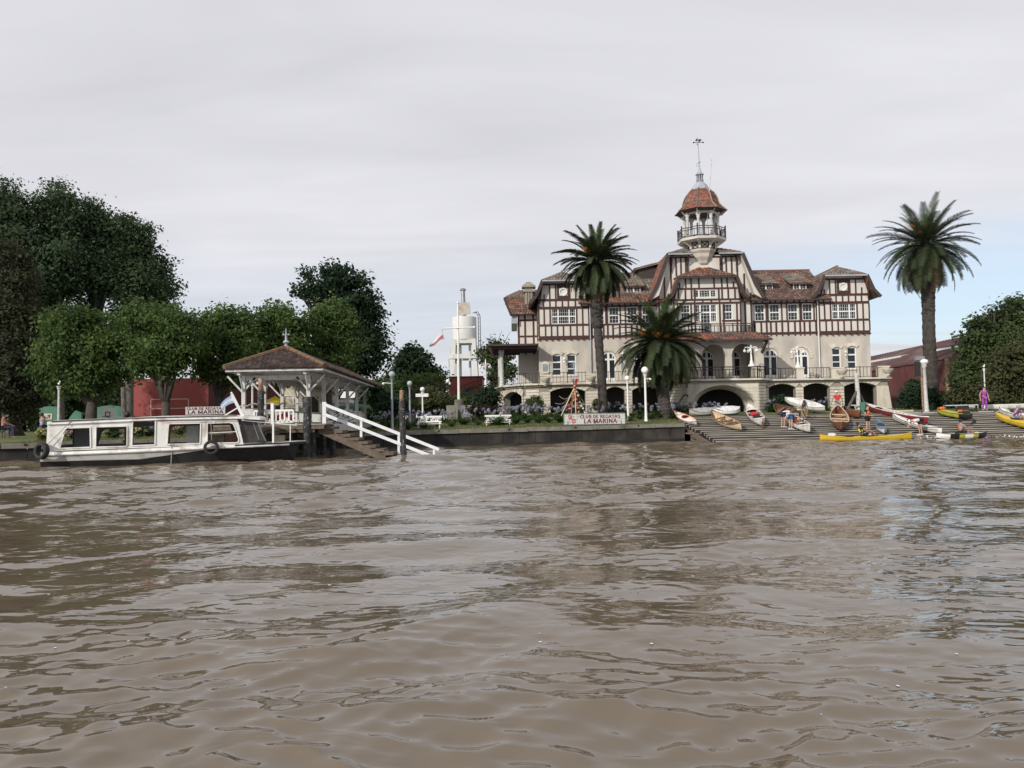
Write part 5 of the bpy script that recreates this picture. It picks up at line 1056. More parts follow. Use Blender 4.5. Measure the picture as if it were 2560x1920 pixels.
# ------------------------------------------------------------------ landing pavilion
def _pavilion():
    t = thing('landing_pavilion', 'white timber landing stage with a long brown tiled hip roof on posts', 'pavilion', (-11, 37, 0))
    q = lambda s, u, z: Vector((-9.42 - .040 * (u - 37) + s, u, z))
    zd = 1.56; rn = random.Random(6)
    US = [37, 40.6, 44.2, 47.8, 51.4, 55]
    for u in US:
        for s in (0, -3.0):
            p = MB(); p.bar(q(s, u, zd), q(s, u, 3.95), .17, .17); p.bar(q(s, u, zd), q(s, u, zd + .25), .22); o = p.build('post', 'white_worn', t)
            b = MB(); sg = 1 if s == 0 else -1
            b.bar(q(s + sg * .08, u, 3.1), q(s + sg * .75, u, 3.82), .07, .08); b.bar(q(s, u + .08, 3.15), q(s, u + .75, 3.8), .06, .08)
            if u > 37: b.bar(q(s, u - .08, 3.15), q(s, u - .75, 3.8), .06, .08)
            else: b.bar(q(s, u - .08, 3.1), q(s, u - .7, 3.85), .06, .08); b.bar(q(s - sg * .08, u, 3.2), q(s - sg * .55, u, 3.75), .06, .08)
            b.build('brace', 'white_worn', t)
    bm = MB()
    for s in (0, -3.0): bm.bar(q(s, 36.2, 3.92), q(s, 55.6, 3.92), .14, .2)
    for u in US: bm.bar(q(-3.45, u, 4.0), q(.75, u, 4.0), .12, .12)
    bm.bar(q(-3.0, 37, 3.72), q(0, 37, 3.72), .06, .22); bm.build('roof_beam', 'white_worn', t)
    MB().prism([q(-3.5, 36.15, 4.06), q(.8, 36.15, 4.06), q(.8, 56.3, 4.06), q(-3.5, 56.3, 4.06)], (0, 0, .03)).build('ceiling_boards', 'white_worn', t)
    fa = MB()
    for a, b in ((q(-3.55, 36.1, 4.05), q(.85, 36.1, 4.05)), (q(.85, 36.1, 4.05), q(.85, 56.35, 4.05)), (q(-3.55, 36.1, 4.05), q(-3.55, 56.35, 4.05))): fa.bar(a, b, .05, .17)
    fa.build('fascia', 'white_worn', t)
    tr = MB()
    for i in range(20):     # sawn trim hanging under the beams
        for s in (0, -3.0): tr.prism([q(s, 38 + i * .85, 3.82), q(s, 38.3 + i * .85, 3.82), q(s, 38.15 + i * .85, 3.62)], (.03, 0, 0))
    tr.build('trim', 'white_worn', t, stuff=True)
    zr, ze = 5.22, 4.12; a1, a2 = q(-3.6, 36.0, ze), q(.95, 36.0, ze); b1, b2 = q(-3.6, 55.9, ze), q(.95, 55.9, ze); r1, r2 = q(-1.42, 38.6, zr), q(-1.42, 53.6, zr)
    tiles([a1, a2, r1], 'tile_brown', t, .22, .24, .07, 71); tiles([a2, b2, r2, r1], 'tile_brown', t, .22, .24, .07, 72)
    tiles([a1, b1, r2, r1], 'tile_brown', t, .22, .24, .07, 73); tiles([b1, b2, r2], 'tile_brown', t, .22, .24, .07, 74)
    for A, Bq in ((a1, r1), (a2, r1), (b2, r2)):
        for i in range(9):
            p, e = A.lerp(Bq, i / 9), A.lerp(Bq, (i + 1.15) / 9); up = Vector((0, 0, .05)); MB().tube([p + up, e + up + Vector((0, 0, .02))], [.13, .10], 7).build('hip_tile', 'tile_moss', t)
    for i in range(24): MB().tube([r1.lerp(r2, i / 24) + Vector((0, 0, .04)), r1.lerp(r2, (i + 1.1) / 24) + Vector((0, 0, .06))], [.12, .10], 7).build('ridge_tile', 'tile_brown', t)
    f = MB(); c = r1 + Vector((0, 0, 0)); f.lathe(c, [(.16, 0), (.1, .14), (.06, .2), (.17, .3), (.13, .36), (.06, .4), (.05, .6), (.07, .66), (.03, .72), (.015, 1.0)], 8)
    for k in range(4): a = k * math.pi / 2 + .3; f.ball(c + Vector((math.cos(a) * .12, math.sin(a) * .12, .68)), .055, 6, 5)
    f.build('finial', 'lead', t, smooth=40)
    # deck
    dk = MB()
    for i in range(16): w = 19.5 / 16
    for i in range(11):
        u0 = 35.75 + i * .18; MB().prism([q(-4.0, u0, zd - .06), q(.95 + rn.uniform(0, .08), u0, zd - .06), q(.95, u0 + .165, zd - .06), q(-4.0, u0 + .165, zd - .06)], (0, 0, .05 + rn.uniform(0, .012))).build('deck_plank', 'plank', t)
    MB().prism([q(-3.9, 37.75, zd - .06), q(.5, 37.75, zd - .06), q(.5, 55.8, zd - .06), q(-3.9, 55.8, zd - .06)], (0, 0, .05)).build('deck', 'plank', t)
    e = MB(); e.bar(q(-4.0, 35.8, zd - .16), q(.95, 35.8, zd - .16), .08, .16); e.bar(q(-4.0, 35.86, zd - .33), q(.5, 35.86, zd - .33), .08, .12); e.build('edge_beam', 'stair_wood', t)
    MB().bar(q(.55, 37.5, zd - .22), q(.55, 55.8, zd - .22), .08, .40).build('side_board', 'white_worn', t)
    for u in (36.2, 38.5, 41, 44):
        for s in (-3.6, -1.6, .35): MB().tube([q(s, u, -1), q(s, u, zd - .2)], .15, 9).build('pile', 'pile_black', t)
    for s in (-3.0, -2.05, -1.1): MB().box(*(lambda c: (c.x - .24, c.x + .24, c.y - .05, c.y + .05, .72, 1.08))(q(s, 36.02, 0))).build('fender_block', 'wood_cream', t)
    # balustrades
    def bal(p0, p1, n, z0, z1, w=.07):
        m = MB(); m.bar(p0 + Vector((0, 0, z1)), p1 + Vector((0, 0, z1)), .09, .09); m.bar(p0 + Vector((0, 0, z0)), p1 + Vector((0, 0, z0)), .07, .07)
        for i in range(n + 1): p = p0.lerp(p1, i / n); m.bar(p + Vector((0, 0, z0)), p + Vector((0, 0, z1)), w, w)
        m.build('balustrade', 'white', t)
    z = Vector((0, 0, 0)); bal(q(-2.32, 36.3, 0), q(-.55, 36.3, 0), 9, zd + .1, zd + .62)
    mp = MB(); mp.bar(q(-1.48, 36.25, zd - .1), q(-1.48, 36.25, zd + .95), .13); mp.build('newel_post', 'white', t)
    for a, b in zip(US[1:], US[2:]): bal(q(0, a + .1, 0), q(0, b - .1, 0), 12, zd + .12, zd + .75, .045)
    for a, b in zip(US, US[1:]): bal(q(-3.0, a + .1, 0), q(-3.0, b - .1, 0), 12, zd + .12, zd + .75, .045)
    g = MB(); rp = [q(-3.0 + 3.0 * i / 30, 36.9, zd + .93 - .05 * math.sin(i * .9) + rn.uniform(-.02, .02)) for i in range(31)]; g.tube(rp, .035, 5); g.build('garland', 'rope', t)
    rf = MB(); v, fq = leafmesh([(tuple(q(-2.0 + i * .22, 36.55, zd + .28 + (i % 3) * .06)), .13) for i in range(7)], .14, 700, 88, clump=.05, per=6); c = v.mean(0); link('red_decoration', npmesh('red', v - c, fq), 'red', tuple(c), t)
    MB().box(*(lambda a, b: (a.x, b.x, a.y, a.y + .03, zd + .3, zd + .72))(q(-2.95, 36.6, 0), q(-2.45, 36.6, 0))).build('notice_panel', 'white_worn', t)
    # mural screen board at the side of the gangway and landing
    s = MB().prism([q(.5, 38.2, zd), q(.5, 40.0, zd), q(.5, 40.0, zd + .75), q(.5, 38.2, zd + .95)], (.03, 0, 0)); s.build('side_screen', 'white_worn', t)
    MB().box(-8.75, -8.4, 36.0, 37.6, 1.40, 1.5).build('landing_board', 'pile_black', t)
    return zd
ZD = _pavilion()
def _stairs():
    t = thing('river_stairs', 'worn wooden steps with a white two rail handrail going down into the water', 'stairs', (-7, 36.8, 0))
    A = Vector(P(797, 1074, 36.2)); Bq = Vector(P(962, 1146, 36.2)); MB().bar(A, Bq, .06, .3).build('stringer', 'stair_wood', t)
    MB().bar(A + Vector((0, 1.25, 0)), Bq + Vector((0, 1.25, 0)), .06, .26).build('stringer', 'stair_wood', t)
    rn = random.Random(3)
    for i in range(8):
        p = A.lerp(Bq, .06 + i * .128); r = rn.uniform(-.03, .03)
        m = MB(); m.box(p.x - .05 + r, p.x + .5 + r, 36.17, 37.45, p.z + .08, p.z + .21); m.build('step', 'stair_wood', t)
    Y = 37.3; h = Vector((0, 0, 0))
    rail1 = (P(806, 1009, Y), P(1098, 1124, Y)); rail2 = (P(806, 1034, Y), P(1072, 1138, Y))
    for a, b in (rail1, rail2): MB().bar(a, b, .06, .14).build('handrail', 'rail_white', t)
    for px, ya, yb, w in ((811, 1005, 1060, .17), (903, 1046, 1097, .11), (997, 1083, 1134, .11), (1085, 1117, 1142, .09)): MB().bar(P(px, ya, Y + .07), P(px, yb, Y + .07), w, w * .8).build('rail_post', 'rail_white', t)
    s = MB(); z0 = P(815, 1015, 37.5)
    rn = random.Random(2)
    for k in range(26): a = P(818 + rn.uniform(0, 58), 1022 + rn.uniform(0, 32) , 37.6); s.tube([a, (a[0] + rn.uniform(-.2, .2), a[1], a[2] + rn.uniform(-.15, .2)), (a[0] + rn.uniform(-.3, .3), a[1], a[2] + rn.uniform(-.2, .2))], .018, 4)
    s.build('iron_scrollwork', 'iron', t)
_stairs()
def _mooring(px, y0, y1, Y, r, lab, top=None, lean=0):
    a = P(px, y1, Y); b = P(px + lean, y0, Y); t = thing('mooring_pile', lab, 'mooring pile', (a[0], Y, 0)); A = Vector((a[0], Y, -1.2)); Bv = Vector(b); rn = random.Random(px)
    n = 16; pts = [A.lerp(Bv, i / n) for i in range(n + 1)]; MB().tube(pts, [r * (1 + rn.uniform(-.16, .2)) for _ in pts], 10).build('pile', 'pile_black', t, smooth=True)
    if top: c = Bv - Vector((0, 0, .1)); e = Vector(P(px + lean - .5, top, Y)); MB().tube([c, e], [r * .75, r * .62], 10).build('bare_top', 'rust', t, smooth=True)
    nail = MB()
    for k in range(9): p = A.lerp(Bv, rn.uniform(.45, .95)); nail.ball((p.x + rn.uniform(-r, r) * .6, p.y - r * .9, p.z), .022, 5, 4)
    nail.build('nails', 'white_worn', t)
_mooring(652, 978, 1140, 36.0, .15, 'black mooring pile in front of the left pavilion posts', 945)
_mooring(768, 992, 1150, 35.8, .17, 'stout black mooring pile at the front right corner of the pavilion')
_mooring(1012, 1003, 1150, 35.4, .13, 'black mooring pile standing alone by the foot of the river stairs', 975, -8)

# ------------------------------------------------------------------ passenger launch
def _launch():
    O = Vector((-18.62, 30.78, 0)); T = Vector((-8.95, 33.57, 0)); d = (T - O); Lb = d.length; d.normalize(); n = Vector((d.y, -d.x, 0)); bk = -n
    t = thing('passenger_launch', 'old white river launch with a long windowed cabin and black bow moored at the landing', 'boat', tuple(O))
    def BP(px, py, off=0.0):
        r = ray(px, py); o = O + bk * off; k = (o.x * n.x + o.y * n.y) / (r[0] * n.x + r[1] * n.y); return (Vector((r[0] * k, r[1] * k, 0)) - o).dot(d), H_CAM + r[2] * k
    fr = lambda u, z, o: tuple(O + d * u + bk * o + Vector((0, 0, z)))
    BW = 2.3
    # hull as stations along u: (u, half beam, sheer z, bottom half-beam factor, keel z)
    sh = lambda px, py: BP(px, py)
    S1 = [sh(118, 1131), sh(318, 1123.5), sh(540, 1113), sh(609, 1111), sh(693, 1107.5), sh(767, 1104)]
    us = np.linspace(S1[0][0] - .28, S1[-1][0], 15); zs = np.interp(us, [a for a, b in S1], [b for a, b in S1])
    rings = []; nst = 15
    Lh = us[-1] - us[0]
    for u, z in zip(us, zs):
        x = (u - us[0]) / Lh; hb = BW / 2 * (1 if x < .62 else max(.02, 1 - ((x - .62) / .38) ** 2.2)) * (.9 + .1 * min(1, x * 6)); ku = -.5 if x < .85 else -.5 + 1.3 * ((x - .85) / .15)
        wl = hb * (.86 if x < .6 else .86 - .5 * (x - .6) / .4); uo = -max(0, x - .8) / .2 * .55
        def pt(s, zz, h, o=0): return O + d * (u + o) + bk * (BW / 2 + s * h) + Vector((0, 0, zz))
        zl = z - .10; lim = .26 if x < .36 else min(z - .12, .26 + (x - .36) * 1.25); zm_ = max(lim + .004, z - .36)
        r = []
        for sgn in (-1, 1):
            col = [pt(sgn, z, hb), pt(sgn, zl, hb * 1.015), pt(sgn, zm_, hb * .985, uo * .25), pt(sgn, lim, hb * .96, uo * .5), pt(sgn, .0, wl, uo * .9), pt(sgn, ku, wl * .5, uo)]
            r += col if sgn < 0 else [pt(0, ku - .1, 0, uo)] + col[::-1]
        rings.append(r)
    mb = MB(); mb.loft(rings, close=False); k = len(rings[0]); mb.f.append(tuple(range(k))); h = mb.build('hull', 'hull_white', t)
    for m in ('hull_grey', 'hull_black'): h.data.materials.append(MATS[m])
    kk = k - 1
    for i, p in enumerate(h.data.polygons):
        if i >= kk * (len(rings) - 1): continue
        j = i % kk; j = j if j < 6 else kk - 1 - j; st = i // kk; x = (us[st] - us[0]) / Lh
        p.material_index = 0 if j == 0 and x < .66 else (1 if j == 1 and x < .66 else (0 if j == 2 and x < .66 else 2))
    # deck
    dk = MB(); lr = [[r[0] + Vector((0, 0, -.01)), (r[0] + r[-1]) / 2 + Vector((0, 0, .05 if i > 9 else 0)), r[-1] + Vector((0, 0, -.01))] for i, r in enumerate(rings)]; dk.loft(lr, close=False); dk.build('deck', 'hull_grey', t)
    rr = MB(); rr.tube([r[1] - bk * .03 for r in rings[:-1]], .045, 6); rr.build('rub_rail', 'hull_white', t)
    # cabin side walls with real openings
    pl = [BP(114.5, 1128), BP(609, 1111), BP(593, 1044), BP(119, 1060)]
    R = lambda pts, off: [BP(a, b, off) for a, b in pts]
    W1 = [(149, 1121), (151, 1115), (162, 1074), (167, 1070), (226, 1068), (227, 1118)]; W2 = [(239, 1118), (240.5, 1067), (317, 1065), (318.5, 1067), (318, 1113), (315, 1116)]
    DR = [(330, 1114.5), (332, 1052), (389, 1049), (388, 1112)]; W3 = [(418, 1111), (422, 1061), (425, 1059), (500, 1057.5), (502, 1060), (500.5, 1109)]; W4 = [(518, 1108), (519, 1058), (573, 1056), (583, 1059), (588, 1070), (597, 1098), (596, 1105), (590, 1107)]
    o1 = .10
    panel(R([(114.5, 1128), (609, 1111), (593, 1044), (119, 1060)], o1), [R(w, o1) for w in (W1, W2, DR, W3, W4)], lambda u, z, q: fr(u, z, o1 + q), .07).build('cabin_side', 'hull_white', t)
    o2 = BW - .15
    F = [[(152, 1113), (160, 1076), (183, 1074), (182, 1110)], [(246, 1110), (254, 1082), (262, 1074), (312, 1072), (312, 1108)], [(334, 1108), (334, 1067), (387, 1065), (386, 1106)], [(425, 1106), (426, 1066), (470, 1064), (470, 1105)], [(524, 1102), (524, 1062), (575, 1061), (588, 1099)]]
    ends = R([(122, 1118), (600, 1104), (590, 1046), (125, 1063)], o2)
    panel(ends, [R(w, o2) for w in F], lambda u, z, q: fr(u, z, o2 - q), .06).build('cabin_side', 'cabin_grey', t)
    zl0, zl1 = pl[3][1], pl[2][1]; u0, u1 = pl[3][0], pl[2][0]
    for w in (W1, W2, DR, W3, W4):   # raised white window surrounds
        lp = R(w, o1); m = MB()
        for a, b in zip(lp, lp[1:] + lp[:1]): m.bar(fr(a[0], a[1], o1 - .012), fr(b[0], b[1], o1 - .012), .035, .05)
        m.build('window_frame', 'hull_white', t)
    b1 = R([(520, 1082.5), (590, 1079)], o1); MB().bar(fr(*b1[0], o1 + .03), fr(*b1[1], o1 + .03), .03).build('window_bar', 'white', t)
    # stern bulkhead and roof
    MB().add([fr(pl[0][0], pl[0][1], o1), fr(pl[0][0], pl[0][1], o2), fr(u0, zl0, o2), fr(u0, zl0, o1)], [(0, 1, 2, 3)]).build('stern_bulkhead', 'hull_white', t)
    rf = []; uu = [BP(117, 1055)[0], BP(318, 1046)[0], BP(405, 1042)[0], BP(593, 1040)[0], BP(650, 1045)[0], BP(662, 1048)[0]]; zz = [BP(117, 1055)[1], BP(318, 1047)[1], BP(405, 1043)[1], BP(593, 1040.5)[1], BP(650, 1043.5)[1], BP(662, 1046.5)[1]]
    for u, z, w in zip(uu, zz, (1, 1, 1, 1, .86, .72)):
        a, b = BW / 2 - (BW / 2 - .02) * w, BW / 2 + (BW / 2 - .02) * w; rf.append([fr(u, z - .10, a), fr(u, z, a + .03), fr(u, z + .07, BW / 2), fr(u, z, b - .03), fr(u, z - .10, b)])
    mb = MB(); mb.loft(rf, cap=True); mb.build('roof', 'hull_white', t)
    MB().bar(fr(uu[0] + .15, zz[0] + .02, .03), fr(uu[1], zz[1] + .025, .03), .05, .035).build('roof_edge', 'black', t); MB().bar(fr(uu[1], zz[1] + .025, .03), fr(uu[3], zz[3] + .03, .03), .05, .03).build('roof_edge', 'black', t)
    MB().bar(fr(uu[2], zz[2] - .13, -.01), fr(uu[3], zz[3] - .12, -.01), .02, .02).build('red_pinstripe', 'dark_red', t)
    MB().bar(fr(uu[3], zz[3] - .13, .02), fr(uu[5], zz[5] - .10, .22), .05, .06).build('visor', 'black', t)
    # windscreen
    g = MB(); w0 = BP(600, 1108), BP(664, 1103), BP(640, 1050), BP(600, 1050)
    g.add([fr(*w0[0], .25), fr(*w0[1], .32), fr(w0[2][0], w0[2][1], .25), fr(w0[3][0], w0[3][1], .2)], [(0, 1, 2, 3)]); g.add([fr(*w0[1], .32), fr(w0[1][0] + .1, w0[1][1], BW - .5), fr(w0[2][0] + .1, w0[2][1], BW - .5), fr(w0[2][0], w0[2][1], .25)], [(0, 1, 2, 3)])
    o = g.build('windscreen', 'tint_glass', t); g = MB(); g.bar(fr(*w0[1], .31), fr(w0[2][0], w0[2][1], .24), .04); q0, q1 = BP(632, 1056), BP(647, 1100); g.bar(fr(*q0, .24), fr(*q1, .29), .03); g.build('frame', 'grey_metal', o)
    # inside: bulkheads, seats
    for pa, pb, oo in ((186, 226, 1.2),): a, b = BP(pa, 1116, oo), BP(pb, 1066, oo); MB().box(0, 1, 0, 1, 0, 1)
    a, b = BP(185, 1117, 1.3), BP(228, 1066, 1.3); MB().prism([fr(a[0], a[1], 1.3), fr(b[0], a[1], 1.3), fr(b[0], b[1], 1.3), fr(a[0], b[1], 1.3)], bk * .04).build('bulkhead', 'cabin_grey', t)
    a, b = BP(466, 1110, 1.3), BP(497, 1064, 1.3); MB().prism([fr(a[0], a[1], 1.3), fr(b[0], a[1], 1.3), fr(b[0], b[1], 1.3), fr(a[0], b[1], 1.3)], bk * .04).build('bulkhead', 'hull_grey', t)
    a, b = BP(520, 1109, 1.0), BP(560, 1086, 1.0); MB().prism([fr(a[0], a[1], 1.0), fr(b[0], a[1], 1.0), fr(b[0], b[1], 1.0), fr(a[0], b[1], 1.0)], bk * .3).build('helm_seat', 'stair_wood', t)
    a, b = BP(562, 1109, 1.1), BP(600, 1085, 1.1); MB().prism([fr(a[0], a[1], 1.1), fr(b[0], a[1], 1.1), fr(b[0] - .1, b[1], 1.1), fr(a[0], b[1], 1.1)], bk * .4).build('helm_seat', 'wood_red', t)
    # rails on the fore deck
    ra = MB(); ra.bar(fr(*BP(604, 1050), .05), fr(*BP(742, 1063), .5), .05); ra.bar(fr(*BP(683, 1057), .25), fr(*BP(683, 1107), .28), .07); ra.bar(fr(*BP(726, 1062), .42), fr(*BP(726, 1105), .5), .035); ra.build('bow_rail', 'white', t)
    # fenders: car tyres
    def tyre(px, py, r, tilt, o):
        c = Vector(fr(*BP(px, py, o), o)); m = MB(); ax = (n + Vector((0, 0, tilt[1])) + d * tilt[0]).normalized(); x = ax.cross(Vector((0, 0, 1))).normalized(); y = x.cross(ax); rings = []
        for i in range(20):
            a = 2 * math.pi * i / 20; e = x * math.cos(a) + y * math.sin(a); ring = []
            for (rr, w) in ((.60, -.5), (.70, -.62), (.9, -.6), (1, -.4), (1, .4), (.9, .6), (.7, .62), (.60, .5), (.66, 0)): ring.append(c + e * r * rr + ax * w * .18)
            rings.append(ring)
        rings.append(rings[0]); m.loft(rings); m.build('tyre_fender', 'rubber', t, smooth=35)
    tyre(104, 1127, .33, (-.75, .1), -.10); tyre(528, 1119, .30, (0.05, 0), -.22)
    rp = MB(); rp.tube([fr(*BP(180, 1050), .02), fr(*BP(120, 1110), 0.0), fr(*BP(108, 1122), -.2)], .014, 5); rp.tube([fr(*BP(430, 1112), .0), fr(*BP(428, 1160), -.05)], .018, 5); rp.tube([fr(*BP(527, 1044), -.02), fr(*BP(530, 1100), -.2)], .012, 5); rp.tube([fr(*BP(425, 1113), -.02), fr(*BP(436, 1112), -.02)], .05, 6); rp.build('rope', 'rope', t)
    # registration number in flat letters
    cu = bpy.data.curves.new('registration', 'FONT'); cu.body = 'REY 025438'; cu.size = .135; tx = bpy.data.objects.new('registration_tmp', cu); C.objects.link(tx); dg = bpy.context.evaluated_depsgraph_get(); me = bpy.data.meshes.new_from_object(tx.evaluated_get(dg)); bpy.data.objects.remove(tx)
    p = Vector(fr(*BP(157, 1142, -.03), -.03)); me.transform(Matrix(((d.x, 0, n.x, 0), (d.y, 0, n.y, 0), (0, 1, 0, 0), (0, 0, 0, 1))) @ Matrix.Diagonal((.85, 1, 1, 1))); link('registration_number', me, 'black', tuple(p), t)
    # sternward flag on a raked staff, standing on the roof front
    s0, s1 = Vector(fr(*BP(606, 1041), .6)), Vector(fr(*BP(577, 984), .6)); m = MB(); m.bar(s0, s1, .10, .12); m.ball(s1 + Vector((0, 0, .05)), .05, 6, 5); m.bar(Vector(fr(*BP(556, 1040), .6)), Vector(fr(*BP(600, 1014), .6)), .05); m.build('flag_staff', 'white', t)
    f = thing('country_flag', 'small pale blue and white striped flag drooping from the launch roof staff', 'flag', tuple(s1))
    e = [(577, 987), (548, 1011), (552, 1023), (587, 1005)]; c4 = [Vector(fr(*BP(a, b), .6)) for a, b in e]; N = 12
    for k, mm in enumerate(('flag_blue', 'flag_white', 'flag_blue')):
        m = MB(); v = []
        for i in range(N + 1):
            for j in (0, .5, 1):
                a = i / N; b = (k + j) / 3; p = c4[0].lerp(c4[1], a).lerp(c4[3].lerp(c4[2], a), b) + bk * (.05 * math.sin(a * 7 + b * 2)) + Vector((0, 0, .06 * math.sin(a * 3.1))); v.append(p)
        m.add(v, [(i * 3 + j, i * 3 + 3 + j, i * 3 + 4 + j, i * 3 + 1 + j) for i in range(N) for j in (0, 1)]); m.build('stripe', mm, f, smooth=True)
    cc = c4[0].lerp(c4[1], .5).lerp(c4[3].lerp(c4[2], .5), .5) + n * .03 + Vector((0, 0, .06)); MB().ball(cc, .05, 8, 6, (1, .3, 1)).build('sun_emblem', 'gold', f)
_launch()
# ------------------------------------------------------------------ park furniture, lamps, tower, signs
def lamp(px, gy, by, Y, rpx, wpx, gm, pm, lab, broken=False, extra=None):
    b = P(px, by, Y); zg = gz(b[0], Y); s = Y / 2000; r = rpx * s; w = wpx * s / 2 * .85; g = P(px, gy, Y); t = thing('lamp_post', lab, 'lamp post', (b[0], Y, zg)); x = (b[0] + g[0]) / 2
    zc = g[2] - r * 1.05
    MB().lathe((g[0], Y, 0), [(w * 1.6, zg - .05), (w * 1.6, zg + .10), (w * 1.2, zg + .16), (w * 1.1, zg + .7), (w, zg + .8), (w * .85, zc - .2), (w * 1.5, zc - .16), (w * 1.2, zc - .12), (w * 2.0, zc - .02), (w * 1.6, zc)], 12).build('post', pm, t, smooth=40)
    if broken: MB().ball((g[0], Y, g[2]), r * .5, 8, 6).lathe((g[0] + .05, Y, g[2] + r * .4), [(.03, 0), (.05, .06), (.02, .1)], 6).build('bare_bulb', 'globe', t, smooth=True)
    else: MB().ball(g, r, 16, 10).build('globe', gm, t, smooth=True)
    if extra: extra(t, g, zc)
    return t
def arm(dx): return lambda t, g, zc: MB().bar((g[0], g[1], zc - .35), (g[0] + dx, g[1] - .05, zc - .3), .04).ball((g[0] + dx, g[1] - .08, zc - .36), .08, 8, 6).build('side_spotlight', 'white', t)
lamp(631, 949, 1030, 44.5, 8, 7, 'globe_dirty', 'white_worn', 'grimy globe lamp post seen through the left bay of the pavilion')
lamp(979.5, 935.5, 1046, 47.6, 8, 7, 'globe_dirty', 'grey_metal', 'tall lamp post with a grimy grey globe right of the pavilion roof', extra=arm(-.5))
lamp(1024, 958.5, 1052, 49, 6.5, 6, 'globe_dirty', 'grey_metal', 'shorter lamp post with a grimy grey globe right of the lone mooring pile')
lamp(1056, 973.5, 1035, 57, 6, 5, 'globe', 'white', 'small white globe lamp post above the left white bench', extra=lambda t, g, zc: MB().box(g[0] - .48, g[0] + .42, g[1] - .05, g[1], zc - .35, zc - .12).build('sign_plate', 'white', t))
lamp(1119.5, 953, 1030, 74, 5, 4, 'globe', 'iron', 'white globe on a dark post left of the small red building, upper of the two')
lamp(1123.5, 959, 1030, 77, 4, 4, 'globe', 'iron', 'white globe on a dark post left of the small red building, lower of the two')
lamp(1568, 946, 1046, 55.5, 7, 5.5, 'globe', 'white', 'white globe lamp post just right of the club sign board, the shorter one')
lamp(1612, 925.5, 1044, 54.5, 9, 7, 'globe', 'white', 'tall white globe lamp post between the two nearer palms', extra=arm(.34))
lamp(147.5, 959, 1085, 43, 6, 7, 'globe', 'white_worn', 'white lamp post without a globe at the stern of the launch', True)
lamp(2459.5, 916, 1030, 60, 5, 4, 'globe', 'white', 'thin white lamp post behind the person in purple', True)
def _cream():
    Y = 57.6; b = P(2316, 1030, Y); t_ = P(2309, 908, Y); z0 = gz(b[0], Y); t = thing('lamp_post', 'peeling cream lamp post with a broken round head leaning by the tallest palm', 'lamp post', (b[0], Y, z0)); A = Vector((b[0], Y, z0)); Bv = Vector(t_)
    MB().tube([A, A + Vector((0, 0, .12)), A.lerp(Bv, .3), A.lerp(Bv, .9), A.lerp(Bv, .93), Bv], [.22, .18, .145, .125, .2, .2], 12).build('post', 'white_worn', t, smooth=40); MB().bar(A + Vector((-.28, -.1, .1)), A.lerp(Bv, .95) + Vector((-.26, -.1, 0)), .09).build('conduit', 'rust', t)
    MB().ball(Bv + Vector((.02, 0, .1)), .3, 12, 8, (1, 1, .7)).build('broken_globe', 'globe', t, smooth=True); MB().box(Bv.x - .55, Bv.x + .05, Y - .1, Y + .3, Bv.z + .22, Bv.z + .5).build('fixture_box', 'grey_metal', t); MB().box(Bv.x - .62, Bv.x - .3, Y - .15, Y + .1, Bv.z - .9, Bv.z + .1).build('loudspeaker', 'iron', t)
_cream()
def candelabra(px, y0, y1, Y, base_z, lab, ped=None):
    b = P(px, y1, Y); g = P(px, y0, Y); t = thing('lamp_standard', lab, 'lamp standard', (b[0], Y, base_z)); x = b[0]; h = g[2] - base_z
    MB().lathe((x, Y, base_z), [(.26, 0), (.26, .1), (.14, .2), (.1, .45), (.075, .5), (.06, h * .78), (.1, h * .8), (.06, h * .84), (.08, h * .9), (.02, h)], 12).build('post', 'white', t, smooth=40)
    a = MB()
    for k in range(5): 
        an = 2 * math.pi * k / 5 + .5; c = Vector((x, Y, base_z + h * .82)); e = c + Vector((math.cos(an) * .48, math.sin(an) * .48, .08)); a.tube([c, c.lerp(e, .5) + Vector((0, 0, .1)), e, e - Vector((0, 0, .1))], .03, 6)
        q = e - Vector((0, 0, .24)); MB().ball(q, .105, 10, 8, (1, 1, 1.15)).build('globe', 'globe', t, smooth=True)
    a.build('arms', 'white', t)
    if ped: MB().box(x - .3, x + .3, Y - .3, Y + .3, ped, base_z).build('plinth', 'stone', t)
candelabra(1215, 897, 962, 71, gz(-2, 71) + 2.0, 'white lamp standard with hanging globes left of the terrace canopy', gz(-2, 71) - .1)
candelabra(1879, 862, 919, 60.9, 5.38, 'white lamp standard with hanging globes on the porch railing')
candelabra(1995, 866, 919, 63.0, PED[3][2], 'white lamp standard with hanging globes on the terrace pedestal right of the porch')
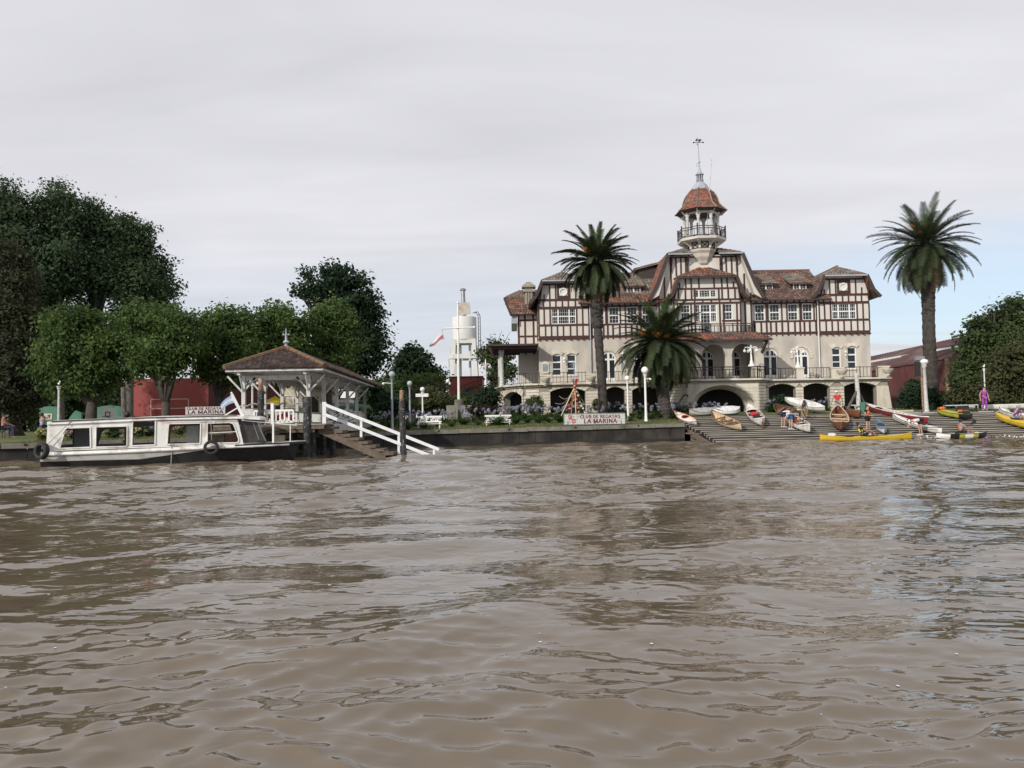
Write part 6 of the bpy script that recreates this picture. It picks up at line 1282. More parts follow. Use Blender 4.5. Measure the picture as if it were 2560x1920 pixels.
def _tower():
    Y = 104; s = Y / 2000; c = P(1161, 850, Y); zb = 2.0; t = thing('water_tower', 'cream concrete water tower on four splayed legs', 'water tower', (c[0], Y, zb)); r = 31 * s; z0, z1_ = P(1161, 850, Y)[2], P(1161, 794, Y)[2]
    MB().lathe((c[0], Y, 0), [(r * .9, z0 - .25), (r, z0), (r, z1_ - .1), (r * .98, z1_), (r * .9, z1_ + .03), (.2, z1_ + .1)], 28).build('tank', 'tank', t, smooth=30)
    lg = MB()
    for sx in (-1, 1):
        for sy in (-1, 1): lg.bar((c[0] + sx * r * 1.1, Y + sy * r * 1.1, zb), (c[0] + sx * r * .78, Y + sy * r * .78, z0), .5)
    zm = P(1161, 893, Y)[2]
    for a in (-1, 1): lg.bar((c[0] - r * .98, Y + a * r * .98, zm), (c[0] + r * .98, Y + a * r * .98, zm), .4, .6); lg.bar((c[0] + a * r * .98, Y - r * .98, zm), (c[0] + a * r * .98, Y + r * .98, zm), .4, .6); lg.bar((c[0] - r * .85, Y + a * r * .8, z0 - .3), (c[0] + r * .85, Y + a * r * .8, z0 - .3), .4, .5)
    lg.build('legs', 'tank', t)
    pp = MB()
    for dx in (-.55, .7): pp.tube([(c[0] + dx, Y, zb + 3), (c[0] + dx, Y, z0)], .16, 8)
    pp.build('pipes', 'tank', t); MB().lathe((c[0] - 1.1, Y - .6, P(1155, 896, Y)[2]), [(.75, 0), (.75, 1.3), (.35, 1.5), (.3, 1.65), (.1, 1.7)], 14).build('small_tank', 'white_worn', t, smooth=40)
    MB().tube([(c[0], Y, z1_ + .2), (c[0] - .1, Y, P(1161, 724, Y)[2])],   .28, 10).lathe((c[0] - .1, Y, P(1161, 726, Y)[2]), [(.42, 0), (.42, .15), (.2, .3)], 10).build('vent_pipe', 'grey_metal', t)
    a = P(1144, 757, Y - 1.2); b = P(1175, 788, Y - 1.2); MB().prism([(a[0], Y - 1.2, a[2]), (b[0], Y - 1.2, a[2] + .05), (b[0] + .1, Y - 1.2, b[2] + .15), (a[0], Y - 1.2, b[2])], (0, .08, 0)).bar((c[0], Y - 1, z1_), (c[0], Y - 1, a[2]), .12).build('sheet_panel', 'sheet_steel', t)
    ld = MB(); lx = c[0] + r + .25
    for q in (0, .5): ld.tube([(lx + q * .5, Y - .4, zm - 1), (lx + q * .5, Y - .4, z1_ + .1), (lx - .3 + q * .5, Y - .4, z1_ + .7), (lx - .7 + q * .5, Y - .4, z1_ + .5)], .05, 5)
    for k in range(12): ld.bar((lx, Y - .4, zm + k * .5), (lx + .25, Y - .4, zm + k * .5), .04)
    ld.build('ladder', 'iron', t)
    Y = 88; a = P(1124, 944, Y); b = P(1206, 990, Y); t = thing('red_building', 'small brick red service building below the water tower', 'building', (a[0], Y, gz(a[0], Y)))
    MB().box(a[0], b[0], Y, Y + 6, gz(a[0], Y) - .2, a[2]).build('wall', 'red_wall', t); MB().box(a[0] - .1, b[0] + .1, Y - .1, Y + 6.1, a[2] - .02, a[2] + .12).build('parapet', 'red_wall_dark', t); st = MB()
    p, q = Vector(P(1142, 990, Y - .8)), Vector(P(1204, 962, Y - .8)); st.bar(p, p.lerp(q, .45) + Vector((0, 0, .2)), .12, .2); st.bar(p.lerp(q, .4) + Vector((0, 0, .3)), q, .1, .14); st.bar(p + Vector((0, 0, .9)), q + Vector((0, 0, .6)), .08)
    for k in range(7): e = p.lerp(q, k / 6); st.bar(e, e + Vector((0, 0, .8)), .05)
    st.build('outside_stair', 'iron', t); MB().box(b[0] - 2.2, b[0] - .9, Y - .03, Y + .05, a[2] - 2.3, a[2] - 1.2).build('window', 'glass', t)
    Y = 92; b = P(1128, 985, Y); x = b[0]; t = thing('utility_post', 'thin pale post with a short crossarm left of the water tower legs', 'post', (x, Y, 2)); MB().bar((x, Y, 1.5), (x - .2, Y, P(1125, 897, Y)[2]), .16).bar((x - .2, Y, P(1125, 897, Y)[2]), (x + 1.2, Y, P(1125, 897, Y)[2] + .05), .08).build('post', 'white_worn', t)
_tower()
def _flagpole():
    Y = 58; b = P(1147, 1000, Y); top = P(1144.5, 757, Y); x = b[0]; zg = gz(x, Y); t = thing('flagpole', 'tall white flagpole with a long crosspiece in front of the water tower', 'flagpole', (x, Y, zg))
    MB().tube([b, top], [.10, .06], 10).build('pole', 'white', t); MB().ball(top, .1, 8, 6).build('cap', 'white', t); MB().tube([P(1105.5, 821.5, Y - .1), P(1186, 818, Y - .1)], .05, 8).ball(P(1186, 818, Y - .1), .09, 8, 6).build('crosspiece', 'white', t)
    MB().lathe((x, Y, zg), [(.42, -.1), (.42, .6), (.36, .7), (.32, b[2] - zg), (.1, b[2] - zg + .05)], 14).ball((x, Y - .34, b[2] - .55), .12, 8, 6, (1, .3, 1)).build('concrete_base', 'concrete', t)
    f = thing('club_pennant', 'red and white triangular pennant hanging from the left tip of the flagpole crosspiece', 'flag', P(1106, 824, Y)); m = MB(); r = MB(); N = 10
    A, Bq, Tp = Vector(P(1105, 825, Y)), Vector(P(1110.5, 851, Y)), Vector(P(1072.5, 866, Y)); tp2 = Vector(P(1076, 869, Y))
    def pt(i, j): a = i / N; return A.lerp(Tp, a).lerp(Bq.lerp(tp2, a), j) + Vector((0, .1 * math.sin(a * 6 + j * 2), .05 * math.sin(a * 8)))
    for mb, j0, j1, mm in ((m, 0, .42, 'flag_white'), (r, .42, .8, 'flag_red'), (MB(), .8, 1, 'flag_white')):
        mb.add([pt(i, j) for i in range(N + 1) for j in (j0, j1)], [(i * 2, i * 2 + 2, i * 2 + 3, i * 2 + 1) for i in range(N)]); mb.build('field', mm, f, smooth=True)
    MB().tube([P(1106, 822, Y), A, Bq], .012, 4).build('halyard', 'rope', f)
    Y = 57; t = thing('stone_monument', 'low grey stone slabs with a plaque at the foot of the flagpole', 'monument', GP(1148, 1040, Y)); g = gz(-3.8, Y)
    for px0, px1, m in ((1116, 1144, 'concrete'), (1152, 1181, 'grey_metal')): a, b = PX(px0, 1025, Y), PX(px1, 1025, Y); MB().box(a, b, Y, Y + .2, g, PZ(1148, 1013, Y)).build('slab', 'concrete', t); MB().box(a + .2, b - .15, Y - .03, Y + .02, g + .25, PZ(1148, 1018, Y)).build('plaque', m, t)
_flagpole()
def bench(px0, px1, yt, yb, Y, lab):
    a, b = PX(px0, yt, Y), PX(px1, yt, Y); zt, zb = PZ(px0, yt, Y), PZ(px0, yb, Y); g = gz((a + b) / 2, Y); t = thing('park_bench', lab, 'bench', ((a + b) / 2, Y, g), 'white ornate benches by the river'); tl = (PZ(px1, yt, Y) - zt) * .0
    bk = MB(); bk.bar((a, Y, zt - .05), (b, Y, zt - .05), .06, .11); bk.bar((a + .03, Y, zb + .05), (b - .03, Y, zb + .05), .06, .08); bk.build('back_rail', 'white', t)
    sc = MB(); n = 7; w = (b - a - .3) / n; zc = (zt + zb) / 2
    for i in range(n):
        cx = a + .15 + (i + .5) * w; 
        if i == 3: continue
        sg = 1 if i % 2 else -1; sc.tube([(cx + sg * w * .62 * (k / 12 - .5) , Y, zc + (zt - zb - .2) * .45 * math.sin(k / 12 * 6.28)) for k in range(13)], .022, 5)
        sc.tube([(cx + .13 * math.cos(q), Y, zc + .11 * math.sin(q)) for q in np.linspace(0, 5.2, 10)], .02, 5)
    sc.build('scrollwork', 'white', t)
    s = MB()
    for k in range(4): s.box(a, b, Y - .52 + k * .12, Y - .43 + k * .12, zb - .1, zb - .06)
    s.build('seat', 'white', t)
    for x in (a + .12, b - .12):
        for y in (Y - .42, Y - .02): MB().bar((x, y, g - .03), (x, y, zb), .06).build('leg', 'white', t)
bench(1042, 1105, 1040.5, 1057, 49.6, 'white bench with scrolled back below the small white globe lamp'); bench(1212, 1278, 1038, 1053, 51.8, 'white bench with scrolled back just left of the curved terrace end')

# ---- hand cut serif letters
GL = {'C': ([((.80, .22), (.70, .06), (.5, 0), (.28, .06), (.12, .26), (.08, .5), (.12, .74), (.28, .94), (.5, 1), (.70, .94), (.80, .78))], .8, [(.80, .70, .80, .98)]), 'L': ([((.22, 0), (.22, 1)), ((.08, .03), (.70, .03))], .75, [(.06, .98, .40, .98), (.70, .03, .70, .25)]),
      'U': ([((.2, 1), (.2, .3), (.3, .08), (.5, 0), (.68, .08), (.78, .3), (.78, 1))], .95, [(.06, .98, .36, .98), (.64, .98, .92, .98)]), 'B': ([((.2, 0), (.2, 1)), ((.2, .97), (.5, .97), (.65, .85), (.62, .62), (.48, .53), (.2, .53)), ((.48, .53), (.68, .42), (.70, .16), (.52, .03), (.2, .03))], .8, [(.05, .03, .2, .03), (.05, .97, .2, .97)]),
      'D': ([((.2, 0), (.2, 1)), ((.2, .97), (.5, .97), (.75, .78), (.8, .5), (.75, .22), (.5, .03), (.2, .03))], .9, [(.05, .03, .2, .03), (.05, .97, .2, .97)]), 'E': ([((.2, 0), (.2, 1)), ((.06, .97), (.68, .97)), ((.2, .52), (.55, .52)), ((.06, .03), (.70, .03))], .75, [(.68, .97, .68, .78), (.70, .03, .70, .24)]),
      'R': ([((.2, 0), (.2, 1)), ((.2, .97), (.52, .97), (.66, .84), (.63, .62), (.48, .52), (.2, .52)), ((.42, .52), (.78, .02))], .85, [(.05, .03, .36, .03), (.05, .97, .2, .97), (.70, .03, .9, .03)]), 'G': ([((.80, .80), (.70, .94), (.5, 1), (.28, .94), (.12, .74), (.08, .5), (.12, .26), (.28, .06), (.5, 0), (.78, .10)), ((.78, .06), (.78, .42))], .92, [(.60, .42, .92, .42)]),
      'A': ([((.06, 0), (.45, 1)), ((.45, 1), (.82, 0)), ((.2, .34), (.68, .34))], .88, [(-.04, .03, .2, .03), (.68, .03, .94, .03)]), 'T': ([((.42, 0), (.42, 1)), ((.06, .97), (.78, .97))], .84, [(.26, .03, .58, .03), (.06, .97, .06, .75), (.78, .97, .78, .75)]),
      'S': ([((.66, .80), (.56, .96), (.36, 1), (.16, .92), (.12, .74), (.24, .60), (.50, .48), (.66, .34), (.66, .14), (.5, .02), (.28, 0), (.12, .16))], .76, []), 'M': ([((.14, 0), (.14, 1)), ((.14, 1), (.52, .1)), ((.52, .1), (.90, 1)), ((.90, 1), (.90, 0))], 1.06, [(.0, .03, .28, .03), (.0, .97, .16, .97), (.76, .03, 1.04, .03), (.88, .97, 1.04, .97)]),
      'I': ([((.2, 0), (.2, 1))], .42, [(.05, .03, .35, .03), (.05, .97, .35, .97)]), 'N': ([((.16, 0), (.16, 1)), ((.16, 1), (.78, 0)), ((.78, 0), (.78, 1))], .95, [(.03, .03, .3, .03), (.0, .97, .18, .97), (.64, .97, .92, .97)])}
def lettering(text, org, xd, zd, height, width, m, par, name='lettering', th=.25):
    """flat serif letters built from strokes; org = lower left corner"""
    adv = sum((GL[c][1] + .08) if c != ' ' else .45 for c in text); sx = width / adv; x = 0; nrm = xd.cross(zd).normalized(); mb = MB(); k = 0
    def q(u, v, o): return org + xd * (u * sx) + zd * (v * height) + nrm * o
    for c in text:
        if c == ' ': x += .45; continue
        st, w, se = GL[c]
        for pl in st:
            for (a, b), (e, d) in zip(pl, pl[1:]):
                k += 1; o = .004 + (k % 7) * .0006; du, dv = (e - a) * sx, (d - b) * height; L_ = math.hypot(du, dv) or 1; vertical = abs(dv) / L_; t = th * (.66 + .34 * vertical) * height * .55; nx, nz = -dv / L_ * t, du / L_ * t
                P0 = q(a + x, b, o); P1 = q(e + x, d, o); off = xd * nx + zd * nz; ex = (P1 - P0).normalized() * t * .35
                mb.add([P0 + off - ex, P1 + off + ex, P1 - off + ex, P0 - off - ex], [(0, 1, 2, 3)])
        for a, b, e, d in se: k += 1; o = .004 + (k % 7) * .0006; P0, P1 = q(a + x, b, o), q(e + x, d, o); dd = (P1 - P0).normalized(); off = nrm.cross(dd) * height * .035; mb.add([P0 + off, P1 + off, P1 - off, P0 - off], [(0, 1, 2, 3)])
        x += w + .08
    return mb.build(name, m, par)
def _signs():
    Y = 51.3; A = Vector(P(1410, 1062, Y)); Bq = Vector(P(1563, 1059.5, Y + .5)); xd = (Bq - A); Wd = xd.length; xd.normalize(); zd = Vector((0, 0, 1)); Hh = PZ(1410, 1035, Y) - A.z; n = xd.cross(zd)
    g = gz(A.x + 2, Y + .3); t = thing('club_sign', 'long white club sign board on short legs at the edge of the quay', 'sign', (A.x + Wd / 2, Y + .25, g))
    for i in range(4): z0 = Hh * i / 4; MB().prism([A + zd * (z0 + .004), A + xd * Wd + zd * (z0 + .004), A + xd * Wd + zd * (z0 + Hh / 4 - .004), A + zd * (z0 + Hh / 4 - .004)], -n * .04).build('board', 'sign_board', t)
    fr = MB()
    for a, b in ((A, A + xd * Wd), (A + zd * Hh, A + xd * Wd + zd * Hh), (A, A + zd * Hh), (A + xd * Wd, A + xd * Wd + zd * Hh)): fr.bar(a, b, .035, .05)
    fr.build('frame', 'grey_metal', t)
    for f in (.06, .5, .93): p = A + xd * Wd * f - n * .05; MB().bar((p.x, p.y, g - .1), (p.x, p.y, A.z + .2), .1).build('leg', 'dark_wood', t)
    lettering('CLUB DE REGATAS', A + xd * Wd * .265 + zd * Hh * .585, xd, zd, Hh * .28, Wd * .655, 'sign_red', t); lettering('LA MARINA', A + xd * Wd * .32 + zd * Hh * .12, xd, zd, Hh * .37, Wd * .55, 'sign_red', t)
    lg = MB(); e = .006
    for (u, v, w, h) in ((.075, .52, .055, .36), (.132, .16, .055, .34)):
        o = A + xd * Wd * u + zd * Hh * v + n * e; X, Z = xd * Wd * w, zd * Hh * h; lg.add([o + X * .0, o + X, o + X + Z, o + Z, o + X * .5 - Z * .15], [(0, 4, 1, 2, 3)])
    lg.build('emblem', 'red', t)
    lettering('C', A + xd * Wd * .087 + zd * Hh * .60 + n * .006, xd, zd, Hh * .2, Wd * .032, 'sign_board', t, 'emblem_letter', .2); lettering('M', A + xd * Wd * .143 + zd * Hh * .22 + n * .006, xd, zd, Hh * .2, Wd * .034, 'sign_board', t, 'emblem_letter', .2)
    lettering('R', A + xd * Wd * .142 + zd * Hh * .60, xd, zd, Hh * .22, Wd * .036, 'grey_metal', t, 'emblem_letter', .14); lettering('L', A + xd * Wd * .086 + zd * Hh * .2, xd, zd, Hh * .22, Wd * .034, 'grey_metal', t, 'emblem_letter', .14)
    Y = 42.6; A = Vector(P(464, 1037, Y)); Bq = Vector(P(563, 1035, Y + .9)); xd = (Bq - A); Wd = xd.length; xd.normalize(); Hh = PZ(464, 1017.5, Y) - A.z; n = xd.cross(zd); g = gz(A.x + 1, Y)
    t = thing('club_sign', 'white club sign board with dark red letters behind the launch roof', 'sign', (A.x + Wd / 2, Y, g)); MB().prism([A, A + xd * Wd, A + xd * Wd + zd * Hh, A + zd * Hh], -n * .05).build('board', 'white', t)
    lettering('CLUB DE REGATAS', A + xd * Wd * .03 + zd * Hh * .62, xd, zd, Hh * .3, Wd * .93, 'sign_red', t); lettering('LA MARINA', A + xd * Wd * .04 + zd * Hh * .1, xd, zd, Hh * .42, Wd * .92, 'sign_red', t)
    for f in (.1, .9): p = A + xd * Wd * f - n * .06; MB().bar((p.x, p.y, g - .1), (p.x, p.y, A.z + .1), .09).build('leg', 'dark_wood', t)
_signs()
def _tripod():
    Y = 55; a = Vector(P(1437, 966, Y)); t = thing('pole_christmas_tree', 'teepee of painted poles hung with coloured garlands and a silver bow on top', 'decoration', GP(1437, 1040, Y)); rn = random.Random(5)
    for px, m, dy in ((1403, 'wood_cream', -.3), (1427, 'rust', -.5), (1440, 'wood_cream', -.4), (1451, 'rust', .1), (1464, 'wood_red', .4), (1420, 'wood_red', .6)):
        b = Vector(P(px, 1040, Y + dy)); e = a + (a - b).normalized() * rn.uniform(.3, .6); MB().tube([b, e], [.035, .03], 7).build('pole', m, t)
    MB().lathe(a + Vector((0, 0, -.12)), [(.11, 0), (.14, .1), (.11, .22)], 8).build('lashing', 'wood_red', t); MB().bar(a + Vector((.05, 0, .1)), a + Vector((.18, -.05, .5)), .16, .1).build('stocking', 'cloth_red', t)
    tp = Vector(P(1435, 912, Y)); s = MB(); s.bar(a, tp, .04)
    for k in range(10): q = k * .628; s.bar(tp, tp + Vector((math.cos(q) * .28, -.05 * (k % 2), math.sin(q) * .34)), .05, .02)
    s.build('silver_bow', 'lead', t)
    for k in range(40):
        h = rn.uniform(.12, .92); an = rn.uniform(0, 6.28); r = (1 - h) * .85; p = Vector((a.x + math.cos(an) * r, Y + math.sin(an) * r * .7, gz(a.x, Y) + h * (a.z - gz(a.x, Y)))); MB().ball(p, rn.uniform(.05, .09), 7, 5).build('bauble', rn.choice(('red', 'red', 'white', 'white', 'orange', 'gold', 'cloth_pink', 'wood_cream')), t, smooth=True)
    w = MB()
    for e in ((1388, 1008), (1380, 1035), (1500, 1035), (1398, 990)): c = Vector(P(e[0], e[1], Y + .5)); w.tube([a.lerp(c, q / 8) - Vector((0, 0, .5 * math.sin(q / 8 * 3.14))) for q in range(9)], .015, 4)
    w.build('light_string', 'rope', t)
_tripod()
def _left_park():
    Y = 63; g = gz(-25, Y); a, b = PX(334, 1000, Y), PX(521, 1000, Y); zt = PZ(430, 946, Y); t = thing('handball_wall', 'tall brick red court wall with pale goal lines behind the plane trees', 'wall', ((a + b) / 2, Y, g)); MB().box(a, b, Y, Y + .5, g - .3, zt).build('wall', 'red_wall', t)
    MB().prism([(b, Y, g - .3), (b + 3.5, Y + 9, g - .3), (b + 3.5, Y + 9.3, g - .3), (b, Y + .4, g - .3)], (0, 0, zt - g)).build('return_wall', 'red_wall_dark', t)
    for x0, y0, x1, y1 in ((376, 998, 378, 1075), (470, 996, 472, 1075), (376, 997, 472, 999), (376, 1020, 472, 1022)):
        X0, X1, Z0, Z1 = RC(x0, y0, x1, y1, Y); MB().box(X0, X1, Y - .006, Y + .01, Z0, Z1).build('court_line', 'line_paint', t)
    for n_, (x0, x1, y0) in enumerate(((98, 144, 1019), (172, 203, 1030), (243, 304, 1017))):
        Yq = 61.5; A0, A1 = PX(x0, 1050, Yq), PX(x1, 1050, Yq); g = gz(A0, Yq); t = thing('green_wall', ('green court wall with a faded poster at the far left', 'low green wall stub with a sloping top between the lamp post and the backboard', 'green wall behind the white basketball backboard')[n_], 'wall', ((A0 + A1) / 2, Yq, g)); zt = PZ(x0, y0, Yq)
        MB().prism([(A0, Yq, g - .2), (A1, Yq, g - .2), (A1, Yq, zt - (.1 if n_ == 1 else 0)), (A0 + (A1 - A0) * .5, Yq, zt + .1), (A0, Yq, zt - (.5 if n_ == 1 else 0))], (0, .25, 0)).build('wall', 'court_green', t)
        if n_ == 0:
            X0, X1, Z0, Z1 = RC(108, 1034, 131, 1049, Yq); o = MB().box(X0, X1, Yq - .04, Yq - .005, Z0, Z1).build('poster', 'cream_wall', t); m = MB(); rn = random.Random(4)
            for k in range(14): x, z = rn.uniform(X0 + .15, X1 - .15), rn.uniform(Z0 + .1, Z1 - .08); m.ball((x, Yq - .045, z), rn.uniform(.03, .07), 6, 4, (1, .1, 1))
            m.build('poster_print', 'sign_red', o)
    Y = 58; t = thing('basketball_hoop', 'white basketball backboard with a painted square on a pole', 'basketball hoop', GP(270, 1060, Y)); X0, X1, Z0, Z1 = RC(252, 1020, 288, 1044, Y); bb = MB().box(X0, X1, Y, Y + .06, Z0, Z1).build('backboard', 'white', t); s = MB()
    x0, x1, za, zb = RC(264, 1030, 275, 1040, Y)
    for p, q in (((x0, za), (x1, za)), ((x0, zb), (x1, zb)), ((x0, za), (x0, zb)), ((x1, za), (x1, zb))): s.bar((p[0], Y - .01, p[1]), (q[0], Y - .01, q[1]), .04)
    s.build('target_square', 'black', bb); MB().lathe(((x0 + x1) / 2, Y - .28, za - .05), [(.23, 0), (.25, 0), (.25, .03), (.23, .03)], 14, cap=False).build('hoop', 'iron', t); MB().bar(((X0 + X1) / 2, Y + .2, gz(X0, Y)), ((X0 + X1) / 2, Y + .1, Z1 - .2), .12).build('pole', 'iron', t)
    Y = 43.6; b = GP(309, 1080, Y); tp = P(308.5, 968, Y); t = thing('wooden_post', 'bare weathered timber post with a square cut top behind the launch cabin', 'post', b); MB().tube([b, Vector(b).lerp(Vector(tp), .5) + Vector((.03, 0, 0)), tp], [.16, .14, .13], 10).build('post', 'bark_grey', t); MB().ball((b[0] + .25, Y - .1, PZ(314, 1036, Y)), .16, 10, 7, (1, 1, 1.1)).build('black_lantern', 'black', t)
    # kiosk, parasol, sheds seen through the pavilion
    Y = 59; g = gz(-16, Y); a, b = PX(702, 990, Y), PX(800, 990, Y); ze, zr = PZ(705, 972, Y), PZ(735, 950, Y); t = thing('cream_kiosk', 'small cream gabled kiosk with a wide window seen through the pavilion', 'kiosk', ((a + b) / 2, Y, g)); xm = PX(737, 960, Y)
    MB().prism([(a, Y, g), (b, Y, g), (b, Y, ze), (xm, Y, zr), (a, Y, ze)], (0, 5, 0)).build('wall', 'cream_wall', t)
    for p, q in (((a - .4, ze - .25), (xm, zr + .08)), ((b + .4, ze - .25), (xm, zr + .08))): MB().prism([(p[0], Y - .3, p[1]), (q[0], Y - .3, q[1]), (q[0], Y + 5.3, q[1]), (p[0], Y + 5.3, p[1])], (0, 0, .1)).build('roof', 'tile_brown', t)
    x0, x1, z0, z1_ = RC(710, 988, 757, 1020, Y); window(t, x0, x1, z0, z1_, Y - .1, 1, 1, 2, 'window', False)
    x0, x1, z0, z1_ = RC(772, 992, 796, 1040, Y); MB().box(x0, x1, Y - .02, Y + .02, g, z1_).build('door', 'dark_wood', t)
    Y = 53; c = P(684, 1004, Y); g = gz(c[0], Y); t = thing('yellow_parasol', 'dusty yellow parasol beside the cream kiosk', 'parasol', (c[0], Y, g)); z = PZ(684, 1010, Y); MB().lathe((c[0] + .1, Y, z), [(1.0, 0), (.6, .25), (.05, .5), (.02, .55)], 8).build('canopy', 'yellow', t); MB().bar((c[0] + .1, Y, g), (c[0] + .1, Y, z + .4), .05).build('pole', 'wood_cream', t)
    Y = 66; x0, x1, z0, z1_ = RC(850, 978, 886, 995, Y); t = thing('white_awning', 'white awning sheet seen between the right posts of the pavilion', 'awning', (x0, Y, gz(x0, Y))); MB().prism([(x0, Y, z0), (x1, Y, z0), (x1 - .1, Y + 1.5, z1_), (x0, Y + 1.5, z1_)], (0, 0, .04)).build('sheet', 'white', t)
    for x in (x0 + .1, x1 - .1): MB().bar((x, Y + .1, gz(x, Y)), (x, Y + .1, z0), .06).build('pole', 'iron', t)
    Y = 60; x0, x1, z0, z1_ = RC(812, 999, 872, 1040, Y); t = thing('white_stand', 'pale blue and white refreshment stand behind the pavilion gangway', 'stand', ((x0 + x1) / 2, Y, gz(x0, Y))); g = gz(x0, Y)
    MB().box(x0, x1, Y, Y + 2, z1_ - .25, z1_).build('roof', 'white', t); MB().box(x0 + .1, x1 - .1, Y + .1, Y + 1.9, g, z1_ - .26).build('wall', 'cloth_lilac', t); MB().box(x0 + .8, x1 - .15, Y + .02, Y + .12, z1_ - .85, z1_ - .32).build('hatch', 'white', t)
    Y = 57.5; x0, x1, z0, z1_ = RC(842, 1010, 926, 1022, Y); t = thing('covered_boat', 'long boat under a green tarpaulin on trestles behind the pavilion', 'boat', ((x0 + x1) / 2, Y, gz(x0, Y))); m = MB(); rg = []
    for i in range(9): f = i / 8; h = (z1_ - z0) * (.35 + .65 * math.sin(math.pi * (.12 + .76 * f))); x = x0 + (x1 - x0) * f; rg.append([(x, Y - .4, z0), (x, Y - .3, z0 + h * .6), (x, Y, z0 + h), (x, Y + .3, z0 + h * .6), (x, Y + .4, z0)])
    m.loft(rg, cap=True); m.build('tarpaulin', 'court_green', t)
    for f in (.2, .8): x = x0 + (x1 - x0) * f; MB().bar((x, Y - .3, gz(x, Y)), (x, Y, z0), .08).bar((x, Y + .3, gz(x, Y)), (x, Y, z0), .08).build('trestle', 'dark_wood', t)
_left_park()
def _right():
    # red corrugated boathouse, ridge running away to the left
    Yf = 84; pA = P(2184, 1020, 84); g = gz(30, 80)
    e0 = Vector(P(2150, 930, 92)); e1 = Vector(P(2368, 900, 78)); r0 = Vector(P(2150, 897, 99)); r1 = Vector(P(2450, 832, 82)); w0 = Vector((e0.x, e0.y, g)); t = thing('red_boathouse', 'long dull red boathouse with a rusty corrugated roof behind the tallest palm', 'shed', (e1.x, e1.y, g))
    e1 = Vector(P(2372, 893, 80)); dn = Vector(P(2330, 918, 80))
    MB().prism([e0, e1, r1, r0], (0, 0, -.12)).build('roof', 'corrugated', t)
    rb = MB()
    for i in range(46): p = e0.lerp(e1, i / 45); q = r0.lerp(r1, i / 45); rb.bar(p + Vector((0, 0, .02)), q + Vector((0, 0, .02)), .09, .05)
    rb.build('corrugations', 'corrugated', t, stuff=True)
    a, b = e0.lerp(r0, .52), e1.lerp(r1, .40); MB().prism([a + Vector((0, 0, .05)), b + Vector((0, 0, .05)), b.lerp(r1, .14) + Vector((0, 0, .05)), a.lerp(r0, .26) + Vector((0, 0, .05))], (0, 0, .03)).build('skylight_strip', 'white_worn', t)
    MB().prism([(e0.x, e0.y + .5, g - .3), (e1.x, e1.y + .5, g - .3), (e1.x, e1.y + .5, e1.z - .1), (e0.x, e0.y + .5, e0.z - .1)], (0, .2, 0)).build('side_wall', 'shed_red', t)
    MB().prism([(e1.x, e1.y + .5, g - .3), (r1.x + 2, r1.y, g - .3), (r1.x + 2, r1.y, r1.z - .15), (r1.x, r1.y, r1.z - .15), (e1.x, e1.y + .5, e1.z - .15)], (.1, .2, 0)).build('gable_wall', 'shed_red', t)
    d = (e1 - e0).normalized(); 
    for f in (.3, .55, .8): p = e0.lerp(e1, f); MB().bar((p.x, p.y + .35, g), (p.x, p.y + .35, p.z - .2), .2).build('pilaster', 'red_wall_dark', t)
    p = e0.lerp(e1, .62); MB().prism([(p.x, p.y + .42, g + 1.6), (p.x + .5, p.y + .42 + d.y / d.x * .5, g + 1.6), (p.x + .5, p.y + .42 + d.y / d.x * .5, g + 3), (p.x, p.y + .42, g + 3)], (0, .05, 0)).build('window', 'glass', t)
    MB().box(e1.x - .6, e1.x - .3, e1.y - .6, e1.y - .3, g, e1.z - .1).build('drain_pipe', 'rust', t)
    Y = 190; a, b = P(2514.5, 790, Y), P(2514.5, 746, Y); t = thing('radio_mast', 'thin distant mast rising above the wild trees at the far right', 'mast', (a[0], Y, 2)); MB().tube([(a[0], Y, 1.5), b], [.5, .35], 6).ball(b, .5, 6, 4).build('mast', 'grey_metal', t)
    m = MB()
    for s in (-1, 1): m.tube([b, (a[0] + s * 5, Y, 10)], .05, 4)
    m.build('guy_wire', 'grey_metal', t)
    Y = 57.6; b = P(2148, 1029, Y); tp = P(2141, 938, Y); t = thing('hoist_post', 'white hoist post with two raking timber braces at the top of the ramp', 'post', (b[0], Y, 1.64)); A = Vector((b[0], Y, 1.6)); Bv = Vector(tp); MB().tube([A, Bv], [.16, .14], 10).ball(Bv, .15, 8, 5).build('post', 'white_worn', t)
    for px, py, Yb in ((2118, 1024, 57.2), (2163, 1014, 58.2)): MB().bar(P(px, py, Yb), A.lerp(Bv, .62), .13).build('brace', 'bark_grey', t)
    MB().bar(P(2124, 1013, 57.3), P(2147, 1013, 57.3), .07).bar(P(2136, 1013, 57.3), P(2142, 1030, 57.3), .06).build('trestle', 'white_worn', t); MB().box(b[0] - .02, b[0] + .3, Y - .35, Y - .1, 1.6, 2.45).build('winch_box', 'court_green', t)
    Y = 59.4; t = thing('old_anchor', 'dark iron anchor leaning in the flower bed before the big arch', 'anchor', GP(1700, 1012, Y)); a = Vector(P(1692, 1015, Y)); b = Vector(P(1709, 989, Y)); m = MB(); m.tube([a, b], .05, 7); m.tube([b + Vector((.2 * math.sin(q) + .12, 0, .1 * math.cos(q) - .05)) for q in np.linspace(-1, 1.6, 9)], .05, 7); m.ball(b + Vector((.3, 0, -.08)), .06, 8, 6); m.bar(a + Vector((-.2, 0, .16)), a + Vector((.2, 0, .05)), .06); m.ball(a, .1, 8, 6); m.build('anchor', 'iron', t)
    Y = 57.6; a, b = Vector(P(2362, 1014, Y)), Vector(P(2442, 1012, Y)); t = thing('slatted_bench', 'plain pale plank bench on dark posts at the top of the ramp', 'bench', (a.x + 1, Y, 1.64)); MB().bar(a, b, .4, .07).build('seat', 'white_worn', t)
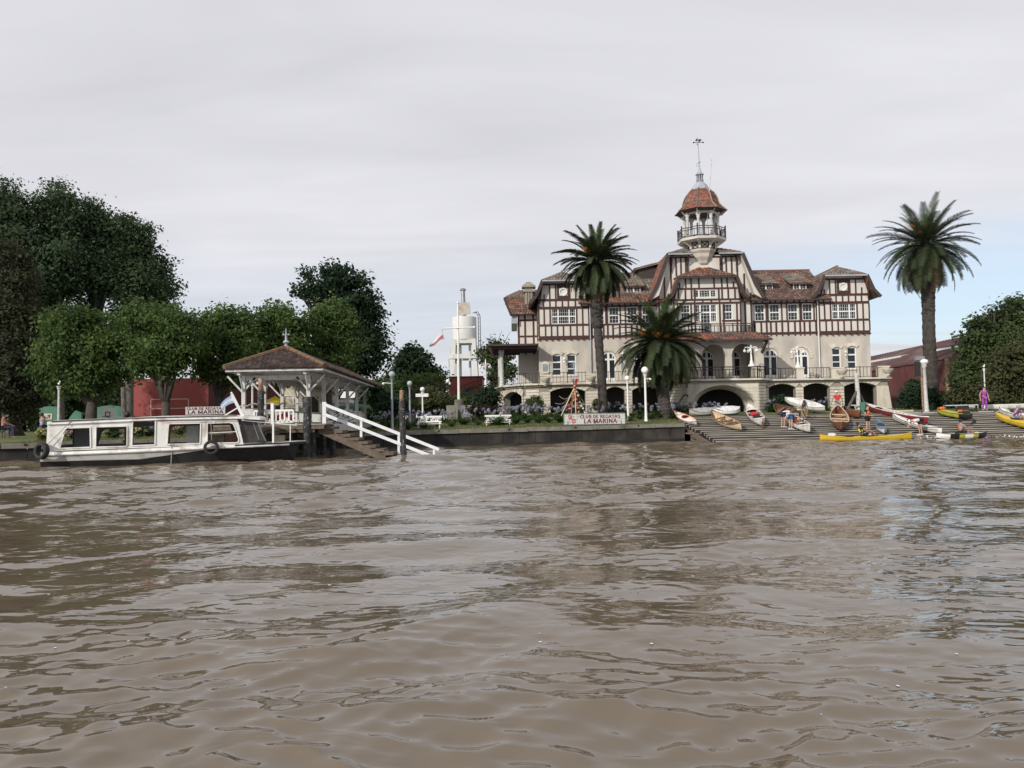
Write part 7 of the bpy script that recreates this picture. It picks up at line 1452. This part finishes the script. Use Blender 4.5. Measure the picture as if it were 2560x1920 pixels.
    for f in (.02, .98): p = a.lerp(b, f); MB().bar((p.x, p.y, 1.6), (p.x, p.y, p.z + .25), .1).build('post', 'iron', t)
    MB().box(a.x + 1.1, a.x + 1.9, Y + .3, Y + .6, 1.6, 2.1).build('plinth', 'concrete', t)
    Y = 58.2; a, b = Vector(P(2234, 1027, Y)), Vector(P(2284, 1026, Y)); t = thing('plank_stack', 'low stack of yellow planks beside the conifer shrub', 'planks', (a.x, Y, 1.66))
    for k in range(2): MB().box(a.x + .1 * k, b.x, Y + .02, Y + .35, 1.64 + .1 * k, 1.73 + .1 * k).build('plank', 'wood_cream', t)
_right()
# ------------------------------------------------------------------ boats on the ramp and on the water
RN = Vector((0, -RS, 1)).normalized()
def boat(name, label, A, Bq, beam, depth, hull='hull_white', inner='wood_cream', kind='open', gun='wood_red', deck=None, rise=.45, roll=0.0, up=None, cockpit=(.5,), full=2.4, trim=None, thw=3, cat='boat', group=None, tarp=None, bands=None, dmat='dark_red'):
    A, Bq = Vector(A), Vector(Bq); c = (A + Bq) / 2; x = (Bq - A); Lb = x.length; x.normalize(); u = Vector(up) if up is not None else RN
    z = (u - x * u.dot(x)).normalized(); z = Matrix.Rotation(roll, 3, x) @ z; y = z.cross(x)
    t = thing(name, label, cat, tuple(c), group); Q = lambda a, b, d: c + x * a + y * b + z * d; N = 18
    def st(i, ins=0.0):
        f = -1 + 2 * i / N; hb = max(.012, beam / 2 * (1 - abs(f) ** full) ** .85 - ins); k0 = depth * .42 * abs(f) ** 4; sh = depth * (1 + rise * abs(f) ** 3); a = f * Lb / 2 * (1 - ins / Lb * 1.5)
        return a, hb, k0 + ins, sh
    def ring(i, ins=0.0):
        a, hb, k, sh = st(i, ins); f = a / (Lb / 2); ext = .04 * Lb * (1 if abs(f) > .9 else 0); r = []
        for s, d in ((-1, 1), (-.97, .62), (-.82, .28), (-.45, .06), (0, 0), (.45, .06), (.82, .28), (.97, .62), (1, 1)): r.append(Q(a, s * hb, k + (sh - k) * d))
        return r
    mb = MB(); mb.loft([ring(i) for i in range(N + 1)], close=False); h = mb.build('hull', hull, t, smooth=50)
    if bands:
        for mm in bands[0]: h.data.materials.append(MATS[mm])
        for j, p in enumerate(h.data.polygons): p.material_index = bands[1](j // 8, j % 8)
    if trim:
        tr = MB()
        for s in (1, 7): tr.tube([ring(i)[s] for i in range(1, N)], .018, 4)
        tr.build('trim_line', trim, t)
    g = MB()
    for s in (0, 8): g.tube([ring(i)[s] for i in range(N + 1)], .028 if kind == 'open' else .02, 5)
    g.build('gunwale', gun, t)
    if kind == 'open':
        mb = MB(); mb.loft([ring(i, .03)[::-1] for i in range(1, N)], close=False); mb.build('inner_skin', inner, t, smooth=50)
        for k in range(thw):
            i = int(N * (.28 + .44 * k / max(1, thw - 1))); a, hb, kk, sh = st(i); MB().prism([Q(a - .1, -hb * .95, sh * .74), Q(a + .1, -hb * .95, sh * .74), Q(a + .1, hb * .95, sh * .74), Q(a - .1, hb * .95, sh * .74)], z * .03).build('thwart', gun, t)
        if deck:
            for rg in ((0, 4), (N - 3, N)):
                dm = MB(); dm.loft([[ring(i)[0], Q(st(i)[0], 0, st(i)[3] + .05), ring(i)[8]] for i in range(rg[0], rg[1] + 1)], close=False); dm.build('end_deck', deck, t)
        rb = MB()
        for i in range(2, N - 1): r = ring(i, .034); rb.tube(r, .012, 4, False)
        rb.build('ribs', gun, t)
    else:
        dm = MB(); hc = depth * (.30 if kind == 'kayak' else .12)
        dm.loft([[ring(i)[0]] + [Q(st(i)[0], st(i)[1] * q, st(i)[3] + hc * (1 - q * q) * (1 - abs(-1 + 2 * i / N) ** 3)) for q in (-.6, 0, .6)] + [ring(i)[8]] for i in range(N + 1)], close=False); dm.build('deck', deck or hull, t, smooth=50)
        for f in cockpit:
            a = (f - .5) * Lb; zz = depth + hc * 1.02; m = MB(); n = 16; rx, ry = (.42, beam * .33); pts = [Q(a + rx * math.cos(q), ry * math.sin(q), zz - .10 * abs(math.sin(q)) * hc / .1 * .3) for q in np.linspace(0, 2 * math.pi, n + 1)]
            m.tube(pts, .03, 6); m.build('cockpit_rim', 'black' if dmat != 'orange' else 'orange', t); m = MB(); m.add(pts[:-1] + [Q(a, 0, zz + .012)], [(i, (i + 1) % n, n) for i in range(n)]); m.build('cockpit', 'black', t)
    if tarp:
        m = MB(); rr = random.Random(int(Lb * 91)); rows = []
        for i in range(N + 1):
            a, hb, k, sh = st(i); f = -1 + 2 * i / N; pk = tarp[1] * (1 - abs(f) ** 2.2) + rr.uniform(-.02, .02); rows.append([Q(a, -hb * 1.06, sh * .55), Q(a, -hb * 1.05, sh + .02), Q(a, -hb * .5, sh + pk * .62), Q(a, 0, sh + pk), Q(a, hb * .5, sh + pk * .62), Q(a, hb * 1.05, sh + .02), Q(a, hb * 1.06, sh * .55)])
        m.loft(rows, close=False); m.build('tarpaulin', tarp[0], t, smooth=20)
        rp = MB()
        for i in (4, 7, 11, 14): rp.tube([p + z * .015 for p in rows[i]], .01, 4, False)
        rp.build('lashing', 'rope', t)
    return t, Q, Lb
def gear(name, label, cat, p, parts, rz=0):
    t = thing(name, label, cat, tuple(p), rz=rz)
    for nm, mb, m in parts: o = mb.mesh(nm); ob = link(nm, o, m); ob.parent = t; 
    return t
def lifevest(label, p, m, rz=0):
    b = MB(); b.loft([[(.26 * s * math.cos(a), .16 * s * math.sin(a), h) for a in np.linspace(0, 2 * math.pi, 13)[:-1]] for h, s in ((0, .9), (.06, 1.1), (.12, 1.05), (.17, .6))], cap=True); st = MB(); st.bar((-.27, 0, .1), (.27, 0, .1), .05, .16); return gear('life_vest', label, 'life vest', p, [('vest', b, m), ('strap', st, 'black')], rz)
def oars(label, a, b, m='wood_cream'):
    a, b = Vector(a), Vector(b); t = thing('oar', label, 'oar', tuple(a)); d = (b - a).normalized(); MB().tube([a, b], .022, 6).build('shaft', m, t); s = d.cross(Vector((0, 0, 1))).normalized() * .075; MB().prism([b - s * .5, b + s * .5, b + d * .45 + s, b + d * .5, b + d * .45 - s], (0, 0, .015)).build('blade', m, t)
def _boats():
    up = Vector((0, 0, 1))
    boat('kayak', 'white kayak with black cockpit and orange rim at the ramp top left corner', RP(1690, 1040, .02), RP(1745, 1066, .02), .62, .26, 'hull_white', kind='kayak', gun='orange', deck='hull_white', dmat='orange', rise=.5, cat='kayak', roll=.35)
    boat('rowing_boat', 'tan boat under a wrinkled grey tarpaulin, left one of the covered pair', P(1722, 1042, 57.6), P(1788, 1036, 58.4), .95, .38, 'tarp_tan', kind='open', tarp=('tarp', .22), up=up, rise=.6, roll=.25)
    boat('rowing_boat', 'boat wrapped in a ribbed white tarpaulin, right of the tan covered boat', P(1782, 1041, 58.0), P(1850, 1037, 58.6), 1.15, .42, 'tarp_tan', kind='open', tarp=('cloth_white', .30), up=up, rise=.5, roll=.15)
    _, q, l = boat('rowing_canoe', 'cream rowing canoe with a red gunwale on the ramp', RP(1783, 1047, .02), RP(1856, 1080, .02), .95, .36, 'wood_cream', 'wood_cream', gun='wood_red', rise=.8, roll=.22)
    for k in range(4): oars(('oar lying nearest the left side of the cream rowing canoe', 'second oar from the left in the cream rowing canoe', 'third oar from the left in the cream rowing canoe', 'oar lying nearest the right side of the cream rowing canoe')[k], q(-1.0 + k * .1, -.15 + .1 * k, .3), q(.9 + k * .1, .2 - .12 * k, .34), 'stair_wood')
    _, q, l = boat('rowing_canoe', 'white canoe with red cushions and a brown rudder pointing down the ramp', RP(1874, 1032, .02), RP(1908, 1070, .02), .92, .36, 'hull_white', 'dark_red', gun='hull_white', rise=.85, deck='hull_white', roll=.15)
    for f, m in ((-.7, 'red'), (.4, 'black')): MB_ = MB().prism([q(f - .25, -.22, .3), q(f + .25, -.22, .3), q(f + .25, .22, .3), q(f - .25, .22, .3)], (0, 0, .1)); o = MB_.build('seat_cushion', m, None); tag(o, 'red seat cushion in the white canoe' if m == 'red' else 'black seat cushion in the white canoe', 'cushion')
    o = MB().bar(q(l / 2 + .03, 0, .45), q(l / 2 + .06, 0, -.05), .05, .22).build('rudder', 'wood_red', None); tag(o, 'brown wooden rudder hung on the white canoe', 'rudder')
    boat('wooden_canoe', 'varnished red brown canoe lying behind the bending rowers', P(1940, 1030, 57.4), RP(1996, 1043, .02), .95, .36, 'wood_red', 'wood_red', gun='stair_wood', rise=.9, roll=.45)
    boat('upturned_boat', 'long white boat hull lying propped on trestles behind the rowers', P(1962, 1008, 59.8), P(2062, 1032, 57.6), 1.0, .42, 'hull_white', kind='deck', gun='hull_grey', deck='hull_white', cockpit=(), up=(0, -.5, .85), rise=.15)
    for px, py, Y in ((1985, 1024, 59.2), (2040, 1034, 58.0)): p = P(px, py, Y); g = gz(p[0], Y); t = thing('boat_trestle', 'dark trestle under the %s end of the long white hull' % ('left' if px < 2000 else 'right'), 'trestle', (p[0], Y, g)); MB().bar((p[0] - .1, Y - .4, g), (p[0], Y - .25, p[2] + .1), .07).bar((p[0] - .1, Y + .4, g), (p[0], Y + .25, p[2] + .1), .07).build('leg', 'dark_wood', t); MB().bar((p[0], Y - .4, p[2] + .08), (p[0], Y + .4, p[2] + .08), .08).build('rail', 'dark_wood', t)
    _, q, l = boat('rowing_canoe', 'white rowing canoe being loaded by three bending people', RP(1966, 1050, .02), RP(2026, 1086, .02), .95, .36, 'hull_white', 'wood_red', gun='hull_white', rise=.8, roll=.1, deck='hull_white')
    lifevest('orange life vest in the canoe being loaded', q(-.2, 0, .28), 'orange', .6); lifevest('black life vest in the canoe being loaded', q(-.75, .05, .28), 'black', 1.2)
    boat('wooden_canoe', 'varnished wooden canoe seen end on in the middle of the ramp', RP(2094, 1038, .02), RP(2102, 1083, .02), 1.15, .44, 'wood_red', 'wood_red', gun='wood_cream', rise=.75)
    boat('wooden_boat', 'dark wooden boat filled with brown boards beside the hoist post', P(2106, 1036, 57.6), RP(2147, 1048, .02), 1.0, .42, 'wood_red', 'wood_red', gun='stair_wood', rise=.5, roll=-.1, thw=5)
    _, q, l = boat('racing_boat', 'long white and dark red rowing boat at the top of the ramp', P(2162, 1028, 59.5), RP(2318, 1066, .02), 1.1, .46, 'dark_red', 'tarp', gun='hull_white', rise=.35, deck='hull_white', thw=5, roll=-.12)
    boat('kayak', 'white sea kayak with black trim lines sliding towards the water', RP(2231, 1051, .02), RP(2354, 1089, .02), .66, .30, 'hull_white', kind='kayak', gun='black', deck='hull_white', trim='black', cockpit=(.42, .66), rise=.7, cat='kayak')
    boat('kayak', 'small slate blue kayak pointing straight down the ramp', RP(2193, 1061, .02), RP(2211, 1088, .02), .60, .26, 'hull_white', kind='kayak', gun='blue_boat', deck='blue_boat', cockpit=(.5,), rise=.6, cat='kayak')
    a, b = Vector(P(2050, 1100, 48.25)), Vector(P(2279, 1095, 48.55)); a.z = b.z = -.08
    _, qy, ly = boat('kayak', 'long yellow double kayak afloat along the foot of the ramp', a, b, .60, .25, 'yellow', kind='kayak', gun='yellow', deck='yellow', cockpit=(.30, .52), rise=.9, up=up, cat='kayak')
    a, b = Vector(P(2341, 1096.5, 48.35)), Vector(P(2467, 1093, 48.6)); a.z = b.z = -.08
    pick = lambda i, j: 0 if i < 4 else (1 if i < 7 else (2 if i < 9 else (0 if i < 12 else (2 if i < 14 else 1))))
    _, qs, ls = boat('kayak', 'white, black and lime kayak afloat at the foot of the ramp', a, b, .76, .34, 'hull_white', kind='deck', gun='black', deck='hull_white', cockpit=(), rise=.35, up=up, cat='kayak', bands=(('black', 'boat_yellow_green'), pick))
    _, q, l = boat('kayak', 'yellow green and black kayak loaded with orange gear on the ramp', RP(2342, 1036, .02), RP(2430, 1052, .02), .85, .36, 'boat_yellow_green', kind='deck', gun='black', deck='boat_yellow_green', cockpit=(), rise=.3, cat='kayak', bands=(('black',), lambda i, j: 1 if i > 12 or j in (2, 3, 4, 5) else 0))
    lifevest('orange life vest on the left end of the fishing kayak', q(-l * .36, 0, .42), 'orange', .3); lifevest('large orange bag on the right half of the fishing kayak', q(l * .16, 0, .44), 'orange', 1.0); lifevest('black pack on the far end of the fishing kayak', q(l * .33, 0, .42), 'black', .2)
    boat('kayak', 'bright yellow kayak on the right edge of the ramp', RP(2489, 1050, .02), RP(2606, 1082, .02), .78, .36, 'yellow', kind='kayak', gun='yellow', deck='yellow', cockpit=(.45,), rise=.4, cat='kayak')
    boat('kayak', 'white kayak above the yellow one at the right edge of the ramp', RP(2497, 1035, .02), RP(2590, 1058, .02), .74, .34, 'hull_white', kind='kayak', gun='black', deck='hull_white', cockpit=(.45,), rise=.5, cat='kayak')
    boat('kayak', 'upturned white kayak lying under the plank bench at the ramp head', P(2394, 1027, 58.4), P(2446, 1026, 58.4), .6, .28, 'hull_white', kind='kayak', gun='hull_white', deck='hull_white', cockpit=(), rise=.2, up=up, cat='kayak')
    boat('kayak', 'long white kayak lying on the ground behind the person in purple', P(2455, 1026, 58.6), P(2590, 1022, 58.6), .66, .32, 'hull_white', kind='kayak', gun='hull_white', deck='hull_white', cockpit=(), rise=.2, up=up, cat='kayak')
    def paddle(label, a, b, m='cloth_white', sm='black'):
        a, b = Vector(a), Vector(b); t = thing('paddle', label, 'paddle', tuple(a)); MB().tube([a, b], .018, 6).build('shaft', sm, t); d = (b - a).normalized(); s = d.cross(Vector((0, -1, 0))).normalized()
        for p, dd in ((a, -d), (b, d)): MB().prism([p - s * .04, p + dd * .15 - s * .1, p + dd * .42 - s * .09, p + dd * .5, p + dd * .42 + s * .09, p + dd * .15 + s * .1, p + s * .04], (0, .012, 0)).build('blade', m, t)
    paddle('white bladed paddle resting across the yellow double kayak', qy(-1.9, -.1, .45), qy(-.2, -.1, .46), 'cloth_white', 'grey_metal')
    paddle('black paddle raised by the kayaker in grey and orange', Vector(P(2400, 1078, 48.2)), Vector(P(2428, 1060, 48.6)), 'black')
    # white water where the wash breaks on the ramp foot
    R = np.random.RandomState(6); pts = []
    for (xa, xb, ya, yb, n) in ((2272, 2345, 1093.5, 1096, 130), (2462, 2570, 1090, 1093.5, 200)):
        for _ in range(n): p = PG(R.uniform(xa, xb), R.uniform(ya, yb), .02); pts.append((p[0], p[1], .02 + abs(R.normal()) * .05))
    pts = np.array(pts); s = R.uniform(.015, .05, (len(pts), 1)); e = R.normal(size=(len(pts), 3)); e /= np.linalg.norm(e, axis=1)[:, None]; f = np.cross(e, R.normal(size=(len(pts), 3))); f /= np.linalg.norm(f, axis=1)[:, None]
    v = np.stack([pts - e * s, pts + f * s, pts + e * s, pts - f * s], 1).reshape(-1, 3); o = link('wave_foam', npmesh('foam', v, np.arange(len(v)).reshape(-1, 4)), 'cloth_white'); o['kind'] = 'stuff'; tag(o, 'white foam of small waves breaking on the ramp foot', 'foam')
    return qy, qs
QY, QS = _boats()

# ------------------------------------------------------------------ people
def skin_mesh(verts, edges, radii, lv=1):
    me = bpy.data.meshes.new('skin_tmp'); me.from_pydata([tuple(v) for v in verts], edges, []); o = bpy.data.objects.new('skin_tmp', me); C.objects.link(o)
    m = o.modifiers.new('s', 'SKIN'); m.use_smooth_shade = True; o.modifiers.new('u', 'SUBSURF').levels = lv
    for i, r in enumerate(radii): me.skin_vertices[0].data[i].radius = (r, r) if not isinstance(r, tuple) else r; me.skin_vertices[0].data[i].use_root = (i == 0)
    dg = bpy.context.evaluated_depsgraph_get(); dg.update(); out = bpy.data.meshes.new_from_object(o.evaluated_get(dg)); bpy.data.objects.remove(o); out.materials.clear()
    for p in out.polygons: p.use_smooth = True
    return out
BASE = dict(pelvis=(0, 0, .93), waist=(0, .0, 1.08), chest=(0, 0, 1.30), neck=(0, .01, 1.46), skull=(0, .03, 1.56), crown=(0, .03, 1.66),
            ls=(-.19, 0, 1.40), le=(-.25, -.02, 1.12), lw=(-.26, .06, .88), rs=(.19, 0, 1.40), re=(.25, -.02, 1.12), rw=(.26, .06, .88),
            lh=(-.10, 0, .90), lk=(-.11, .03, .50), la=(-.11, -.02, .08), lt=(-.12, .15, .03), rh=(.10, 0, .90), rk=(.11, .03, .50), ra=(.11, -.02, .08), rt=(.12, .15, .03))
def bend(a, extra=None, reach=(.12, .55, .45)):
    p = {k: Vector(v) for k, v in BASE.items()}; piv = p['pelvis'].copy(); R3 = Matrix.Rotation(-a, 3, 'X')
    for k in ('waist', 'chest', 'neck', 'skull', 'crown', 'ls', 'rs'): p[k] = piv + R3 @ (p[k] - piv)
    for s, n in ((-1, 'l'), (1, 'r')): w = Vector((s * reach[0], reach[1], reach[2])); p[n + 'w'] = w; p[n + 'e'] = p[n + 's'].lerp(w, .5) + Vector((s * .06, -.05, .02))
    if extra: p.update({k: Vector(v) for k, v in extra.items()})
    return p
def person(label, pos, face, pose, top='cloth_white', bottom='cloth_black', skin='skin', hair='hair_dark', scale=1.0, cap=None, vest=None, long=False, sleeves=.55, gown=False):
    t = thing('person', label, 'person', tuple(pos), rz=face); p = {k: Vector(v) for k, v in (pose or BASE).items()}; t.scale = (scale,) * 3
    names = ['pelvis', 'waist', 'chest', 'neck', 'skull', 'crown', 'ls', 'le', 'lw', 'rs', 're', 'rw', 'lh', 'lk', 'la', 'lt', 'rh', 'rk', 'ra', 'rt']
    rad = dict(pelvis=.125, waist=.115, chest=.135, neck=.05, skull=.088, crown=.075, ls=.062, le=.04, lw=.027, rs=.062, re=.04, rw=.027, lh=.088, lk=.056, la=.036, lt=.032, rh=.088, rk=.056, ra=.036, rt=.032)
    E = [('pelvis', 'waist'), ('waist', 'chest'), ('chest', 'neck'), ('neck', 'skull'), ('skull', 'crown'), ('chest', 'ls'), ('ls', 'le'), ('le', 'lw'), ('chest', 'rs'), ('rs', 're'), ('re', 'rw'), ('pelvis', 'lh'), ('lh', 'lk'), ('lk', 'la'), ('la', 'lt'), ('pelvis', 'rh'), ('rh', 'rk'), ('rk', 'ra'), ('ra', 'rt')]
    vs = [p[n] for n in names]; ed = [(names.index(a), names.index(b)) for a, b in E]; rr = [rad[n] for n in names]
    for s, n in ((-1, 'l'), (1, 'r')):     # palm, four fingers, thumb
        w = p[n + 'w']; d = (w - p[n + 'e']).normalized(); sd = d.cross(Vector((0, 1, .2))).normalized(); pm = w + d * .075; iw = names.index(n + 'w'); vs.append(pm); rr.append(.028); ip = len(vs) - 1; ed.append((iw, ip))
        for k in range(4):
            b = pm + sd * (k - 1.5) * .019 + d * .02; vs.append(b + d * (.03 + .008 * (k in (1, 2)))); rr.append(.0095); vs.append(b + d * (.06 + .012 * (k in (1, 2))) + Vector((0, .015, -.01))); rr.append(.008); ed += [(ip, len(vs) - 2), (len(vs) - 2, len(vs) - 1)]
        b = w + d * .03 + sd * .035; vs.append(b + d * .025); rr.append(.011); vs.append(b + d * .055 + sd * .008); rr.append(.009); ed += [(ip, len(vs) - 2), (len(vs) - 2, len(vs) - 1)]
    up = (p['crown'] - p['skull']).normalized(); fw = (Vector((0, 1, 0)) - up * up.y); fw = fw.normalized() if fw.length > .2 else Vector((0, 0, -1)); rt_ = fw.cross(up)
    vs.append(p['skull'] + fw * .095 + up * .02); rr.append(.015); ed.append((names.index('skull'), len(vs) - 1))
    o = link('body', skin_mesh(vs, ed, rr), skin); o.parent = t
    def wear(nm, pts, eds, rads, m):
        o = link(nm, skin_mesh(pts, eds, rads), m); o.parent = t
    L_ = lambda a, b, f: p[a].lerp(p[b], f)
    wear('shirt', [L_('pelvis', 'waist', .25), p['waist'], p['chest'], L_('chest', 'neck', .62), p['ls'], L_('ls', 'le', sleeves), p['rs'], L_('rs', 're', sleeves)], [(0, 1), (1, 2), (2, 3), (2, 4), (4, 5), (2, 6), (6, 7)], [.142, .134, .152, .07, .078, .064, .078, .064], top)
    f = .97 if long else .55
    if long: pts = [L_('pelvis', 'waist', .15), p['lh'], p['lk'], L_('lk', 'la', .93), p['rh'], p['rk'], L_('rk', 'ra', .93)]; wear('trousers', pts, [(0, 1), (1, 2), (2, 3), (0, 4), (4, 5), (5, 6)], [.14, .105, .075, .06, .105, .075, .06], bottom)
    else: pts = [L_('pelvis', 'waist', .15), p['lh'], L_('lh', 'lk', .62), p['rh'], L_('rh', 'rk', .62)]; wear('shorts', pts, [(0, 1), (1, 2), (0, 3), (3, 4)], [.142, .11, .088, .11, .088], bottom)
    if vest: wear('life_vest', [L_('waist', 'chest', .0), L_('waist', 'chest', .6), p['chest'], L_('chest', 'neck', .5)], [(0, 1), (1, 2), (2, 3)], [.16, .175, .172, .10], vest)
    hc = p['skull'].lerp(p['crown'], .55) - fw * .018 + up * .012; m = MB(); m.ball((0, 0, 0), 1, 14, 10); M = Matrix((rt_, fw, up)).transposed()
    keep = [f for f in m.f if not all(m.v[i][1] > .35 and m.v[i][2] < .42 or m.v[i][2] < -.55 for i in f)]; m.f = keep; m.v = [tuple(hc + M @ Vector((x * .098, y * .108, z * .112))) for x, y, z in m.v]
    o = link('hair', m.mesh('hair'), hair if not cap else hair); o.parent = t
    for s in (-1, 1):
        e = MB().ball(p['skull'] + fw * .083 + up * .035 + rt_ * .034 * s, .011, 6, 5).mesh('eye'); o = link('eye', e, 'hair_dark'); o.parent = t; e = MB().ball(p['skull'] + rt_ * .092 * s + up * .02, .026, 6, 5, (.5, .8, 1.2)).mesh('ear'); o = link('ear', e, skin); o.parent = t
    mo = MB().bar(p['skull'] + fw * .088 - up * .035 - rt_ * .022, p['skull'] + fw * .088 - up * .035 + rt_ * .022, .01).mesh('mouth'); o = link('mouth', mo, 'dark_red'); o.parent = t
    if cap:
        m = MB(); m.ball((0, 0, 0), 1, 14, 8); m.f = [f for f in m.f if all(m.v[i][2] > -.1 for i in f)]; m.v = [tuple(hc + M @ Vector((x * .108, y * .118, z * .118 + .012))) for x, y, z in m.v]; br = [hc + M @ Vector((a, b, .03)) for a, b in ((-.08, .10), (.08, .10), (.06, .2), (-.06, .2))]; m.prism(br, up * .012); o = link('cap', m.mesh('cap'), cap); o.parent = t
    if not long:
        for n in ('l', 'r'):
            a = p[n + 'a']; tt = p[n + 't']; m = MB().bar(a.lerp(tt, -.25) - Vector((0, 0, .035)), tt + (tt - a) * .2 - Vector((0, 0, .012)), .085, .05).mesh('shoe'); o = link('shoe', m, 'cloth_white' if top != 'cloth_black' else 'black'); o.parent = t
    return t
def _people():
    hp = math.pi
    person('person in white shirt and black shorts bending left of the loading canoe', RP(1958, 1068), -hp / 2 + .5, bend(1.25, reach=(.12, .62, .55)), 'cloth_white', 'cloth_navy', scale=.98)
    person('person in grey shirt and blue shorts bending into the loading canoe', RP(1977, 1074), -hp / 2 + .35, bend(1.35, reach=(.12, .62, .45)), 'cloth_grey', 'cloth_blue', scale=.98, cap='cloth_navy')
    person('person in white shirt and dark cap bending behind the loading canoe', RP(2009, 1047), hp - .2, bend(1.1, reach=(.14, .6, .35)), 'cloth_white', 'cloth_grey', skin='skin_tan', cap='cloth_navy', scale=.95)
    person('person in red shirt and white cap seen from behind above the ramp', RP(2096, 1036), .1, bend(.22, reach=(.42, .12, .86)), 'cloth_red', 'cloth_grey', skin='skin_tan', hair='hair_grey', cap='cloth_white', long=True, scale=.97)
    person('standing person in black with an orange life vest beside the long rowing boat', RP(2170, 1080), hp + .5, {**{k: Vector(v) for k, v in BASE.items()}, 'lw': Vector((-.02, .28, 1.12)), 'le': Vector((-.28, .05, 1.1)), 'rw': Vector((.06, .28, 1.05)), 're': Vector((.28, .05, 1.1)), 'la': Vector((-.17, -.05, .08)), 'lt': Vector((-.2, .12, .03)), 'ra': Vector((.15, .02, .08)), 'rt': Vector((.18, .18, .03))}, 'cloth_black', 'cloth_black', skin='skin', vest='orange', scale=1.0)
    person('person in white shirt and black shorts bent double over the black trimmed kayak', RP(2302, 1088), hp / 2 + .1, bend(1.62, reach=(.1, .75, .62)), 'cloth_white', 'cloth_black', scale=1.0, cap='cloth_white')
    sit = {k: Vector(v) for k, v in BASE.items()}
    def seated(lean=.15, legs=((.30, .32), (.62, .06)), arms=((.3, .42, .42))):
        q = {}; dz = Vector((0, 0, -.76))
        for k in ('pelvis', 'waist', 'chest', 'neck', 'skull', 'crown', 'ls', 'rs'): v = Vector(BASE[k]) + dz; v.y -= (v.z - .17) * lean; q[k] = v
        for s, n in ((-1, 'l'), (1, 'r')):
            q[n + 'h'] = Vector((s * .10, .02, .16)); q[n + 'k'] = Vector((s * .13, legs[0][0] + .1, legs[0][1])); q[n + 'a'] = Vector((s * .12, legs[1][0] + .1, legs[1][1])); q[n + 't'] = q[n + 'a'] + Vector((0, .06, .13))
            q[n + 's'] = q[n + 's']; q[n + 'w'] = Vector((s * arms[0], arms[1], arms[2])); q[n + 'e'] = q[n + 's'].lerp(q[n + 'w'], .5) + Vector((s * .08, -.06, -.06))
        return q
    x = QY(-.15, 0, .22); person('person in yellow vest leaning back on the yellow double kayak, knees raised', tuple(x), -hp / 2, seated(.45, ((.34, .42), (.62, .10)), (.2, .38, .38)), 'cloth_black', 'cloth_black', skin='skin_tan', vest='lime')
    x = QS(.0, 0, .25); person('kayaker in grey and orange with black cap on the white and lime kayak', tuple(x), -hp / 2, seated(.05, ((.38, .30), (.74, .06)), (.26, .46, .46)), 'cloth_grey', 'cloth_black', skin='skin_tan', vest='orange', cap='cloth_black')
    crouch = seated(-.35, ((.28, .40), (.1, .02)), (.2, .52, .05)); crouch = {k: v + Vector((0, 0, .08)) if k not in ('la', 'ra', 'lt', 'rt') else Vector((v.x, v.y * .6, .08 if 'a' in k[1] else .03)) for k, v in crouch.items()}
    person('person in a violet shirt crouching over the kayaks at the right edge', RP(2538, 1054, .25), -hp / 2 + .2, crouch, 'cloth_violet', 'cloth_grey', skin='skin', hair='hair_grey')
    x = P(2462, 1029, 57.0); person('person in a purple top and purple trousers standing at the head of the ramp', (x[0], 57.0, rz(57.0)), hp, {**{k: Vector(v) for k, v in BASE.items()}, 'lw': Vector((-.30, .05, .86)), 'rw': Vector((.30, .05, .86)), 'le': Vector((-.29, -.03, 1.12)), 're': Vector((.29, -.03, 1.12))}, 'cloth_purple', 'cloth_purple', skin='skin', hair='hair_dark', long=True, scale=1.0, sleeves=.45)
    for px, py, Y, top, lb, fc in ((106, 1082, 47, 'cloth_lilac', 'seated person in lilac shirt on the lawn by the stern of the launch', -.6), (9, 1090, 45, 'cloth_pink', 'seated person in pink shirt on the lawn at the left edge', -1.2)):
        g = GP(px, py, Y); t = thing('garden_chair', 'plain garden chair under the %s' % lb.split(' on the')[0], 'chair', g); 
        for a in (-.2, .2):
            for b in (-.2, .2): MB().bar((g[0] + a, g[1] + b, g[2]), (g[0] + a, g[1] + b, g[2] + .43), .035).build('leg', 'iron', t)
        MB().box(g[0] - .23, g[0] + .23, g[1] - .23, g[1] + .23, g[2] + .43, g[2] + .46).build('seat', 'iron', t)
        q = seated(.05, ((.40, .17), (.42, -.36)), (.15, .4, .3)); 
        for n in 'lr': q[n + 't'] = q[n + 'a'] + Vector((0, .15, -.05)); q[n + 'k'].z = .17
        person(lb, (g[0], g[1], g[2] + .42), fc, q, top, 'cloth_navy', skin='skin_tan', long=True)
_people()
